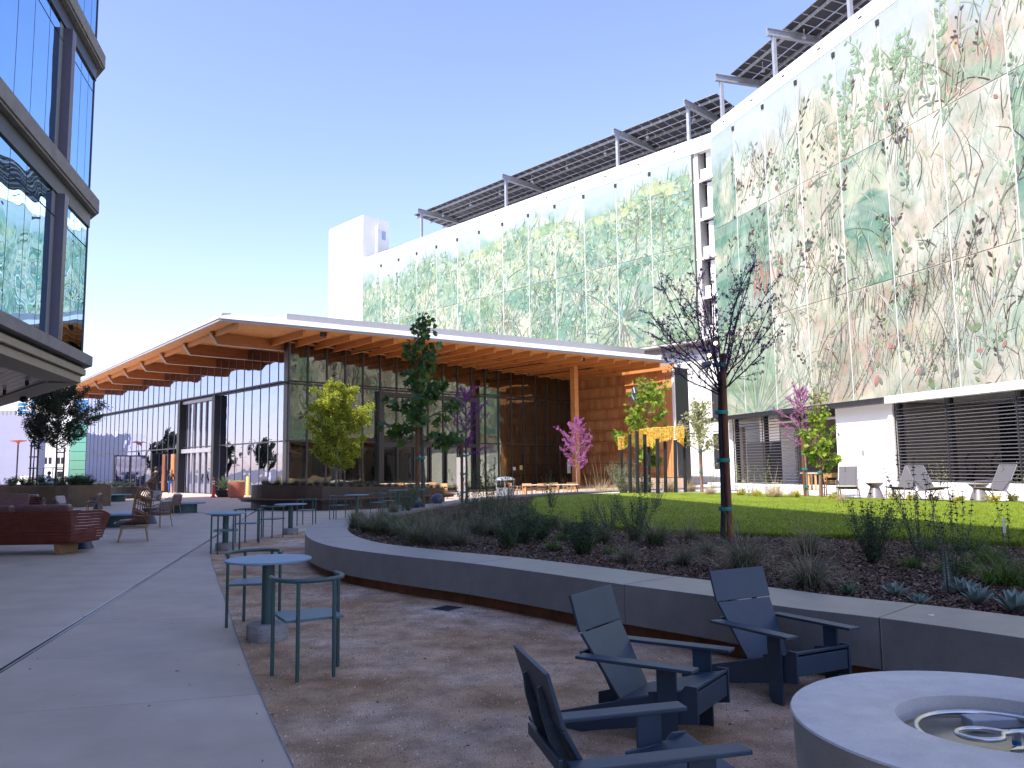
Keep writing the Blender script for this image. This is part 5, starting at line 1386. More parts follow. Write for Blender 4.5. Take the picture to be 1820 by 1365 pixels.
for v in [.36+.012*k for k in range(8)]+[.62+.010*k for k in range(7)]+[.02+.014*k for k in range(20)]:
    m.tube([wsh(-1+2*i/14, min(v, .99)) for i in range(15)], .006, 4, cap=False)
m.build('woven_band', WICK, wk)
m = MB(); m.obox((-.24, -.25, .30), (.58, 0, 0), (0, .5, 0), (0, 0, .05)); m.build('seat_frame', LEGW, wk, bevel=.01)
for x, y in ((.30, .22), (.30, -.22), (-.20, .22), (-.20, -.22)):
    m = MB(); m.tube([(x, y, .33), (x*1.25, y*1.2, 0)], [.026, .018], 8); m.build('leg', LEGW, wk, smooth=True)
m = MB(); m.lathe(.12, 0, [(.24, .42), (.27, .44), (.27, .47), (.23, .50)], 24); m.build('seat_cushion', LEATH2, wk, smooth=True)
q = G(238, 962); wk.location = (q.x+.05, q.y, .004); wk.rotation_euler = (0, 0, rad(205)); wk.scale = (1.0, 1.0, 1.0)
# ---- domed disc on a pedestal, stands in for a vehicle fender
q = G(88, 898); dt = thing('fender_stand_in', 'shallow domed blue grey shape in front of the brown planter, standing in for a vehicle fender', 'table', (q.x, q.y, 0))
zt_ = zat(88, 858, q.y)
m = MB(); m.lathe(q.x, q.y, [(.62, zt_-.05), (.64, zt_-.02), (.35, zt_+.05), (.01, zt_+.08)], 40); m.build('tabletop', TEALTOP, dt, smooth=True)
m = MB(); m.lathe(q.x, q.y, [(.25, 0), (.25, .03), (.05, .06), (.05, zt_-.04)], 20); m.build('pedestal', BLACKM, dt, smooth=True)
# ---- planters on the left
def rounded_planter(name, label, poly, h, mt, thick=.06, capm=None):
    c = (sum(p[0] for p in poly)/len(poly), sum(p[1] for p in poly)/len(poly), 0)
    t = thing(name, label, 'planter', c); m = MB(); pp = smooth_poly(poly, 4, True)
    n = len(pp); ar = sum(pp[i][0]*pp[(i+1) % n][1]-pp[(i+1) % n][0]*pp[i][1] for i in range(n))
    if ar < 0: pp = pp[::-1]
    hh = h if callable(h) else (lambda x, y: h)
    m.prism(pp, 0, lambda x, y: hh(x, y)); m.build('shell', mt, t)
    inn = [(c[0]+(p[0]-c[0])*.97, c[1]+(p[1]-c[1])*.97) for p in pp]
    m = MB(); m.prism(inn, lambda x, y: hh(x, y)-.02, lambda x, y: hh(x, y)+.004); m.build('soil', MULCH, t)
    return t
PB1 = rounded_planter('long_planter', 'long dark bronze planter with low shrubs behind the left lounge chairs', [(-34, 43), (-28, 38.3), (-22, 36.8), (-20.2, 37.6), (-20.0, 39.5), (-24, 43), (-32, 46)], 1.02, BRONZE)
q = G(203, 886); PB2 = rounded_planter('round_planter', 'low dark round planter of grasses beside the glass side wall', [(q.x-1.4, q.y+.2), (q.x-.6, q.y-.7), (q.x+.8, q.y-.7), (q.x+1.4, q.y+.3), (q.x+.8, q.y+1.4), (q.x-.8, q.y+1.4)], .72, BLACKM)
# ---- planter bench in the middle
bq = [G(441, 905), G(470, 910), G(560, 911), G(660, 903), G(770, 896)]
front = [xy(v) for v in bq]
bb = thing('planter_bench', 'long bronze metal planter with a timber slatted bench wrapped around it', 'planter bench', (*front[1], 0))
body = [(-11.15, 34.2), (-10.9, 33.2), (-10.0, 32.4), (-7.6, 31.6), (-4.9, 33.2), (-3.35, 35.1), (-3.2, 36.1), (-4.5, 37.6), (-8, 37.6), (-10.8, 36.2)]
pp = smooth_poly(body, 4, True)
def bh(x, y): return 1.0-.055*max(0, x+8.5)
m = MB(); ncut = 0
m.prism(pp, .0, lambda x, y: bh(x, y)); m.build('metal_shell', [mat('dark_brown_planter', (.075, .045, .03), .5, var=.2, scale=1.5)], bb)
cc = (-7.2, 34.8); inn = [(cc[0]+(p[0]-cc[0])*.96, cc[1]+(p[1]-cc[1])*.96) for p in pp]
m = MB(); m.prism(inn, lambda x, y: bh(x, y)-.02, lambda x, y: bh(x, y)+.004); m.build('soil', MULCH, bb)
fr = pp[:28]
slm = wood_mat('bench_ipe', (.11, .045, .022), (.17, .07, .035), (1, 1, 1), 4)
L2 = cum([*fr]); tl = L2[-1]
fo = offset_line(fr, -.52); fi = offset_line(fr, -.03)
# decide outward side
cx_, cy_ = cc
if (Vector(fo[5])-Vector((cx_, cy_))).length < (Vector(fr[5])-Vector((cx_, cy_))).length: fo = offset_line(fr, .52); fi = offset_line(fr, .03)
cnt = 0
for i in range(len(fr)-1):
    seg = (Vector(fr[i+1])-Vector(fr[i])).length; n = max(1, int(seg/.085))
    for k in range(n):
        t0_, t1_ = (k+.08)/n, (k+.92)/n
        a = Vector(fi[i]).lerp(Vector(fi[i+1]), t0_); b = Vector(fi[i]).lerp(Vector(fi[i+1]), t1_); c = Vector(fo[i]).lerp(Vector(fo[i+1]), t1_); d_ = Vector(fo[i]).lerp(Vector(fo[i+1]), t0_)
        m = MB(); m.prism([tuple(a), tuple(b), tuple(c), tuple(d_)], .42, .46); m.build('bench_slat', slm, bb); cnt += 1
m = MB()
for i in range(len(fr)-1):
    a, b = Vector(fi[i]), Vector(fi[i+1]); c, d_ = Vector(fi[i+1]).lerp(Vector(fo[i+1]), .8), Vector(fi[i]).lerp(Vector(fo[i]), .8)
    m.prism([tuple(a), tuple(b), tuple(c), tuple(d_)], .33, .415)
m.build('bench_support', BLACKM, bb)
# ---- pots, bollards, delineator by the side doors
q = G(420, 884); t = thing('terracotta_pot', 'large ribbed terracotta pot with pale succulents by the glass wall', 'plant pot', (q.x, q.y, 0))
m = MB(); m.lathe(q.x, q.y, [(.40, 0), (.44, .03), (.50, .30), (.52, .75), (.50, .93), (.46, .95), (.44, .90)], 40); m.build('pot_body', TERRA, t, smooth=True)
q2 = G(451, 880); q2.y += 2
t2_ = thing('terracotta_pot', 'second terracotta pot half hidden behind the planter bench end', 'plant pot', (q2.x, q2.y, 0)); m = MB(); m.lathe(q2.x, q2.y, [(.40, 0), (.50, .30), (.52, .75), (.50, .93), (.44, .90)], 32); m.build('pot_body', TERRA, t2_, smooth=True)
q3 = G(398, 883); t3_ = thing('bowl_pot', 'low black bowl pot holding a spiky agave beside the terracotta pot', 'plant pot', (q3.x, q3.y, 0)); m = MB(); m.lathe(q3.x, q3.y, [(.38, 0), (.52, .2), (.60, .42), (.56, .44), (.54, .40)], 32); m.build('bowl', BLACKM, t3_, smooth=True)
POTS = [(q, .93), (q2, .93), (q3, .42)]
for i, (x, y, h, lab) in enumerate(((341, 872, 1.05, 'yellow bollard seen in front of the side glass doors'), (440, 882, 1.25, 'yellow bollard between the terracotta pot and the planter bench'), (503, 872, 1.05, 'yellow bollard behind the planter bench at the glass corner'))):
    q = G(x, y); bo = thing('yellow_bollard', lab, 'bollard', (q.x, q.y, 0), group='yellow bollards by the pavilion')
    m = MB(); m.lathe(q.x, q.y, [(.11, 0), (.11, h-.06), (.06, h)], 16); m.build('post', YELP, bo, smooth=True)
    m = MB(); m.lathe(q.x, q.y, [(.18, 0), (.18, .02), (.12, .03)], 16); m.build('base_flange', YELP, bo)
q = G(379, 884); dl = thing('traffic_delineator', 'slim red plastic delineator post with white bands on the plaza', 'delineator post', (q.x, q.y, 0))
m = MB(); m.lathe(q.x, q.y, [(.17, 0), (.17, .05), (.10, .08), (.075, .30), (.06, 1.05)], 16); m.build('post', REDP, dl, smooth=True)
m = MB(); m.lathe(q.x, q.y, [(.068, .80), (.066, .88)], 16); m.lathe(q.x, q.y, [(.065, .95), (.063, 1.02)], 16); m.build('white_band', WHITE2, dl)
m = MB(); m.lathe(q.x, q.y, [(.035, 1.05), (.03, 1.12), (.05, 1.17), (.02, 1.22)], 10); m.build('top_grip', REDP, dl)
# ---- cement sign pillar and interior signs
q = G(821, 890); sp = thing('cement_pillar', 'tall pale cement pillar standing on the sunny patio behind the maple', 'pillar', (q.x, q.y, 0))
m = MB(); m.obox((q.x-.25, q.y, 0), (.46, .06, 0), (-.02, .30, 0), (0, 0, 2.12)); m.build('shaft', CEMW, sp, bevel=.008)
m = MB(); m.obox((q.x-.30, q.y-.05, 0), (.58, .06, 0), (-.02, .40, 0), (0, 0, .03)); m.build('base_plate', STRIPG, sp)
sgf = pl(545, 850, C0+dL*1.8, dF)[1]
sg = thing('directory_sign', 'pair of tall pale sign panels with vertical dark lettering inside the glass corner', 'sign', PV(sgf, 1.8))
for k, (x0, x1) in enumerate(((532, 534.5), (537, 543.5), (544.5, 554))):
    a = pl(x0, 850, C0+dL*1.8, dF)[1]; b = pl(x1, 850, C0+dL*1.8, dF)[1]
    m = MB(); m.obox(PV(a, 1.8, .1), dF*(b-a), dL*.12, Z3*2.75); pn = m.build('sign_panel', [CEMW, CEMW, BEIGE][k], sg)
    if k:
        rs = random.Random(k)
        m = MB(); z = .35
        while z < 2.5:
            h = rs.uniform(.07, .13); w_ = (b-a)*(.5 if k == 1 else .28); s0_ = a+(b-a)*(.25 if k == 1 else .62)
            m.obox(PV(s0_, 1.79, z), dF*w_, dL*-.01, Z3*.03); m.obox(PV(s0_, 1.79, z+.03), dF*.03, dL*-.01, Z3*(h-.03)); z += h+.05
        m.build('lettering', BLACKM, pn)
# hanging yellow artwork inside the corner
ya = thing('hanging_mosaic', 'wavy golden mosaic artwork hanging inside the glass corner', 'artwork', PV(1.2, 1.0, 3))
vs = []; fs = []; n = 26
for i in range(n+1):
    u = i/n; f_ = -.0+.1+3.6*u; z = 2.75+.42*math.cos(u*9.5)+.1*math.sin(u*23); h = .42+.28*math.sin(u*9.5+1.2)**2
    for dd in (0, .06): vs += [PV(f_, .8+dd, z), PV(f_, .8+dd, z+h)]
for i in range(n):
    a = i*4; b = a+4; fs += [(a, b, b+1, a+1), (a+2, a+3, b+3, b+2), (a+1, b+1, b+3, a+3), (a, a+2, b+2, b)]
m = MB(); m.add(vs, fs); m.build('mosaic_sheet', YELLOW, ya)
# ---- yellow sculpture on black posts
sc = thing('mosaic_sculpture', 'golden yellow mosaic canopy sculpture carried on a row of black posts', 'sculpture', G(1160, 882, .46))
sp_px = [(1103, 884, 778), (1119, 889, 772), (1132, 892, 766), (1146, 890, 772), (1153, 884, 790), (1168, 893, 780), (1182, 887, 785), (1200, 890, 782), (1217, 886, 775)]
bs = []
for (x, y, yt) in sp_px:
    b = P(x+1, 870, 33.0-(y-888)*.22); z = zat(x, yt, b.y); bs.append((b, z))
    m = MB(); m.tube([(b.x, b.y, .4), (b.x+.05, b.y+.02, z)], .075, 8); m.build('post', BLACKM, sc, smooth=True)
rs = random.Random(77)
def mosaic(pxs, Y, name, mt):
    """folded net of square tesserae given by top line and bottom line in depth plane Y"""
    me_ = MB(); me2 = MB()
    for (x0, x1, yt0, yt1, yb0, yb1, Ya, Yb) in pxs:
        nx = max(2, int(abs(x1-x0)/1.5)); 
        for i in range(nx):
            t0_ = i/nx; Yc = Ya+(Yb-Ya)*t0_+rs.uniform(-.03, .03)
            x = x0+(x1-x0)*t0_; yt = yt0+(yt1-yt0)*t0_; yb = yb0+(yb1-yb0)*t0_+rs.uniform(-1.5, 1.5)
            a = P(x, yt, Yc); bz = zat(x, yb, Yc); nz = max(2, int((a.z-bz)/.062)); w = (P(x1, yt, Yb)-P(x0, yt, Ya))/nx
            for j in range(nz):
                z = bz+(a.z-bz)*j/nz
                me_.add([], [])
                tgt = me_
                k = 0 if rs.random() < .72 else 1
                yo = rs.uniform(-.012, .012)
                tgt.obox((a.x+w.x*.06, a.y+yo+w.y*.06, z+.004), (w.x*.80, w.y*.80, 0), (0, .02, 0), (0, 0, (a.z-bz)/nz*.78), k)
    return me_
mm_ = mosaic([(1098, 1111, 776, 775, 800, 797, 33.3, 33.3), (1111, 1124, 771, 770, 790, 794, 32.9, 33.5), (1124, 1146, 766, 762, 795, 797, 32.7, 33.2), (1136, 1160, 762, 760, 790, 796, 33.9, 33.3), (1158, 1188, 759, 758, 788, 782, 33.0, 33.0), (1186, 1216, 757, 757, 781, 778, 32.9, 32.9), (1202, 1215, 770, 768, 782, 796, 33.5, 33.3)], 31, '', YELLOW)
o = mm_.build('mosaic_canopy', [YELLOW, ORANGEM], sc); o['kind'] = 'stuff'
# ---- boulders / dark globes among the plants
for i, (x, y, r, lab) in enumerate(((736, 902, .22, 'dark navy ball shaped light fixture lying left of the maple trunk'), (777, 894, .20, 'grey blue globe light fixture right of the maple trunk'))):
    q = G(x, y+4, MZ); t = thing('globe_light', lab, 'light fixture', (q.x, q.y, MZ)); m = MB(); m.ball((q.x, q.y, MZ+r*.95), r, 24, 16, sz=.92); m.build('globe', NAVYC, t, smooth=True)
    m = MB(); m.lathe(q.x, q.y, [(r*.5, MZ), (r*.5, MZ+.05)], 16); m.build('base', BLACKM, t)
# ---- sling lounge chairs on the terrace (faces +x)
def make_sling():
    t = thing('sling_lounger', 'x', 'lounge chair', (0, 0, 0))
    m = MB(); m.plate([(.42, -.27, .40), (.42, .27, .40), (-.12, .27, .30), (-.12, -.27, .30)], (0, 0, .012)); m.build('seat_sling', MESHF, t)
    m = MB(); m.plate([(-.12, -.27, .31), (-.12, .27, .31), (-.52, .27, 1.0), (-.52, -.27, 1.0)], (.012, 0, .006)); m.build('back_sling', MESHF, t)
    m = MB()
    for y in (-.29, .29):
        m.tube([(.44, y, .41), (-.12, y, .30), (-.53, y, 1.02)], .016, 6)
    m.tube([(-.53, -.29, 1.02), (-.53, .29, 1.02)], .016, 6); m.tube([(.44, -.29, .41), (.44, .29, .41)], .016, 6); m.tube([(-.33, -.27, .66), (-.33, .27, .66)], .01, 5)
    m.build('sling_frame', ALU, t, smooth=True)
    for y in (-.31, .31):
        m = MB(); m.tube([(.36, y, 0), (.30, y, .58), (-.33, y, .60)], .015, 6); m.build('arm_and_leg', ALU, t, smooth=True)
        m = MB(); m.tube([(-.40, y, 0), (-.12, y, .32)], .015, 6); m.build('rear_leg', ALU, t, smooth=True)
    return t
sl = make_sling()
for i, (x, y, az, lab) in enumerate(((1508, 891, -118, 'grey sling lounge chair in front of the white wall, facing the camera'), (1606, 893, 205, 'grey sling lounge chair facing left, first before the louvres'), (1655, 895, -75, 'grey sling lounge chair facing the lawn in the middle of the louvred wall'), (1768, 897, 192, 'grey sling lounge chair leaning right at the far right of the terrace'))):
    q = G(x, y-4, .462); place_copy(sl, i > 0, (q.x, q.y, .464), rad(az), lab, 'grey sling lounge chairs on the terrace')
def make_drum():
    t = thing('drum_table', 'x', 'side table', (0, 0, 0)); m = MB(); m.lathe(0, 0, [(.22, 0), (.19, .1), (.12, .30)], 28, cap=False); m.build('flared_base', ALU, t, smooth=True)
    m = MB(); m.lathe(0, 0, [(.12, .30), (.24, .41), (.24, .43)], 28); m.build('top_dish', mat('drum_top', (.28, .22, .20), .5), t, smooth=True); return t
dm = make_drum()
for i, (x, y, lab) in enumerate(((1741, 893, 'small flared side table beside the rightmost sling chair'), (1556, 888, 'small flared side table in front of the white wall shrub shadow'))):
    q = G(x, y-3, .462); place_copy(dm, i > 0, (q.x, q.y, .464), 0, lab, 'flared side tables on the terrace', scale=1.15)
# ---- teak dining chairs (faces +x)
def make_teak():
    t = thing('teak_chair', 'x', 'dining chair', (0, 0, 0))
    m = MB(); m.obox((-.23, -.23, .43), (.46, 0, 0), (0, .46, 0), (0, 0, .03)); m.build('seat', TEAK, t, bevel=.008)
    for x, y, h in ((.21, .21, .62), (.21, -.21, .62), (-.22, .21, .80), (-.22, -.21, .80)):
        m = MB(); m.tube([(x*1.15, y*1.1, 0), (x, y, .43), (x*1.1, y, h)], .02, 6); m.build('leg', TEAK, t, smooth=True)
    for y in (.24, -.24):
        m = MB(); m.obox((-.25, y-.025, .61), (.52, 0, 0), (0, .05, 0), (0, 0, .022)); m.build('armrest', TEAK, t)
    m = MB(); m.plate([(-.25, -.23, .64), (-.25, .23, .64), (-.28, .23, .80), (-.28, -.23, .80)], (.02, 0, 0)); m.build('back_board', TEAK, t)
    m = MB(); m.obox((-.245, -.21, .50), (.018, 0, 0), (0, .42, 0), (0, 0, .05)); m.build('back_rail', TEAK, t)
    return t
tk = make_teak()
tkp = [(1480, 884, 60, .46, 'teak chair beside the white wall at the edge of the shaded alcove'), (785, 889, 250, 0, 'sunlit teak chair right of the maple trunk'), (773, 884, 70, 0, 'teak chair at the far side of the patio table behind the maple'),
       (716, 885, 80, 0, 'teak chair at the left end of the patio tables'), (915, 888, 20, 0, 'teak chair at the left end of the long sunny table'), (938, 890, 80, 0, 'teak chair second along the long sunny patio table'), (962, 890, 100, 0, 'teak chair in the middle of the long sunny patio table'), (985, 888, 80, 0, 'teak chair at the right of the long sunny patio table'), (1012, 888, 110, 0, 'teak chair below the timber column'), (700, 887, 200, 0, 'teak chair low behind the planter bench')]
for i, (x, y, az, z, lab) in enumerate(tkp):
    q = G(x, y-2, z); place_copy(tk, i > 0, (q.x, q.y, z+.004), rad(az), lab, 'teak dining chairs')
def teak_table(x0, x1, y, yt, z0, lab, yaw=0):
    a = G(x0, y, z0); b = G(x1, y, z0); b.y = a.y+(b.y-a.y)*.3; L_ = (b-a).length; h = .74
    t = thing('teak_table', lab, 'dining table', ((a+b)/2)); d = (b-a).normalized(); n = Vector((-d.y, d.x, 0))
    nb = 6
    for i in range(nb):
        m = MB(); m.obox(a+n*(i*.15)+Z3*(h-.035), d*L_, n*.142, Z3*.035); m.build('top_board', mat('sun_bleached_teak', (.62, .50, .38), .6, var=.08), t)
    for s_ in (.12, L_-.2):
        for w_ in (.06, .78):
            m = MB(); m.obox(a+d*s_+n*w_, d*.07, n*.07, Z3*(h-.04)); m.build('leg', TEAK, t)
    return t
teak_table(928, 1030, 889, 865, 0, 'long teak dining table in full sun in front of the dark glazing')
teak_table(675, 770, 882, 866, 0, 'teak dining table behind the planter bench and maple')
teak_table(1432, 1462, 872, 0, .464, 'brown table inside the shaded terrace alcove')
# litter bin and grill in alcove
q = G(898, 889); lb = thing('litter_bin', 'grey slatted litter bin with a domed lid on the patio', 'litter bin', (q.x, q.y, 0))
m = MB(); m.lathe(q.x, q.y, [(.40, .05), (.42, .60)], 20); m.build('bin_body', GREYM, lb)
for i in range(18):
    a = 2*PI*i/18; m = MB(); m.box(q.x+.43*math.cos(a), q.y+.43*math.sin(a), .34, .03, .09, .55, rz=a); m.build('bin_slat', GALV, lb)
m = MB(); m.lathe(q.x, q.y, [(.50, .98), (.48, 1.02), (.30, 1.12), (.01, 1.15)], 24); m.build('lid', GALV, lb, smooth=True)
for a in (0, PI/2, PI, 3*PI/2):
    m = MB(); m.tube([(q.x+.42*math.cos(a), q.y+.42*math.sin(a), .58), (q.x+.44*math.cos(a), q.y+.44*math.sin(a), .99)], .02, 5); m.build('lid_post', GALV, lb)
q = G(1447, 868, .464); gr = thing('kettle_grill', 'round black grill on the table in the shaded alcove', 'grill', (q.x, q.y, .464+.74))
z_ = zat(1447, 838, q.y)
m = MB(); m.lathe(q.x, q.y+.3, [(.12, z_-.22), (.36, z_-.12), (.40, z_)], 20); m.build('bowl', BLACKM, gr, smooth=True); m = MB(); m.lathe(q.x, q.y+.3, [(.41, z_), (.38, z_+.03), (.2, z_+.05)], 20); m.build('lid', BLACKM, gr, smooth=True)
# ---- exercise bikes behind the louvres
for k, x in enumerate((1727, 1775)):
    q = pl(x, 850, PB0-nP*3.5, dP)[0]; X, Y = q.x, q.y
    t = thing('exercise_bike', ('left' if k == 0 else 'right')+'hand black exercise bike in the gym behind the louvres', 'exercise bike', (X, Y, .47), group='exercise bikes behind the louvres')
    m = MB(); m.tube([(X-.5, Y, .5), (X+.5, Y, .5)], .04, 6); m.build('floor_bar', BLACKM, t)
    m = MB(); m.tube([(X-.3, Y, .55), (X-.1, Y, 1.05), (X-.25, Y, 1.55)], .05, 6); m.tube([(X-.1, Y, 1.05), (X+.25, Y, .6)], .05, 6); m.tube([(X+.05, Y, .8), (X+.25, Y, 1.45)], .04, 6); m.build('frame', BLACKM, t, smooth=True)
    m = MB(); m.lathe(X, Y, [(.0, 0)], 3) if False else m.tube([(X-.3+.26*math.cos(w), Y, .82+.26*math.sin(w)) for w in [i*PI/12 for i in range(25)]], .03, 6, cap=False); m.build('flywheel', BLACKM, t)
    m = MB(); m.tube([(X-.3, Y-.25, 1.75), (X-.25, Y, 1.6), (X-.3, Y+.25, 1.75)], .025, 6); m.tube([(X-.25, Y, 1.55), (X-.05, Y, 1.9), (X+.1, Y, 1.95)], .025, 6); m.build('handlebar', BLACKM, t)
    m = MB(); m.rbox(X+.28, Y, 1.5, .28, .16, .07); m.build('saddle', BLACKM, t, bevel=.02)
# raised planter by the cedar wall end
q = G(1150, 877, .3); t = thing('masonry_planter', 'long low tan planter box with small plants in front of the cedar wall', 'planter', (q.x+1, q.y+6, 0))
a = P(1110, 860, 44); b = P(1216, 860, 40); m = MB(); z1 = zat(1216, 850, 40)
d = Vector((b.x-a.x, b.y-a.y, 0)); m.obox((a.x, a.y, 0), d, Vector((.5, 2.0, 0)), (0, 0, z1)); m.build('box_wall', mat('tan_plaster', (.42, .30, .22), .8, var=.06), t)
m = MB(); m.obox((a.x+.1, a.y+.15, z1), d*.97, Vector((.4, 1.7, 0)), (0, 0, .02)); m.build('soil', MULCH, t)
# garden label stake in the bed
q = G(1787, 968, MZ); t = thing('plant_label_stake', 'thin plastic plant marker stake in the bed near the right edge of the lawn', 'plant marker', (q.x, q.y, MZ))
m = MB(); m.tube([(q.x, q.y, MZ), (q.x, q.y, MZ+.22)], .004, 5); m.build('stem', GALV, t); m = MB(); m.plate([(q.x-.018, q.y, MZ+.16), (q.x+.018, q.y, MZ+.16), (q.x+.018, q.y, MZ+.36), (q.x+.008, q.y, MZ+.40), (q.x-.018, q.y, MZ+.34)], (0, .003, 0)); m.build('blade', mat('clear_plastic', (.55, .6, .6), .3), t)
# small litter on the seat wall
q = G(1655, 1094, ZT); t = thing('fallen_petal', 'small white scrap lying on top of the seat wall at the right', 'litter', (q.x, q.y, ZT)); m = MB(); m.lathe(q.x, q.y, [(.022, ZT+.001), (.020, ZT+.006)], 10, sx=1, sy=.6); m.build('scrap', WHITE2, t)

# ================================================================== PEOPLE
def skin_body(name, verts, edges, radii, mt, parent, sub=2):
    me = D.meshes.new(name); me.from_pydata(verts, edges, []); me.materials.append(mt)
    o = D.objects.new(name, me); COL.objects.link(o); o.parent = parent
    if not me.skin_vertices: me.attributes.new('skin_vertices', 'FLOAT', 'POINT') if False else None
    return o
def person(label, loc, yaw, pose, top_m, leg_m, hair_m, hair_long=False, h=1.72, cat='person'):
    """continuous lofted figure: torso+legs, arms, head; local +x is forward"""
    import bmesh
    t = thing('person', label, cat, loc, yaw)
    V = []; E = []; Rr = []
    def vtx(p, r): V.append(p); Rr.append(r); return len(V)-1
    sit = pose == 'sit'
    hipz = .92 if not sit else .50
    pel = vtx((0, 0, hipz), .14); wai = vtx((.0, 0, hipz+.16), .125); che = vtx((.0, 0, hipz+.36), .155); shl = vtx((0, 0, hipz+.50), .10); nk = vtx((.01, 0, hipz+.58), .055); hd = vtx((.02, 0, hipz+.70), .085); ht_ = vtx((.02, 0, hipz+.78), .075)
    E += [(pel, wai), (wai, che), (che, shl), (shl, nk), (nk, hd), (hd, ht_)]
    legs = []
    for sy, st in ((1, 1), (-1, -1)):
        hp = vtx((0, .09*sy, hipz-.06), .10)
        if sit: kn = vtx((.42, .12*sy, hipz), .07); an = vtx((.48, .12*sy, .08), .045); to = vtx((.62, .12*sy, .04), .04)
        else: kn = vtx((.10*st+.03, .10*sy, .48), .068); an = vtx((.22*st-.02, .10*sy, .08), .045); to = vtx((.22*st+.13, .10*sy, .035), .038)
        E += [(pel, hp), (hp, kn), (kn, an), (an, to)]
        legs.append((hp, kn, an))
    for sy, st in ((1, -1), (-1, 1)):
        s1 = vtx((0, .17*sy, hipz+.47), .062)
        if pose == 'drive': el = vtx((.18, .22*sy, hipz+.28), .045); wr = vtx((.40, .18*sy, hipz+.25), .032); ha = vtx((.48, .17*sy, hipz+.26), .036)
        else: el = vtx((.05*st, .23*sy, hipz+.20), .045); wr = vtx((.16*st+.06, .22*sy, hipz-.02), .032); ha = vtx((.18*st+.08, .21*sy, hipz-.11), .036)
        E += [(shl, s1), (s1, el), (el, wr), (wr, ha)]
    me = D.meshes.new('body'); me.from_pydata(V, E, [])
    o = D.objects.new('body', me); COL.objects.link(o)
    mod = o.modifiers.new('skin', 'SKIN'); mod.use_smooth_shade = True
    if len(me.skin_vertices) == 0:
        bpy.context.view_layer.objects.active = o; o.select_set(True); bpy.ops.mesh.customdata_skin_add(); o.select_set(False)
    for i, r in enumerate(Rr): me.skin_vertices[0].data[i].radius = (r, r)
    me.skin_vertices[0].data[0].use_root = True
    s2 = o.modifiers.new('sub', 'SUBSURF'); s2.levels = 2; s2.render_levels = 2
    dg = bpy.context.evaluated_depsgraph_get(); ev = o.evaluated_get(dg); nm = D.meshes.new_from_object(ev)
    nm.materials.clear()
    for mm in (top_m, leg_m, SKIN, BLACKC): nm.materials.append(mm)
    for p in nm.polygons:
        c = p.center; z = c.z; out = math.hypot(c.x, c.y)
        if z > hipz+.545: k = 2
        elif abs(c.y) > .185 and z < hipz+.0 and not sit: k = 2
        elif z < .075: k = 3
        elif z < hipz+.02 and abs(c.y) < .185: k = 1
        elif sit and z < hipz+.10: k = 1
        else: k = 0
        p.material_index = k; p.use_smooth = True
    D.objects.remove(o); b = D.objects.new('body', nm); COL.objects.link(b); b.parent = t
    hz = hipz+.72
    m = MB(); m.ball((-.005, 0, hz+.03), .112, 14, 10, sz=1.05)
    if hair_long: m.tube([(-.06, 0, hz+.02), (-.10, 0, hz-.12), (-.115, 0, hz-.30), (-.10, 0, hz-.42)], [.09, .10, .09, .03], 10)
    m.build('hair', hair_m, t, smooth=True, world=False)
    m = MB(); m.ball((.115, 0, hz), .016, 8, 6); 
    for sy in (-1, 1): m.ball((.02, .098*sy, hz), .022, 6, 5)
    m.build('nose_and_ears', SKIN, t, smooth=True, world=False)
    return t
q = G(303, 877); pw_ = person('woman with long fair hair in a dark jacket and blue jeans walking towards the doors', (q.x, q.y, 0), rad(120), 'walk', NAVYCL, JEANS, HAIRB, True)
q = G(276, 884); pm_ = person('person in black seen from behind above the wicker chair', (q.x, q.y, 0), rad(110), 'stand', BLACKC, BLACKC, HAIRD); pm_.scale = (1.12, 1.12, 1.1)
# utility cart and driver behind the left planter
q = G(80, 868); cx, cy = q.x, 50.0; cx = P(80, 850, 50).x
ct = thing('utility_cart', 'green utility cart with a canopy behind the left planter', 'utility cart', (cx, cy, 0))
m = MB(); m.obox((cx-1.1, cy-.6, .45), (2.2, 0, 0), (0, 1.2, 0), (0, 0, .35)); m.build('body', GREENV, ct, bevel=.08)
m = MB(); m.plate([(cx-1.1, cy-.6, .8), (cx-.55, cy-.6, .8), (cx-.7, cy-.6, 1.05), (cx-1.05, cy-.6, .98)], (0, 1.2, 0)); m.build('hood', GREENV, ct, bevel=.05)
for x in (-.75, .75):
    for y in (-.6, .6): m = MB(); m.tube([(cx+x, cy+y-.1, .3), (cx+x, cy+y+.1, .3)], .30, 18); m.build('wheel', BLACKM, ct, smooth=True)
m = MB(); m.obox((cx+.0, cy-.5, .8), (.5, 0, 0), (0, 1.0, 0), (0, 0, .12)); m.obox((cx+.45, cy-.5, .8), (.12, 0, 0), (0, 1.0, 0), (0, 0, .5)); m.build('seat', BLACKM, ct, bevel=.03)
m = MB()
for x in (-.5, .75):
    for y in (-.55, .55): m.tube([(cx+x, cy+y, .8), (cx+x+.05, cy+y, 1.95)], .02, 6)
m.build('canopy_frame', BLACKM, ct)
m = MB(); m.obox((cx-.65, cy-.62, 1.93), (1.5, 0, 0), (0, 1.24, 0), (0, 0, .05)); m.build('canopy_roof', BLACKM, ct, bevel=.02)
pd_ = person('driver in a bright blue shirt and cap seated on the green cart', (cx+.25, cy, .38), rad(180), 'sit', BLUECL, BLACKC, HAIRD)
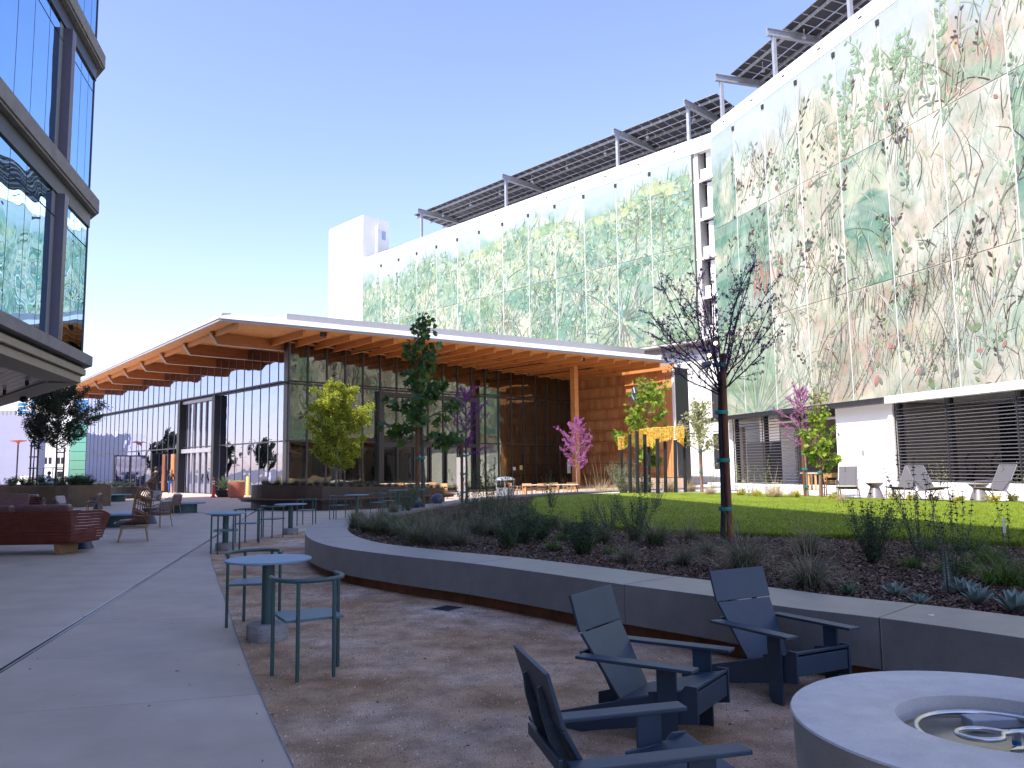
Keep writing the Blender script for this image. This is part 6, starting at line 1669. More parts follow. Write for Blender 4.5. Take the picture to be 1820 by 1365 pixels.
# spotlights strapped to trees
def spot(px_, py_, Y, lab, lit, tilt, sz=.16):
    q = P(px_, py_, Y); t = thing('tree_spotlight', lab, 'spotlight', q, group='spotlights strapped in the trees')
    d = Vector(tilt).normalized(); m = MB(); m.tube([q, q+d*sz*1.2], [sz*.45, sz*.5], 12); m.build('housing', NAVYC, t, smooth=True)
    m = MB(); m.tube([q+d*sz*1.205, q+d*sz*1.225], sz*.42, 12); m.build('lens', WARM if lit else GALV, t)
    m = MB(); m.tube([q, q-d*sz*.4+Vector((sz*.6, 0, 0))], sz*.08, 5); m.build('bracket', BLACKM, t)
spot(1268, 606, 12.0, 'lit spotlight in the purple tree, upper of the three', True, (.15, -1, -.6), .075)
spot(1257, 628, 12.0, 'lit spotlight in the purple tree, middle of the three', True, (.1, -1, -.5), .075)
spot(1262, 646, 12.0, 'spotlight in the purple tree, lowest and tilted left', False, (-1, -.2, -.3), .10)
spot(1127, 690, 28.0, 'dark spotlight at the upper left of the sunlit maple', False, (.1, -.4, -1), .19)
spot(1124, 704, 28.0, 'dark spotlight just below the other one on the sunlit maple', False, (.2, -.4, -.6), .18)
# ================================================================== PLANTS
class LB:
    """leaf builder: many small faces with material index"""
    def __init__(s): s.v = []; s.f = []; s.mi = []
    def quadleaf(s, c, d, n, L, w, mi, fold=.25):
        # c base point, d direction, n side vector
        b = len(s.v); up = d.cross(n)
        p1 = c+d*(L*.45)+n*(w*.5)+up*(w*fold); p2 = c+d*L; p3 = c+d*(L*.45)-n*(w*.5)+up*(w*fold)
        s.v += [tuple(c), tuple(p1), tuple(p2), tuple(p3)]; s.f += [(b, b+1, b+2), (b, b+2, b+3)]; s.mi += [mi, mi]
    def maple(s, c, d, n, L, mi):
        pts = [(0, 0), (.22, .12), (.30, .50), (.48, .26), (.74, .36), (.72, .16), (1, 0)]
        b = len(s.v); up = d.cross(n)
        full = pts+[(x, -y) for x, y in pts[-2:0:-1]]
        for (x, y) in full: s.v.append(tuple(c+d*(x*L)+n*(y*L*1.15)+up*(abs(y)*L*.18-x*x*L*.18)))
        k = len(full); h = k//2
        for i in range(1, k-1): s.f.append((b, b+i, b+i+1)); s.mi.append(mi)
    def strip(s, pts, w, mi, side):
        b = len(s.v); n = len(pts)
        for i, p in enumerate(pts):
            ww = w*(1-(i/(n-1))**2)+.0006
            s.v.append(tuple(p-side*ww*.5)); s.v.append(tuple(p+side*ww*.5))
        for i in range(n-1): s.f.append((b+2*i, b+2*i+1, b+2*i+3, b+2*i+2)); s.mi.append(mi)
    def build(s, name, mats, parent, off=None):
        m = MB(); m.v = s.v; m.f = s.f; m.mi = s.mi
        return m.build(name, mats, parent)
def rvec(r, flat=1.0):
    while True:
        v = Vector((r.uniform(-1, 1), r.uniform(-1, 1), r.uniform(-1, 1)*flat))
        if .05 < v.length < 1: return v.normalized()
def perp(d, r):
    n = d.cross(rvec(r)); 
    return n.normalized() if n.length > 1e-4 else Vector((1, 0, 0))
def limb(m, r, start, d, L, rad0, segs=6, wob=.18, up=.10, rad1=None, minz=None):
    pts = [Vector(start)]; d = d.normalized()
    for i in range(segs):
        d = (d+rvec(r)*wob+Vector((0, 0, up))).normalized(); pts.append(pts[-1]+d*(L/segs))
    rs_ = [rad0*(1-i/segs)**.8+(rad1 or rad0*.25)*(i/segs) for i in range(segs+1)]
    m.tube(pts, rs_, 6 if rad0 > .012 else 4, cap=False); return pts
def tree(name, label, base, H, trunk_h, spread, seed, bark, leafmats, kind, n_main=12, leaf_L=.07, dens=1.0, trunk_r=.05, stake=None, group=None, lean=(0, 0), outline=None, up=.10, cat='tree', wts=None, ang=(0.5, 1.3), tips=1.0):
    """tapered trunk, limbs, twigs, foliage; outline(h 0..1)->radius factor"""
    r = random.Random(seed); base = Vector(base)
    t = thing(name, label, cat, base, group=group)
    m = MB()
    top = base+Vector((lean[0], lean[1], H*.97))
    nseg = 10; tp_ = [base+(top-base)*(i/nseg)+Vector((r.uniform(-1, 1), r.uniform(-1, 1), 0))*(.02*H*.25 if 0 < i < nseg else 0) for i in range(nseg+1)]
    if kind != 'vase': m.tube(tp_, [trunk_r*(1-.85*i/nseg)+.004 for i in range(nseg+1)], 9)
    else:
        tt = [base+(top-base)*(trunk_h/H)*(i/5)+Vector((r.uniform(-1, 1), r.uniform(-1, 1), 0))*.012 for i in range(6)]
        m.tube(tt, [trunk_r*(1.15-.25*i/5) for i in range(6)], 9)
    br = MB(); anch = []
    outline = outline or (lambda h: math.sin(PI*min(1, max(0.02, h*.92+.06)))**.6)
    for i in range(n_main):
        if kind == 'vase':
            a = 2*PI*i/n_main*1.0+r.uniform(-.3, .3); th = r.uniform(*ang); st = base+(top-base)*(trunk_h/H)*r.uniform(.88, 1.0)
            d = Vector((math.cos(a)*math.sin(th), math.sin(a)*math.sin(th), math.cos(th))); L = (H-trunk_h)*r.uniform(.75, 1.05)*(1 if th < .8 else .9)
            L = min(L, spread*1.15/max(.25, math.sin(th)))
            rad0 = trunk_r*.36
        else:
            h = (i+.5)/n_main; h = h**.9; z = trunk_h+(H*.96-trunk_h)*h; st = base+(top-base)*(z/H)
            a = i*2.4+r.uniform(-.4, .4); th = PI/2-.35-.5*h; d = Vector((math.cos(a)*math.sin(th), math.sin(a)*math.sin(th), math.cos(th)))
            L = spread*outline(h)*r.uniform(.62, 1.18); rad0 = trunk_r*.38*(1-.6*h)+.004
        pts = limb(br, r, st, d, L, rad0, 8, .13 if kind != 'vase' else .17, up)
        for k in range(2, 9):
            nsub = 2 if kind != 'sparse' else 1
            for q in range(nsub):
                if r.random() > .8*tips: continue
                dd = (pts[min(k, 8)]-pts[k-1]).normalized(); dd = (dd+rvec(r)*.85+Vector((0, 0, .15))).normalized()
                sL = L*r.uniform(.18, .42)*(1.1-k/10)
                sp_ = limb(br, r, pts[k-1].lerp(pts[min(k, 8)], r.random()), dd, sL, rad0*.35, 4, .22, up*.8)
                anch += [(sp_[j], (sp_[j]-sp_[j-1]).normalized()) for j in range(1, 5)]
                if r.random() < .6 and sL > .15:
                    s3 = limb(br, r, sp_[2], (dd+rvec(r)*.9).normalized(), sL*.6, rad0*.22, 3, .25, up)
                    anch += [(s3[j], (s3[j]-s3[j-1]).normalized()) for j in range(1, 4)]
            anch.append((pts[k-1], (pts[min(k, 8)]-pts[k-1]).normalized()))
    m.build('trunk', bark, t, smooth=True); br.build('branches', bark, t)
    lb = LB(); nl = int(len(anch)*dens)
    for i in range(nl):
        p, d = anch[r.randrange(len(anch))]
        k = 0
        if wts: 
            x = r.random(); k = 0
            while k < len(wts)-1 and x > wts[k]: x -= wts[k]; k += 1
        else: k = r.randrange(len(leafmats))
        if kind in ('oak', 'round', 'sparse', 'loose'):
            for _ in range(3):
                c = p+rvec(r)*leaf_L*r.uniform(.2, 2.2); dd = (d*.4+rvec(r)).normalized(); lb.quadleaf(c, dd, perp(dd, r), leaf_L*r.uniform(.7, 1.3), leaf_L*.55, k)
        elif kind == 'maple':
            hrel = min(1, max(0, (p.z-base.z-trunk_h)/(H-trunk_h))); s_ = leaf_L*(1.25-.75*hrel)*r.uniform(.7, 1.2)
            dd = (Vector((p.x-base.x, p.y-base.y, 0)).normalized()*.6+rvec(r)*.8-Vector((0, 0, .45))).normalized()
            c = p+rvec(r)*leaf_L*.7; lb.maple(c, dd, perp(dd, r), s_, k)
        else:   # blossom clusters
            for _ in range(3):
                c = p+rvec(r)*leaf_L*r.uniform(.1, 1.0); dd = rvec(r); lb.quadleaf(c, dd, perp(dd, r), leaf_L*r.uniform(.5, 1.1), leaf_L*.6, k, .4)
    lb.build('crown', leafmats, t)
    if stake:
        for (dx, dy, sh, sr) in stake:
            m = MB(); m.tube([base+Vector((dx, dy, -.02)), base+Vector((dx*1.0, dy, sh))], sr, 10); s_ = m.build('stake', STAKE, t, smooth=True)
            n_t = 4 if sh > 2 else 2
            for i in range(n_t):
                z = sh*(.16+.78*i/(n_t-1)) if n_t > 2 else sh*(.45+.45*i)
                cx, cy = base.x+dx/2, base.y+dy/2; mm = MB()
                mm.lathe(cx, cy, [(abs(dx)/2+sr*1.25, base.z+z-.03), (abs(dx)/2+sr*1.3, base.z+z+.0), (abs(dx)/2+sr*1.25, base.z+z+.03)], 14, sx=1, sy=.75, cap=False); mm.build('tie', TIE, s_)
    return t
OAK1 = leaf_mat('oak_leaf_yellow', (.42, .46, .04), (.56, .56, .07), .35); OAK2 = leaf_mat('oak_leaf_green', (.20, .26, .03), (.30, .35, .05), .35); OAK3 = leaf_mat('oak_leaf_dark', (.045, .075, .02), (.07, .11, .03), .3)
LO1 = leaf_mat('live_oak_dark', (.030, .045, .022), (.05, .065, .03), .25); LO2 = leaf_mat('live_oak_mid', (.05, .07, .035), (.08, .10, .05), .3)
MP1 = leaf_mat('maple_leaf', (.055, .12, .025), (.09, .17, .035), .35); MP2 = leaf_mat('maple_leaf_dark', (.03, .08, .025), (.05, .11, .03), .3); MP3 = leaf_mat('maple_leaf_young', (.13, .22, .04), (.19, .27, .06), .4)
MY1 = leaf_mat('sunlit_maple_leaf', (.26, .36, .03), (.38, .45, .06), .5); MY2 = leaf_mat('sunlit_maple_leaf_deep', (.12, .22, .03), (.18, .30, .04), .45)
PP1 = leaf_mat('purple_blossom', (.15, .03, .24), (.24, .06, .34), .3); PP2 = leaf_mat('purple_bud_dark', (.05, .014, .05), (.09, .025, .09), .2)
PK1 = leaf_mat('pink_blossom', (.52, .17, .42), (.66, .28, .55), .35); PK2 = leaf_mat('magenta_blossom', (.34, .06, .30), (.45, .10, .38), .3)
PL1 = leaf_mat('pale_leaf', (.38, .38, .20), (.50, .48, .28), .4)
SG1 = leaf_mat('sage_leaf', (.09, .14, .09), (.14, .19, .12), .3); SG2 = leaf_mat('sage_dark', (.035, .06, .045), (.06, .09, .06), .25); SG3 = leaf_mat('green_shrub_leaf', (.06, .125, .03), (.10, .17, .045), .3)
GS1 = leaf_mat('dry_grass', (.26, .20, .13), (.36, .29, .19), .3); GS2 = leaf_mat('grey_green_grass', (.10, .13, .08), (.15, .17, .10), .3); GS3 = leaf_mat('green_sedge', (.07, .13, .02), (.11, .18, .03), .3); GS4 = leaf_mat('straw_grass', (.55, .44, .26), (.68, .56, .36), .35)
SU1 = leaf_mat('dudleya_leaf', (.20, .28, .25), (.28, .36, .33), .1); SU2 = leaf_mat('dudleya_green', (.10, .18, .10), (.15, .23, .14), .1)
BK = mat('black_seed_head', (.012, .011, .013), .8)

# the big purple redbud in front of the mural
b = G(1286, 958, MZ)
tree('redbud_tree', 'nearly leafless purple blossomed redbud with a tall rusty stake in front of the right mural', (b.x, b.y, MZ), zat(1290, 400, b.y)-MZ, 2.62, 1.18, 41, BARKD, [PP1, PP2], 'vase', n_main=20, leaf_L=.027, dens=3.0, trunk_r=.036, stake=[(.095, -.03, 2.93, .046)], outline=None, up=.05, wts=[.62, .38], ang=(.10, 1.30), tips=1.1, lean=(.10, 0))
# maple by the wall end
b = G(748, 905, MZ)
tree('maple_tree', 'young dark green staked maple standing in front of the glass pavilion', (b.x+.06, b.y, MZ), zat(755, 545, b.y)-MZ, zat(755, 790, b.y)-MZ, 1.60, 7, BARK, [MP1, MP2, MP3], 'maple', n_main=20, leaf_L=.25, dens=.50, up=.0, trunk_r=.06, stake=[(-.15, -.05, zat(748, 690, b.y)-MZ, .062)], outline=lambda h: (1.0-.85*h)*(1 if h > .06 else .8), wts=[.45, .4, .15])
# sunlit oak in the planter bench
b = P(597, 860, 35.5)
tree('oak_tree', 'round yellow green sunlit oak growing from the planter bench', (b.x, b.y, .9), zat(597, 688, 35.5)-.9, zat(597, 832, 35.5)-.9, 1.75, 12, BARKP, [OAK1, OAK2, OAK3], 'oak', up=.0, n_main=44, leaf_L=.095, dens=4.6, trunk_r=.05, stake=[(.12, .02, 1.6, .035)], outline=lambda h: (math.sin(PI*(.16+.80*h)))**.7, wts=[.62, .28, .10])
# sunlit maple by the sculpture
b = P(1155, 888, 35.0)
tree('maple_tree', 'sunlit yellow green maple with an orange stake beside the golden sculpture', (b.x, b.y, MZ), zat(1160, 672, b.y)-MZ, zat(1160, 825, b.y)-MZ, 1.55, 19, BARKP, [MY1, MY2], 'maple', up=.04, n_main=20, leaf_L=.25, dens=.8, trunk_r=.05, stake=[(-.10, 0, 2.6, .07)], outline=lambda h: (.45+.55*math.sin(PI*min(1, h*1.1)))*(1.0 if h > .1 else .5), wts=[.7, .3])
# pale young tree against the white garage wall
b = G(1246, 876, MZ)
tree('young_tree', 'small pale leaved young tree against the white garage wall', (b.x, b.y, MZ), zat(1243, 722, b.y)-MZ, zat(1243, 808, b.y)-MZ, 1.15, 23, BARKP, [PL1, MY1], 'loose', n_main=16, leaf_L=.13, dens=.55, trunk_r=.045, stake=[(.06, 0, 1.9, .05)], outline=lambda h: 1.0-.45*h, wts=[.75, .25])
# pink redbud near the timber column
b = P(1026, 884, 39.0)
tree('redbud_tree', 'small bright pink redbud in front of the timber column', (b.x, b.y, 0), zat(1024, 738, b.y), zat(1024, 835, b.y), 1.25, 29, BARKP, [PK1, PK2], 'bloom', up=.02, n_main=30, leaf_L=.045, dens=2.2, trunk_r=.035, outline=lambda h: math.sin(PI*(.22+.72*h)), wts=[.75, .25])
# purple redbud half hidden behind the maple
b = G(829, 895, MZ)
tree('redbud_tree', 'mauve redbud partly hidden behind the dark maple and the cement pillar', (b.x, b.y, MZ), zat(836, 690, b.y)-MZ, zat(836, 812, b.y)-MZ, 1.15, 33, BARK, [PP1, PK2], 'bloom', up=.03, n_main=22, leaf_L=.04, dens=1.5, trunk_r=.045, stake=[(-.14, 0, 2.3, .05)], outline=lambda h: math.sin(PI*(.2+.7*h)), wts=[.6, .4])
# pink redbud and maple by the louvres
b = G(1436, 884, MZ)
tree('redbud_tree', 'pink blossomed redbud with a stake in front of the shaded alcove', (b.x, b.y, MZ), zat(1432, 684, b.y)-MZ, zat(1432, 798, b.y)-MZ, 1.2, 37, BARKP, [PK1, PK2], 'bloom', up=.04, n_main=24, leaf_L=.04, dens=1.4, trunk_r=.04, stake=[(-.10, 0, 2.3, .045)], outline=lambda h: math.sin(PI*(.2+.7*h)), wts=[.8, .2], lean=(-.1, 0))
b = G(1458, 886, MZ)
tree('maple_tree', 'thin young green maple just right of the pink redbud by the alcove', (b.x, b.y, MZ), zat(1465, 702, b.y)-MZ, zat(1465, 838, b.y)-MZ, .95, 43, BARKP, [MY1, MY2], 'maple', n_main=15, leaf_L=.17, dens=.7, trunk_r=.035, stake=[(.06, 0, 1.9, .04)], outline=lambda h: (.9 if h < .45 else .75), wts=[.6, .4], lean=(.1, 0))
# dark live oak on the left
b = P(98, 860, 40)
tree('live_oak_tree', 'dark live oak in shade above the long bronze planter at the left', (b.x, b.y, .95), zat(105, 700, 40)-.95, zat(105, 800, 40)-.95, 2.5, 53, BARK, [LO1, LO2], 'round', up=.02, n_main=38, leaf_L=.10, dens=2.6, trunk_r=.055, stake=[(.28, .2, 1.9, .04)], outline=lambda h: math.sin(PI*(.22+.70*h))**.8, wts=[.7, .3])
b = P(58, 860, 40)
tree('live_oak_tree', 'thin sparse live oak with leaning dark stakes left of the denser tree', (b.x, b.y, .95), zat(62, 735, 40)-.95, zat(62, 800, 40)-.95, 1.2, 59, BARK, [LO1, LO2], 'sparse', n_main=14, leaf_L=.10, dens=1.5, trunk_r=.035, stake=[(-.22, .1, 2.2, .04), (.14, .1, 2.2, .04)], outline=lambda h: 1-.5*h, wts=[.6, .4])

# ---- grasses, shrubs
def blades(lb, r, c, n, L, w, mis, spread=.55, droop=.9, fl=0, clump=.06):
    for i in range(n):
        a = r.uniform(0, 2*PI); tilt = r.random()**.7*spread; d = Vector((math.cos(a)*math.sin(tilt), math.sin(a)*math.sin(tilt), math.cos(tilt)))
        hor = Vector((math.cos(a), math.sin(a), 0)); side = Vector((-math.sin(a), math.cos(a), 0)); l = L*r.uniform(.5, 1.1); p = c+Vector((r.uniform(-1, 1), r.uniform(-1, 1), 0))*clump
        pts = [p]; 
        for k in range(4):
            d = (d+hor*(.16*droop)-Vector((0, 0, .13*droop*(k+.3)*math.sin(tilt)*1.6))).normalized(); pts.append(pts[-1]+d*(l/4))
        lb.strip(pts, w*r.uniform(.6, 1.2), r.choice(mis), side)
def mkgrass(seed, n, L, w, mis, mats, spread, droop=1.0, seeds=0, clump=.06):
    r = random.Random(seed); lb = LB(); blades(lb, r, Vector((0, 0, 0)), n, L, w, mis, spread, droop, 0, clump)
    if seeds: blades(lb, r, Vector((0, 0, 0)), seeds, L*1.75, w*.7, [0], .32, .35, 0, clump)
    m = MB(); m.v, m.f, m.mi = lb.v, lb.f, lb.mi; o = m.build('grass_proto', mats); me = o.data; D.objects.remove(o); return me
GRM = {
 'bunch': [mkgrass(s, 520, .46, .0045, [0, 0, 1, 1, 1], [GS1, GS2], .8, 1.3, 12) for s in (1, 2)],
 'bunchg': [mkgrass(s, 460, .38, .005, [1, 1, 0, 2], [GS1, GS2, GS3], .65, 1.1, 8) for s in (3, 4)],
 'sedge': [mkgrass(s, 320, .26, .006, [0], [GS3], .85, 1.2, 0, .10) for s in (5, 6)],
 'straw': [mkgrass(s, 420, .55, .006, [0], [GS4], .8, 1.1, 14, .10) for s in (7, 8)],
}
def plant_inst(name, label, cat, me, loc, s, rz, group=None):
    o = D.objects.new(name, me); COL.objects.link(o); o.location = loc; o.scale = (s, s, s); o.rotation_euler = (0, 0, rz); return tag(o, label, cat, group)
rs = random.Random(90)
def gr_(kind, x, y, s, label, group, z=MZ):
    q = G(x, y, z)
    if kind == 'straw' and x < 1240:
        z = 0 if x < 1105 else MZ; q = P(x, 870, 38.5 if x < 1105 else 34.0); s *= 1.25
    return plant_inst('bunch_grass' if kind != 'sedge' else 'sedge_clump', label, 'grass', rs.choice(GRM[kind]), (q.x, q.y, z-.005), s*1.1, rs.uniform(0, 6.28), group)
for i, (k, x, y, s, lab) in enumerate([
    ('bunch', 1322, 1018, 1.35, 'largest grey brown bunch grass behind the lounge chair, near the redbud stake'),
    ('bunch', 1215, 1004, .80, 'small dry bunch grass midway between the maple and the redbud stake'),
    ('bunch', 1114, 1000, .75, 'dry bunch grass close to the seat wall left of the redbud stake'),
    ('bunchg', 1166, 970, 1.25, 'tall green brown bunch grass in front of the sage by the lawn'),
    ('bunch', 1226, 958, .8, 'bunch grass at the lawn edge just left of the redbud stake'),
    ('bunch', 1440, 1045, 1.15, 'wispy bunch grass right of the tall lounge chair back'),
    ('bunch', 1437, 985, 1.0, 'bunch grass near the lawn edge right of the redbud stake'),
    ('bunchg', 652, 945, 1.15, 'bunch grass at the very left end of the raised bed'),
    ('bunchg', 690, 948, 1.2, 'second bunch grass from the left end of the raised bed'),
    ('bunchg', 720, 958, 1.1, 'bunch grass third from the left end of the raised bed'),
    ('bunch', 758, 963, 1.25, 'pale bunch grass directly in front of the maple trunk'),
    ('bunchg', 680, 925, 1.0, 'bunch grass at the back left of the raised bed'),
    ('bunchg', 790, 945, 1.0, 'bunch grass to the right of the maple trunk'),
    ('bunch', 812, 925, 1.0, 'bunch grass behind the maple near the globe light'),
    ('bunchg', 848, 950, 1.0, 'bunch grass between the maple and the first dark shrub'),
    ('bunch', 870, 930, 1.0, 'bunch grass beyond the first dark shrub'),
    ('bunchg', 925, 912, 1.1, 'bunch grass at the left tip of the lawn'),
    ('bunch', 1255, 985, .7, 'low tuft of grass between bark chips left of the redbud stake')]):
    gr_(k, x, y, s, lab, 'bunch grasses in the raised bed')
fill = [(632, 938), (640, 930), (668, 936), (672, 950), (703, 936), (706, 952), (735, 940), (740, 968), (770, 940), (775, 968), (800, 962), (815, 948), (820, 968), (838, 938), (862, 915), (880, 950), (780, 915), (900, 945), (930, 930), (948, 940), (700, 915), (765, 925), (845, 905), (990, 940), (1010, 950), (1070, 965)]
nm_ = ['between the two leftmost tufts', 'at the inner curve of the wall nose', 'behind the second tuft from the left', 'low against the inner curb', 'midway to the globe light', 'just inside the wall left of the maple', 'left of the maple trunk base', 'in front of the maple at the curb', 'right behind the maple stake', 'right of the pale front tuft', 'beside the curb right of the maple', 'in the second row right of the maple', 'on the curb side before the dark shrubs', 'behind the maple group', 'below the long sunny table', 'between two dark shrubs', 'next to the grey globe light', 'left of the dense grey green shrub', 'against the lawn tip', 'right of the dense shrub by the lawn', 'left of the globe light', 'between trunk and globe light', 'before the cement pillar', 'at the lawn edge near the low sedge', 'in the bark before the lawn', 'left of the tall airy shrub']
for (x, y), w_ in zip(fill, nm_): gr_('bunchg' if (x+y) % 3 else 'bunch', x, y, rs.uniform(.85, 1.15), 'bunch grass tuft '+w_, 'bunch grasses in the raised bed')
for x, y, s, lab in [(1000, 960, .8, 'low green sedge in the bark left of the dense shrub'), (985, 978, .8, 'green sedge nearest the seat wall in the middle of the bed'), (1085, 985, .6, 'tiny sedge tuft by the dry bunch grass'), (1720, 980, 1.3, 'green sedge clump below the lawn at the right'), (1790, 1040, 1.5, 'bright green sedge clump at the right edge of the bed'), (1700, 1020, 1.2, 'green sedge clump behind the pale succulents'), (1760, 1000, 1.1, 'sedge clump in the bark near the right edge of the photo'), (1650, 978, 1.0, 'small sedge clump beneath the tall sages'), (960, 935, 1.0, 'sedge at the left corner of the lawn edge'), (1620, 1010, .8, 'small sedge in the bark in the right part of the bed')]:
    gr_('sedge', x, y, s, lab, 'green sedges in the raised bed')
for x, y, s, lab in [(1378, 885, 1.3, 'straw coloured ornamental grass in front of the louvres left of the pink redbud'), (1045, 884, 1.1, 'pale grass at the foot of the pink redbud by the column'), (1072, 883, 1.7, 'tall straw grass between the redbud and the sculpture'), (1096, 885, 1.4, 'straw grass beside the silvery sage'), (1130, 884, 1.1, 'straw grass in front of the sculpture posts'), (1192, 883, 1.3, 'straw grass right of the sunlit maple trunk'), (1228, 882, 1.0, 'straw grass at the right end of the sculpture'), (1262, 880, .9, 'straw grass in front of the white garage wall'), (1345, 882, .8, 'straw grass left of the big one by the louvres'), (1010, 886, .9, 'straw grass below the long teak table'), (1410, 885, .7, 'straw grass under the pink redbud by the alcove'), (1495, 892, .6, 'small straw grass by the white wall chair')]:
    gr_('straw', x, y, s, lab, 'straw coloured grasses beyond the lawn', z=.45)
def shrub(name, label, base, H, R_, seed, mats, n_st=26, leafL=.03, per=60, group=None, heads=0, spread=.6, dense=True):
    r = random.Random(seed); base = Vector(base); t = thing(name, label, 'shrub', base, group=group); m = MB(); lb = LB(); hb = MB()
    for i in range(n_st):
        a = r.uniform(0, 2*PI); th = spread*r.random()**.6; d = Vector((math.cos(a)*math.sin(th), math.sin(a)*math.sin(th), math.cos(th)))
        L = H*r.uniform(.55, 1.08); p0 = base+Vector((math.cos(a), math.sin(a), 0))*R_*.15*r.random()
        pts = limb(m, r, p0, d, L, .004, 6, .10, .06)
        for k in range(per):
            f = r.random()**.75*5.99; j = int(f); p = pts[j].lerp(pts[j+1], f-j); dd = (rvec(r)+(pts[j+1]-pts[j]).normalized()*.5).normalized()
            c = p+rvec(r)*R_*(.10 if dense else .03)
            lb.quadleaf(c, dd, perp(dd, r), leafL*r.uniform(.6, 1.3), leafL*.45, r.randrange(len(mats)))
        if i < heads:
            d2 = (pts[-1]-pts[-2]).normalized(); q0 = pts[-1]
            for s_ in range(3):
                q = q0+d2*(.03+.055*s_)
                hb.ball(tuple(q), .014-.003*s_, 7, 5, sz=.7)
                for kk in range(5):
                    w_ = kk*1.26; hb.add([tuple(q), tuple(q+Vector((math.cos(w_)*.026, math.sin(w_)*.026, -.006))), tuple(q+Vector((math.cos(w_+.5)*.018, math.sin(w_+.5)*.018, .004)))], [(0, 1, 2)])
            hb.tube([q0, q0+d2*.16], .0025, 4)
    m.build('stems', BARK, t); lb.build('foliage', mats, t)
    if heads: o = hb.build('seed_heads', BK, t); o['kind'] = 'stuff'
    return t
def sh(x, y, hpx, seed, label, mats, z=MZ, **kw):
    b = G(x, y, z)
    if seed in (21, 22): b = P(x, 870, 33.6)
    H = (zat(x, y-hpx, b.y)-z)*1.12
    return shrub('sage_shrub', label, (b.x, b.y, z-.01), H, kw.pop('R_', H*.45), seed, mats, group=kw.pop('group', 'shrubs in the raised bed'), **kw)
sh(1035, 985, 70, 1, 'dense dark rounded shrub in the middle of the raised bed', [SG3, SG2], n_st=60, per=60, leafL=.032, spread=.95)
sh(1130, 962, 82, 2, 'tall airy green shrub left of the tall bunch grass at the lawn edge', [SG3, SG1], n_st=40, per=50, leafL=.034, spread=.6, heads=6)
sh(1085, 945, 62, 3, 'loose sage with long stems at the near edge of the lawn', [SG1, SG2], n_st=30, per=26, leafL=.022, dense=False, spread=.75)
sh(1050, 940, 64, 4, 'wispy sage stems crossing the lawn in the middle of the bed', [SG1, SG2], n_st=18, per=22, leafL=.022, dense=False, spread=.8)
sh(930, 965, 72, 5, 'dense grey green shrub in the middle left of the bed', [SG3, SG2], n_st=60, per=55, leafL=.036, spread=.9)
sh(905, 975, 44, 6, 'low dark shrub in front of the dense grey green one', [SG2, SG3], n_st=44, per=50, leafL=.032, spread=1.0)
sh(960, 960, 52, 7, 'dark shrub right of the dense grey green one', [SG3, SG2], n_st=40, per=48, leafL=.034, spread=.9)
sh(885, 930, 60, 8, 'airy green shrub at the back left of the bed', [SG3, SG1], n_st=40, per=44, leafL=.03, spread=.7)
sh(838, 925, 95, 9, 'tall leafy shrub just left of the cement pillar', [SG3, SG1], n_st=16, per=60, leafL=.045, dense=False, spread=.35)
sh(870, 925, 100, 10, 'tall leafy shrub just right of the cement pillar', [SG3, SG2], n_st=18, per=60, leafL=.045, dense=False, spread=.35)
sh(855, 945, 40, 11, 'low mound of green behind the maple', [SG3, SG2], n_st=40, per=50, leafL=.03, spread=1.0)
sh(905, 905, 70, 12, 'airy shrub in front of the long sunny table', [SG3, SG1], n_st=22, per=50, leafL=.03, dense=False, spread=.5)
sh(980, 905, 58, 13, 'narrow dark green shrub before the teak chairs', [SG3], n_st=16, per=50, leafL=.04, dense=False, spread=.35)
sh(722, 912, 55, 14, 'round leafy green shrub behind the bed left of the maple stake', [SG3, SG1], n_st=36, per=60, leafL=.04, spread=.7)
sh(1165, 905, 68, 15, 'sage with dark whorled flower heads in front of the sunlit maple', [SG1, SG2], n_st=26, per=30, leafL=.02, heads=16, spread=.55)
sh(1552, 1000, 108, 16, 'large dark sage with black seed heads against the sunlit lawn', [SG2, SG3, SG1], n_st=44, per=60, leafL=.032, heads=10, spread=.55)
sh(1640, 1000, 150, 17, 'tall spindly sage with black whorled heads in the right part of the bed', [SG2, SG1], n_st=16, per=46, leafL=.034, dense=False, heads=9, spread=.5)
sh(1695, 1035, 150, 18, 'very tall thin sage stems with stacked black heads near the right edge', [SG2, SG1], n_st=14, per=44, leafL=.034, dense=False, heads=9, spread=.55)
sh(1795, 995, 85, 19, 'few dark leafy stems at the right edge of the photo above the sedge', [SG2], n_st=5, per=24, leafL=.03, dense=False, heads=2, spread=.35)
sh(1505, 905, 90, 20, 'thin leaning stem with dark heads in front of the sling chair by the white wall', [SG2], n_st=3, per=8, leafL=.02, dense=False, heads=3, spread=.5)
sh(1110, 884, 62, 21, 'silvery green sunlit sage left of the sculpture posts', [leaf_mat('silver_sage', (.34, .38, .22), (.46, .50, .30), .35), SG1], n_st=60, per=70, leafL=.05, spread=.8, z=.45)
sh(1145, 886, 40, 22, 'low silvery sage below the sculpture', [MC['silver_sage'], SG1], n_st=50, per=60, leafL=.045, spread=.9, z=.45)
YF = leaf_mat('yellow_flower', (.65, .45, .04), (.75, .60, .08), .3)
for i, (x, y) in enumerate(((1318, 882), (1345, 884), (1420, 886), (1480, 889), (1590, 890), (1705, 893), (1765, 895), (1620, 891), (1660, 892), (1800, 893))):
    sh(x, y, 14 if i not in (4, 6) else 22, 40+i, ['yellow flowered ground plant by the left louvres', 'yellow ground plant between the straw grasses by the louvres', 'yellow ground plant under the pink redbud', 'yellow ground plant near the white wall chair', 'yellow weed left of the first sling chair', 'yellow ground plant between the sling chairs', 'yellow weed beside the right flared table', 'yellow ground plant under the second sling chair', 'yellow ground plant under the middle sling chair', 'yellow ground plant at the far right terrace edge'][i], [YF, MY1], z=.45, n_st=22, per=16, leafL=.06, spread=1.1, group='yellow ground plants along the terrace')
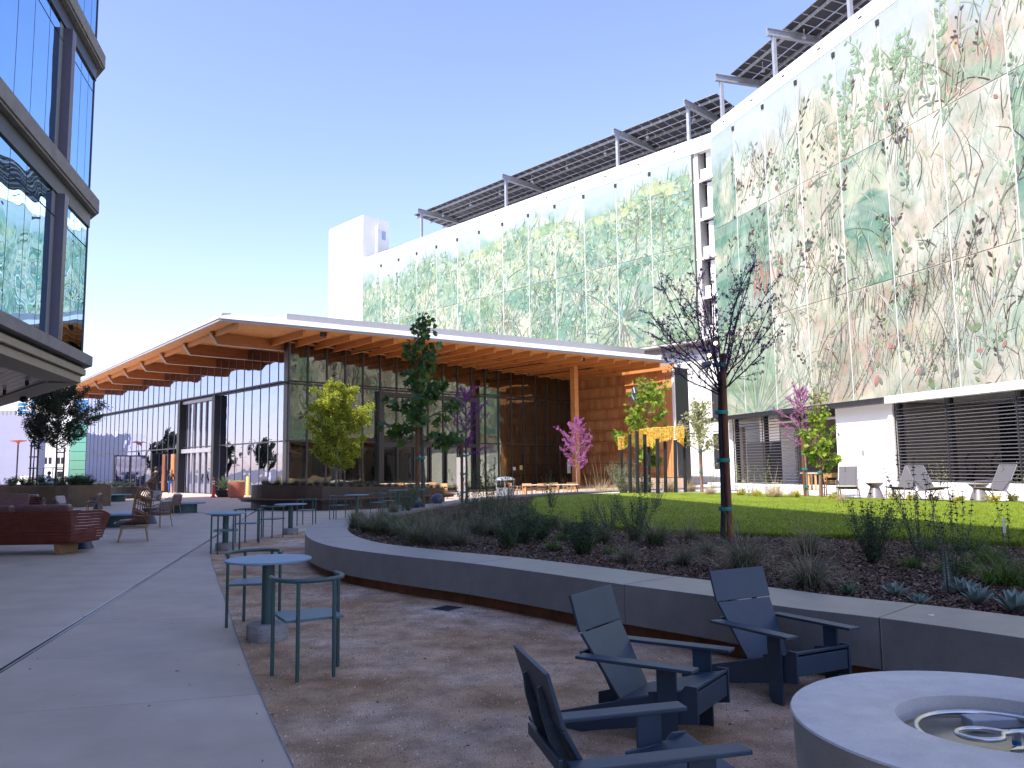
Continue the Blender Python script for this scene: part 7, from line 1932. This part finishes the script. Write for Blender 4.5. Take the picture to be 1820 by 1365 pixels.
for i, (x, y, h) in enumerate(((1333, 884, 60), (1365, 884, 62), (1312, 882, 50), (1678, 890, 70), (1800, 893, 70), (1268, 880, 50))):
    sh(x, y, h, 60+i, ['small leafy sapling before the left louvres', 'second leafy sapling before the left louvres', 'thin sapling by the left louvre post', 'thin leafy stem behind the middle sling chair', 'thin leafy stem behind the rightmost sling chair', 'small sapling at the foot of the white garage wall'][i], [MY2, PL1], z=.45, n_st=6, per=36, leafL=.05, dense=False, spread=.3, group='saplings along the terrace')
# succulents by the wall
def succ(x, y, s, seed, label, mt, z=MZ, big=False):
    r = random.Random(seed); b = G(x, y, z); t = thing('succulent_rosette', label, 'succulent', (b.x, b.y, z), group='pale succulents along the seat wall')
    for i in range(16):
        a = i*2.4; th = .25+1.05*(i/16); L = s*r.uniform(.8, 1.1)*(.65+.35*i/20); w = L*.44
        d = Vector((math.cos(a)*math.sin(th), math.sin(a)*math.sin(th), math.cos(th))); hor = Vector((math.cos(a), math.sin(a), 0)); n = Vector((-math.sin(a), math.cos(a), 0)); up = n.cross(d)*-1
        m = MB(); vs = []; c = Vector((b.x, b.y, z+.01)); rows = 6
        for k in range(rows+1):
            f = k/rows; ww = w*math.sin(PI*min(.97, .16+.82*f))*.5; p = c+d*(L*f)+Vector((0, 0, L*.16*f*f)); th_ = L*.035*(1-f*.7)
            vs += [p-n*ww+up*ww*.45, p-up*th_*.2, p+n*ww+up*ww*.45, p-up*(th_+.004)]
        fs = []
        for k in range(rows):
            for q in range(4): fs.append((k*4+q, k*4+(q+1) % 4, k*4+4+(q+1) % 4, k*4+4+q))
        fs.append((3, 2, 1, 0)); fs.append((rows*4, rows*4+1, rows*4+2, rows*4+3))
        m.add(vs, fs); o = m.build('leaf', mt, t, smooth=True); bm_fix(o)
for i, (x, y, s, lab, mt) in enumerate(((1508, 1060, .15, 'green succulent rosette, leftmost along the wall behind the lounge chair', SU2), (1592, 1062, .16, 'grey green succulent rosette, second along the seat wall', SU1), (1634, 1078, .13, 'small flat pale rosette close to the seat wall joint', SU1), (1712, 1058, .20, 'broad grey green rosette behind the pale one', SU1), (1738, 1076, .20, 'pale open rosette in front of the broad one', SU1), (1806, 1092, .23, 'largest pale rosette at the right edge of the photo', SU1))):
    succ(x, y, s, 70+i, lab, mt)
r = random.Random(5); b = G(1686, 1058, MZ); t = thing('flower_spike', 'upright whorled grey green flower spike rising among the succulents', 'plant', (b.x, b.y, MZ))
m = MB(); m.tube([b, b+Vector((-.01, 0, .40))], [.008, .004], 6); m.build('stem', BARK, t); lb = LB()
for k in range(26):
    z = .02+.37*k/26
    for q in range(6):
        a = q*1.05+k; d = Vector((math.cos(a), math.sin(a), .15)).normalized(); lb.quadleaf(b+Vector((-.01*z/.4, 0, z)), d, Vector((-math.sin(a), math.cos(a), 0)), .07*(1.05-z/.5), .02, 0)
lb.build('whorls', [SU1], t)
# planter fillings
def fillgrass(pts, label, zf, s, kinds=('bunchg',), grp='plants in the raised planters', hp=None):
    for i, (x, y) in enumerate(pts):
        z = zf(x, y) if callable(zf) else zf
        plant_inst('bunch_grass', label[i] if isinstance(label, list) else label, 'grass', rs.choice(GRM[kinds[i % len(kinds)]]), (x, y, z), s*rs.uniform(.8, 1.2), rs.uniform(0, 6), grp)
bpos = []
for i in range(26):
    u = i/25; x = -10.6+7.2*u; y = 33.6-1.3*math.sin(PI*min(1, u*1.6))*(1 if u < .5 else .5)+max(0, u-.45)*3.6+rs.uniform(-.1, .3); bpos.append((x, y))
fillgrass(bpos, 'tuft of grey green grass in the planter bench row of small grasses', lambda x, y: bh(x, y)-.02, .95, ('bunchg', 'bunch', 'sedge'), 'small grasses in the planter bench')
fillgrass([(-29.5+.95*i, 41.0-.33*i+rs.uniform(-.2, .3)) for i in range(10)], 'dark grass tuft in the long bronze planter at the left', 1.0, 1.1, ('bunchg', 'sedge'), 'dark grasses in the long bronze planter')
for i, (x, Y, h) in enumerate(((20, 40.5, .5), (45, 40, .6), (110, 39, .6), (128, 39, .5), (145, 39, .55), (157, 38.6, .5), (135, 40, .55), (75, 40, .6))):
    a = P(x, 860, Y); shrub('low_shrub', ['leftmost dark shrub in the long bronze planter', 'dark shrub under the sparse live oak', 'dark shrub right of the live oak trunk', 'shrub in the middle of the bronze planter', 'shrub near the right end of the bronze planter', 'small shrub at the bronze planter corner', 'last shrub of the bronze planter on the right', 'dark shrub between the two live oaks'][i], (a.x, a.y, 1.0), h, .5, 100+i, [SG2, SG3], n_st=34, per=40, leafL=.06, spread=1.1, group='dark shrubs in the long bronze planter')
q = G(203, 886)
for i in range(5): shrub('low_shrub', ['left shrub in the low round planter', 'second shrub in the low round planter', 'middle shrub in the low round planter', 'fourth shrub in the low round planter', 'right shrub in the low round planter'][i], (q.x-1.0+.5*i, q.y+.1, .70), .42, .4, 120+i, [SG2, SG1], n_st=26, per=40, leafL=.05, spread=1.1, group='shrubs in the low round planter')
# pot plants
(q, zt_), (q2, zt2), (q3, zt3) = POTS
r = random.Random(3)
for (qq, zz, lab) in ((q, zt_, 'pale yellow green succulents crowding the terracotta pot'), (q2, zt2, 'pale succulents in the second terracotta pot')):
    lb = LB()
    for i in range(500):
        a = r.uniform(0, 6.28); rr = .44*math.sqrt(r.random()); c = Vector((qq.x+rr*math.cos(a), qq.y+rr*math.sin(a), zz-.04)); d = (rvec(r)+Vector((0, 0, 1.3))).normalized(); lb.quadleaf(c, d, perp(d, r), .16, .05, 0)
    o = lb.build('potted_succulents', [leaf_mat('pale_succulent', (.42, .42, .20), (.55, .52, .28), .2) if 'pale_succulent' not in MC else MC['pale_succulent']], None); tag(o, lab, 'succulent')
lb = LB()
for i in range(46):
    a = i*2.4; th = .12+1.15*(i/46); d = Vector((math.cos(a)*math.sin(th), math.sin(a)*math.sin(th), math.cos(th))); n = Vector((-math.sin(a), math.cos(a), 0)); lb.quadleaf(Vector((q3.x, q3.y, zt3)), d, n, .95*r.uniform(.8, 1.1), .09, 0, .3)
o = lb.build('agave', [leaf_mat('agave_leaf', (.10, .16, .07), (.18, .24, .11), .1)], None); tag(o, 'spiky green agave in the black bowl pot by the glass wall', 'agave')
# mirrored trees left of the plaza (seen in the side glazing)
for i, (x, y, h) in enumerate(((-88, 78, 6), (-92, 86, 5), (-86, 92, 7.5), (-95, 99, 5.5), (-84, 70, 5))):
    tree('street_tree', ['broad tree mirrored low in the side glazing', 'low tree mirrored beside the doors', 'tall narrow tree mirrored in the side glazing', 'small tree mirrored at the far doors', 'round tree mirrored nearest the glass corner'][i], (x, y, 0), h, 1.6, 2.2, 200+i, BARK, [LO1, LO2], 'round', n_main=16, leaf_L=.38, dens=1.2, trunk_r=.15)
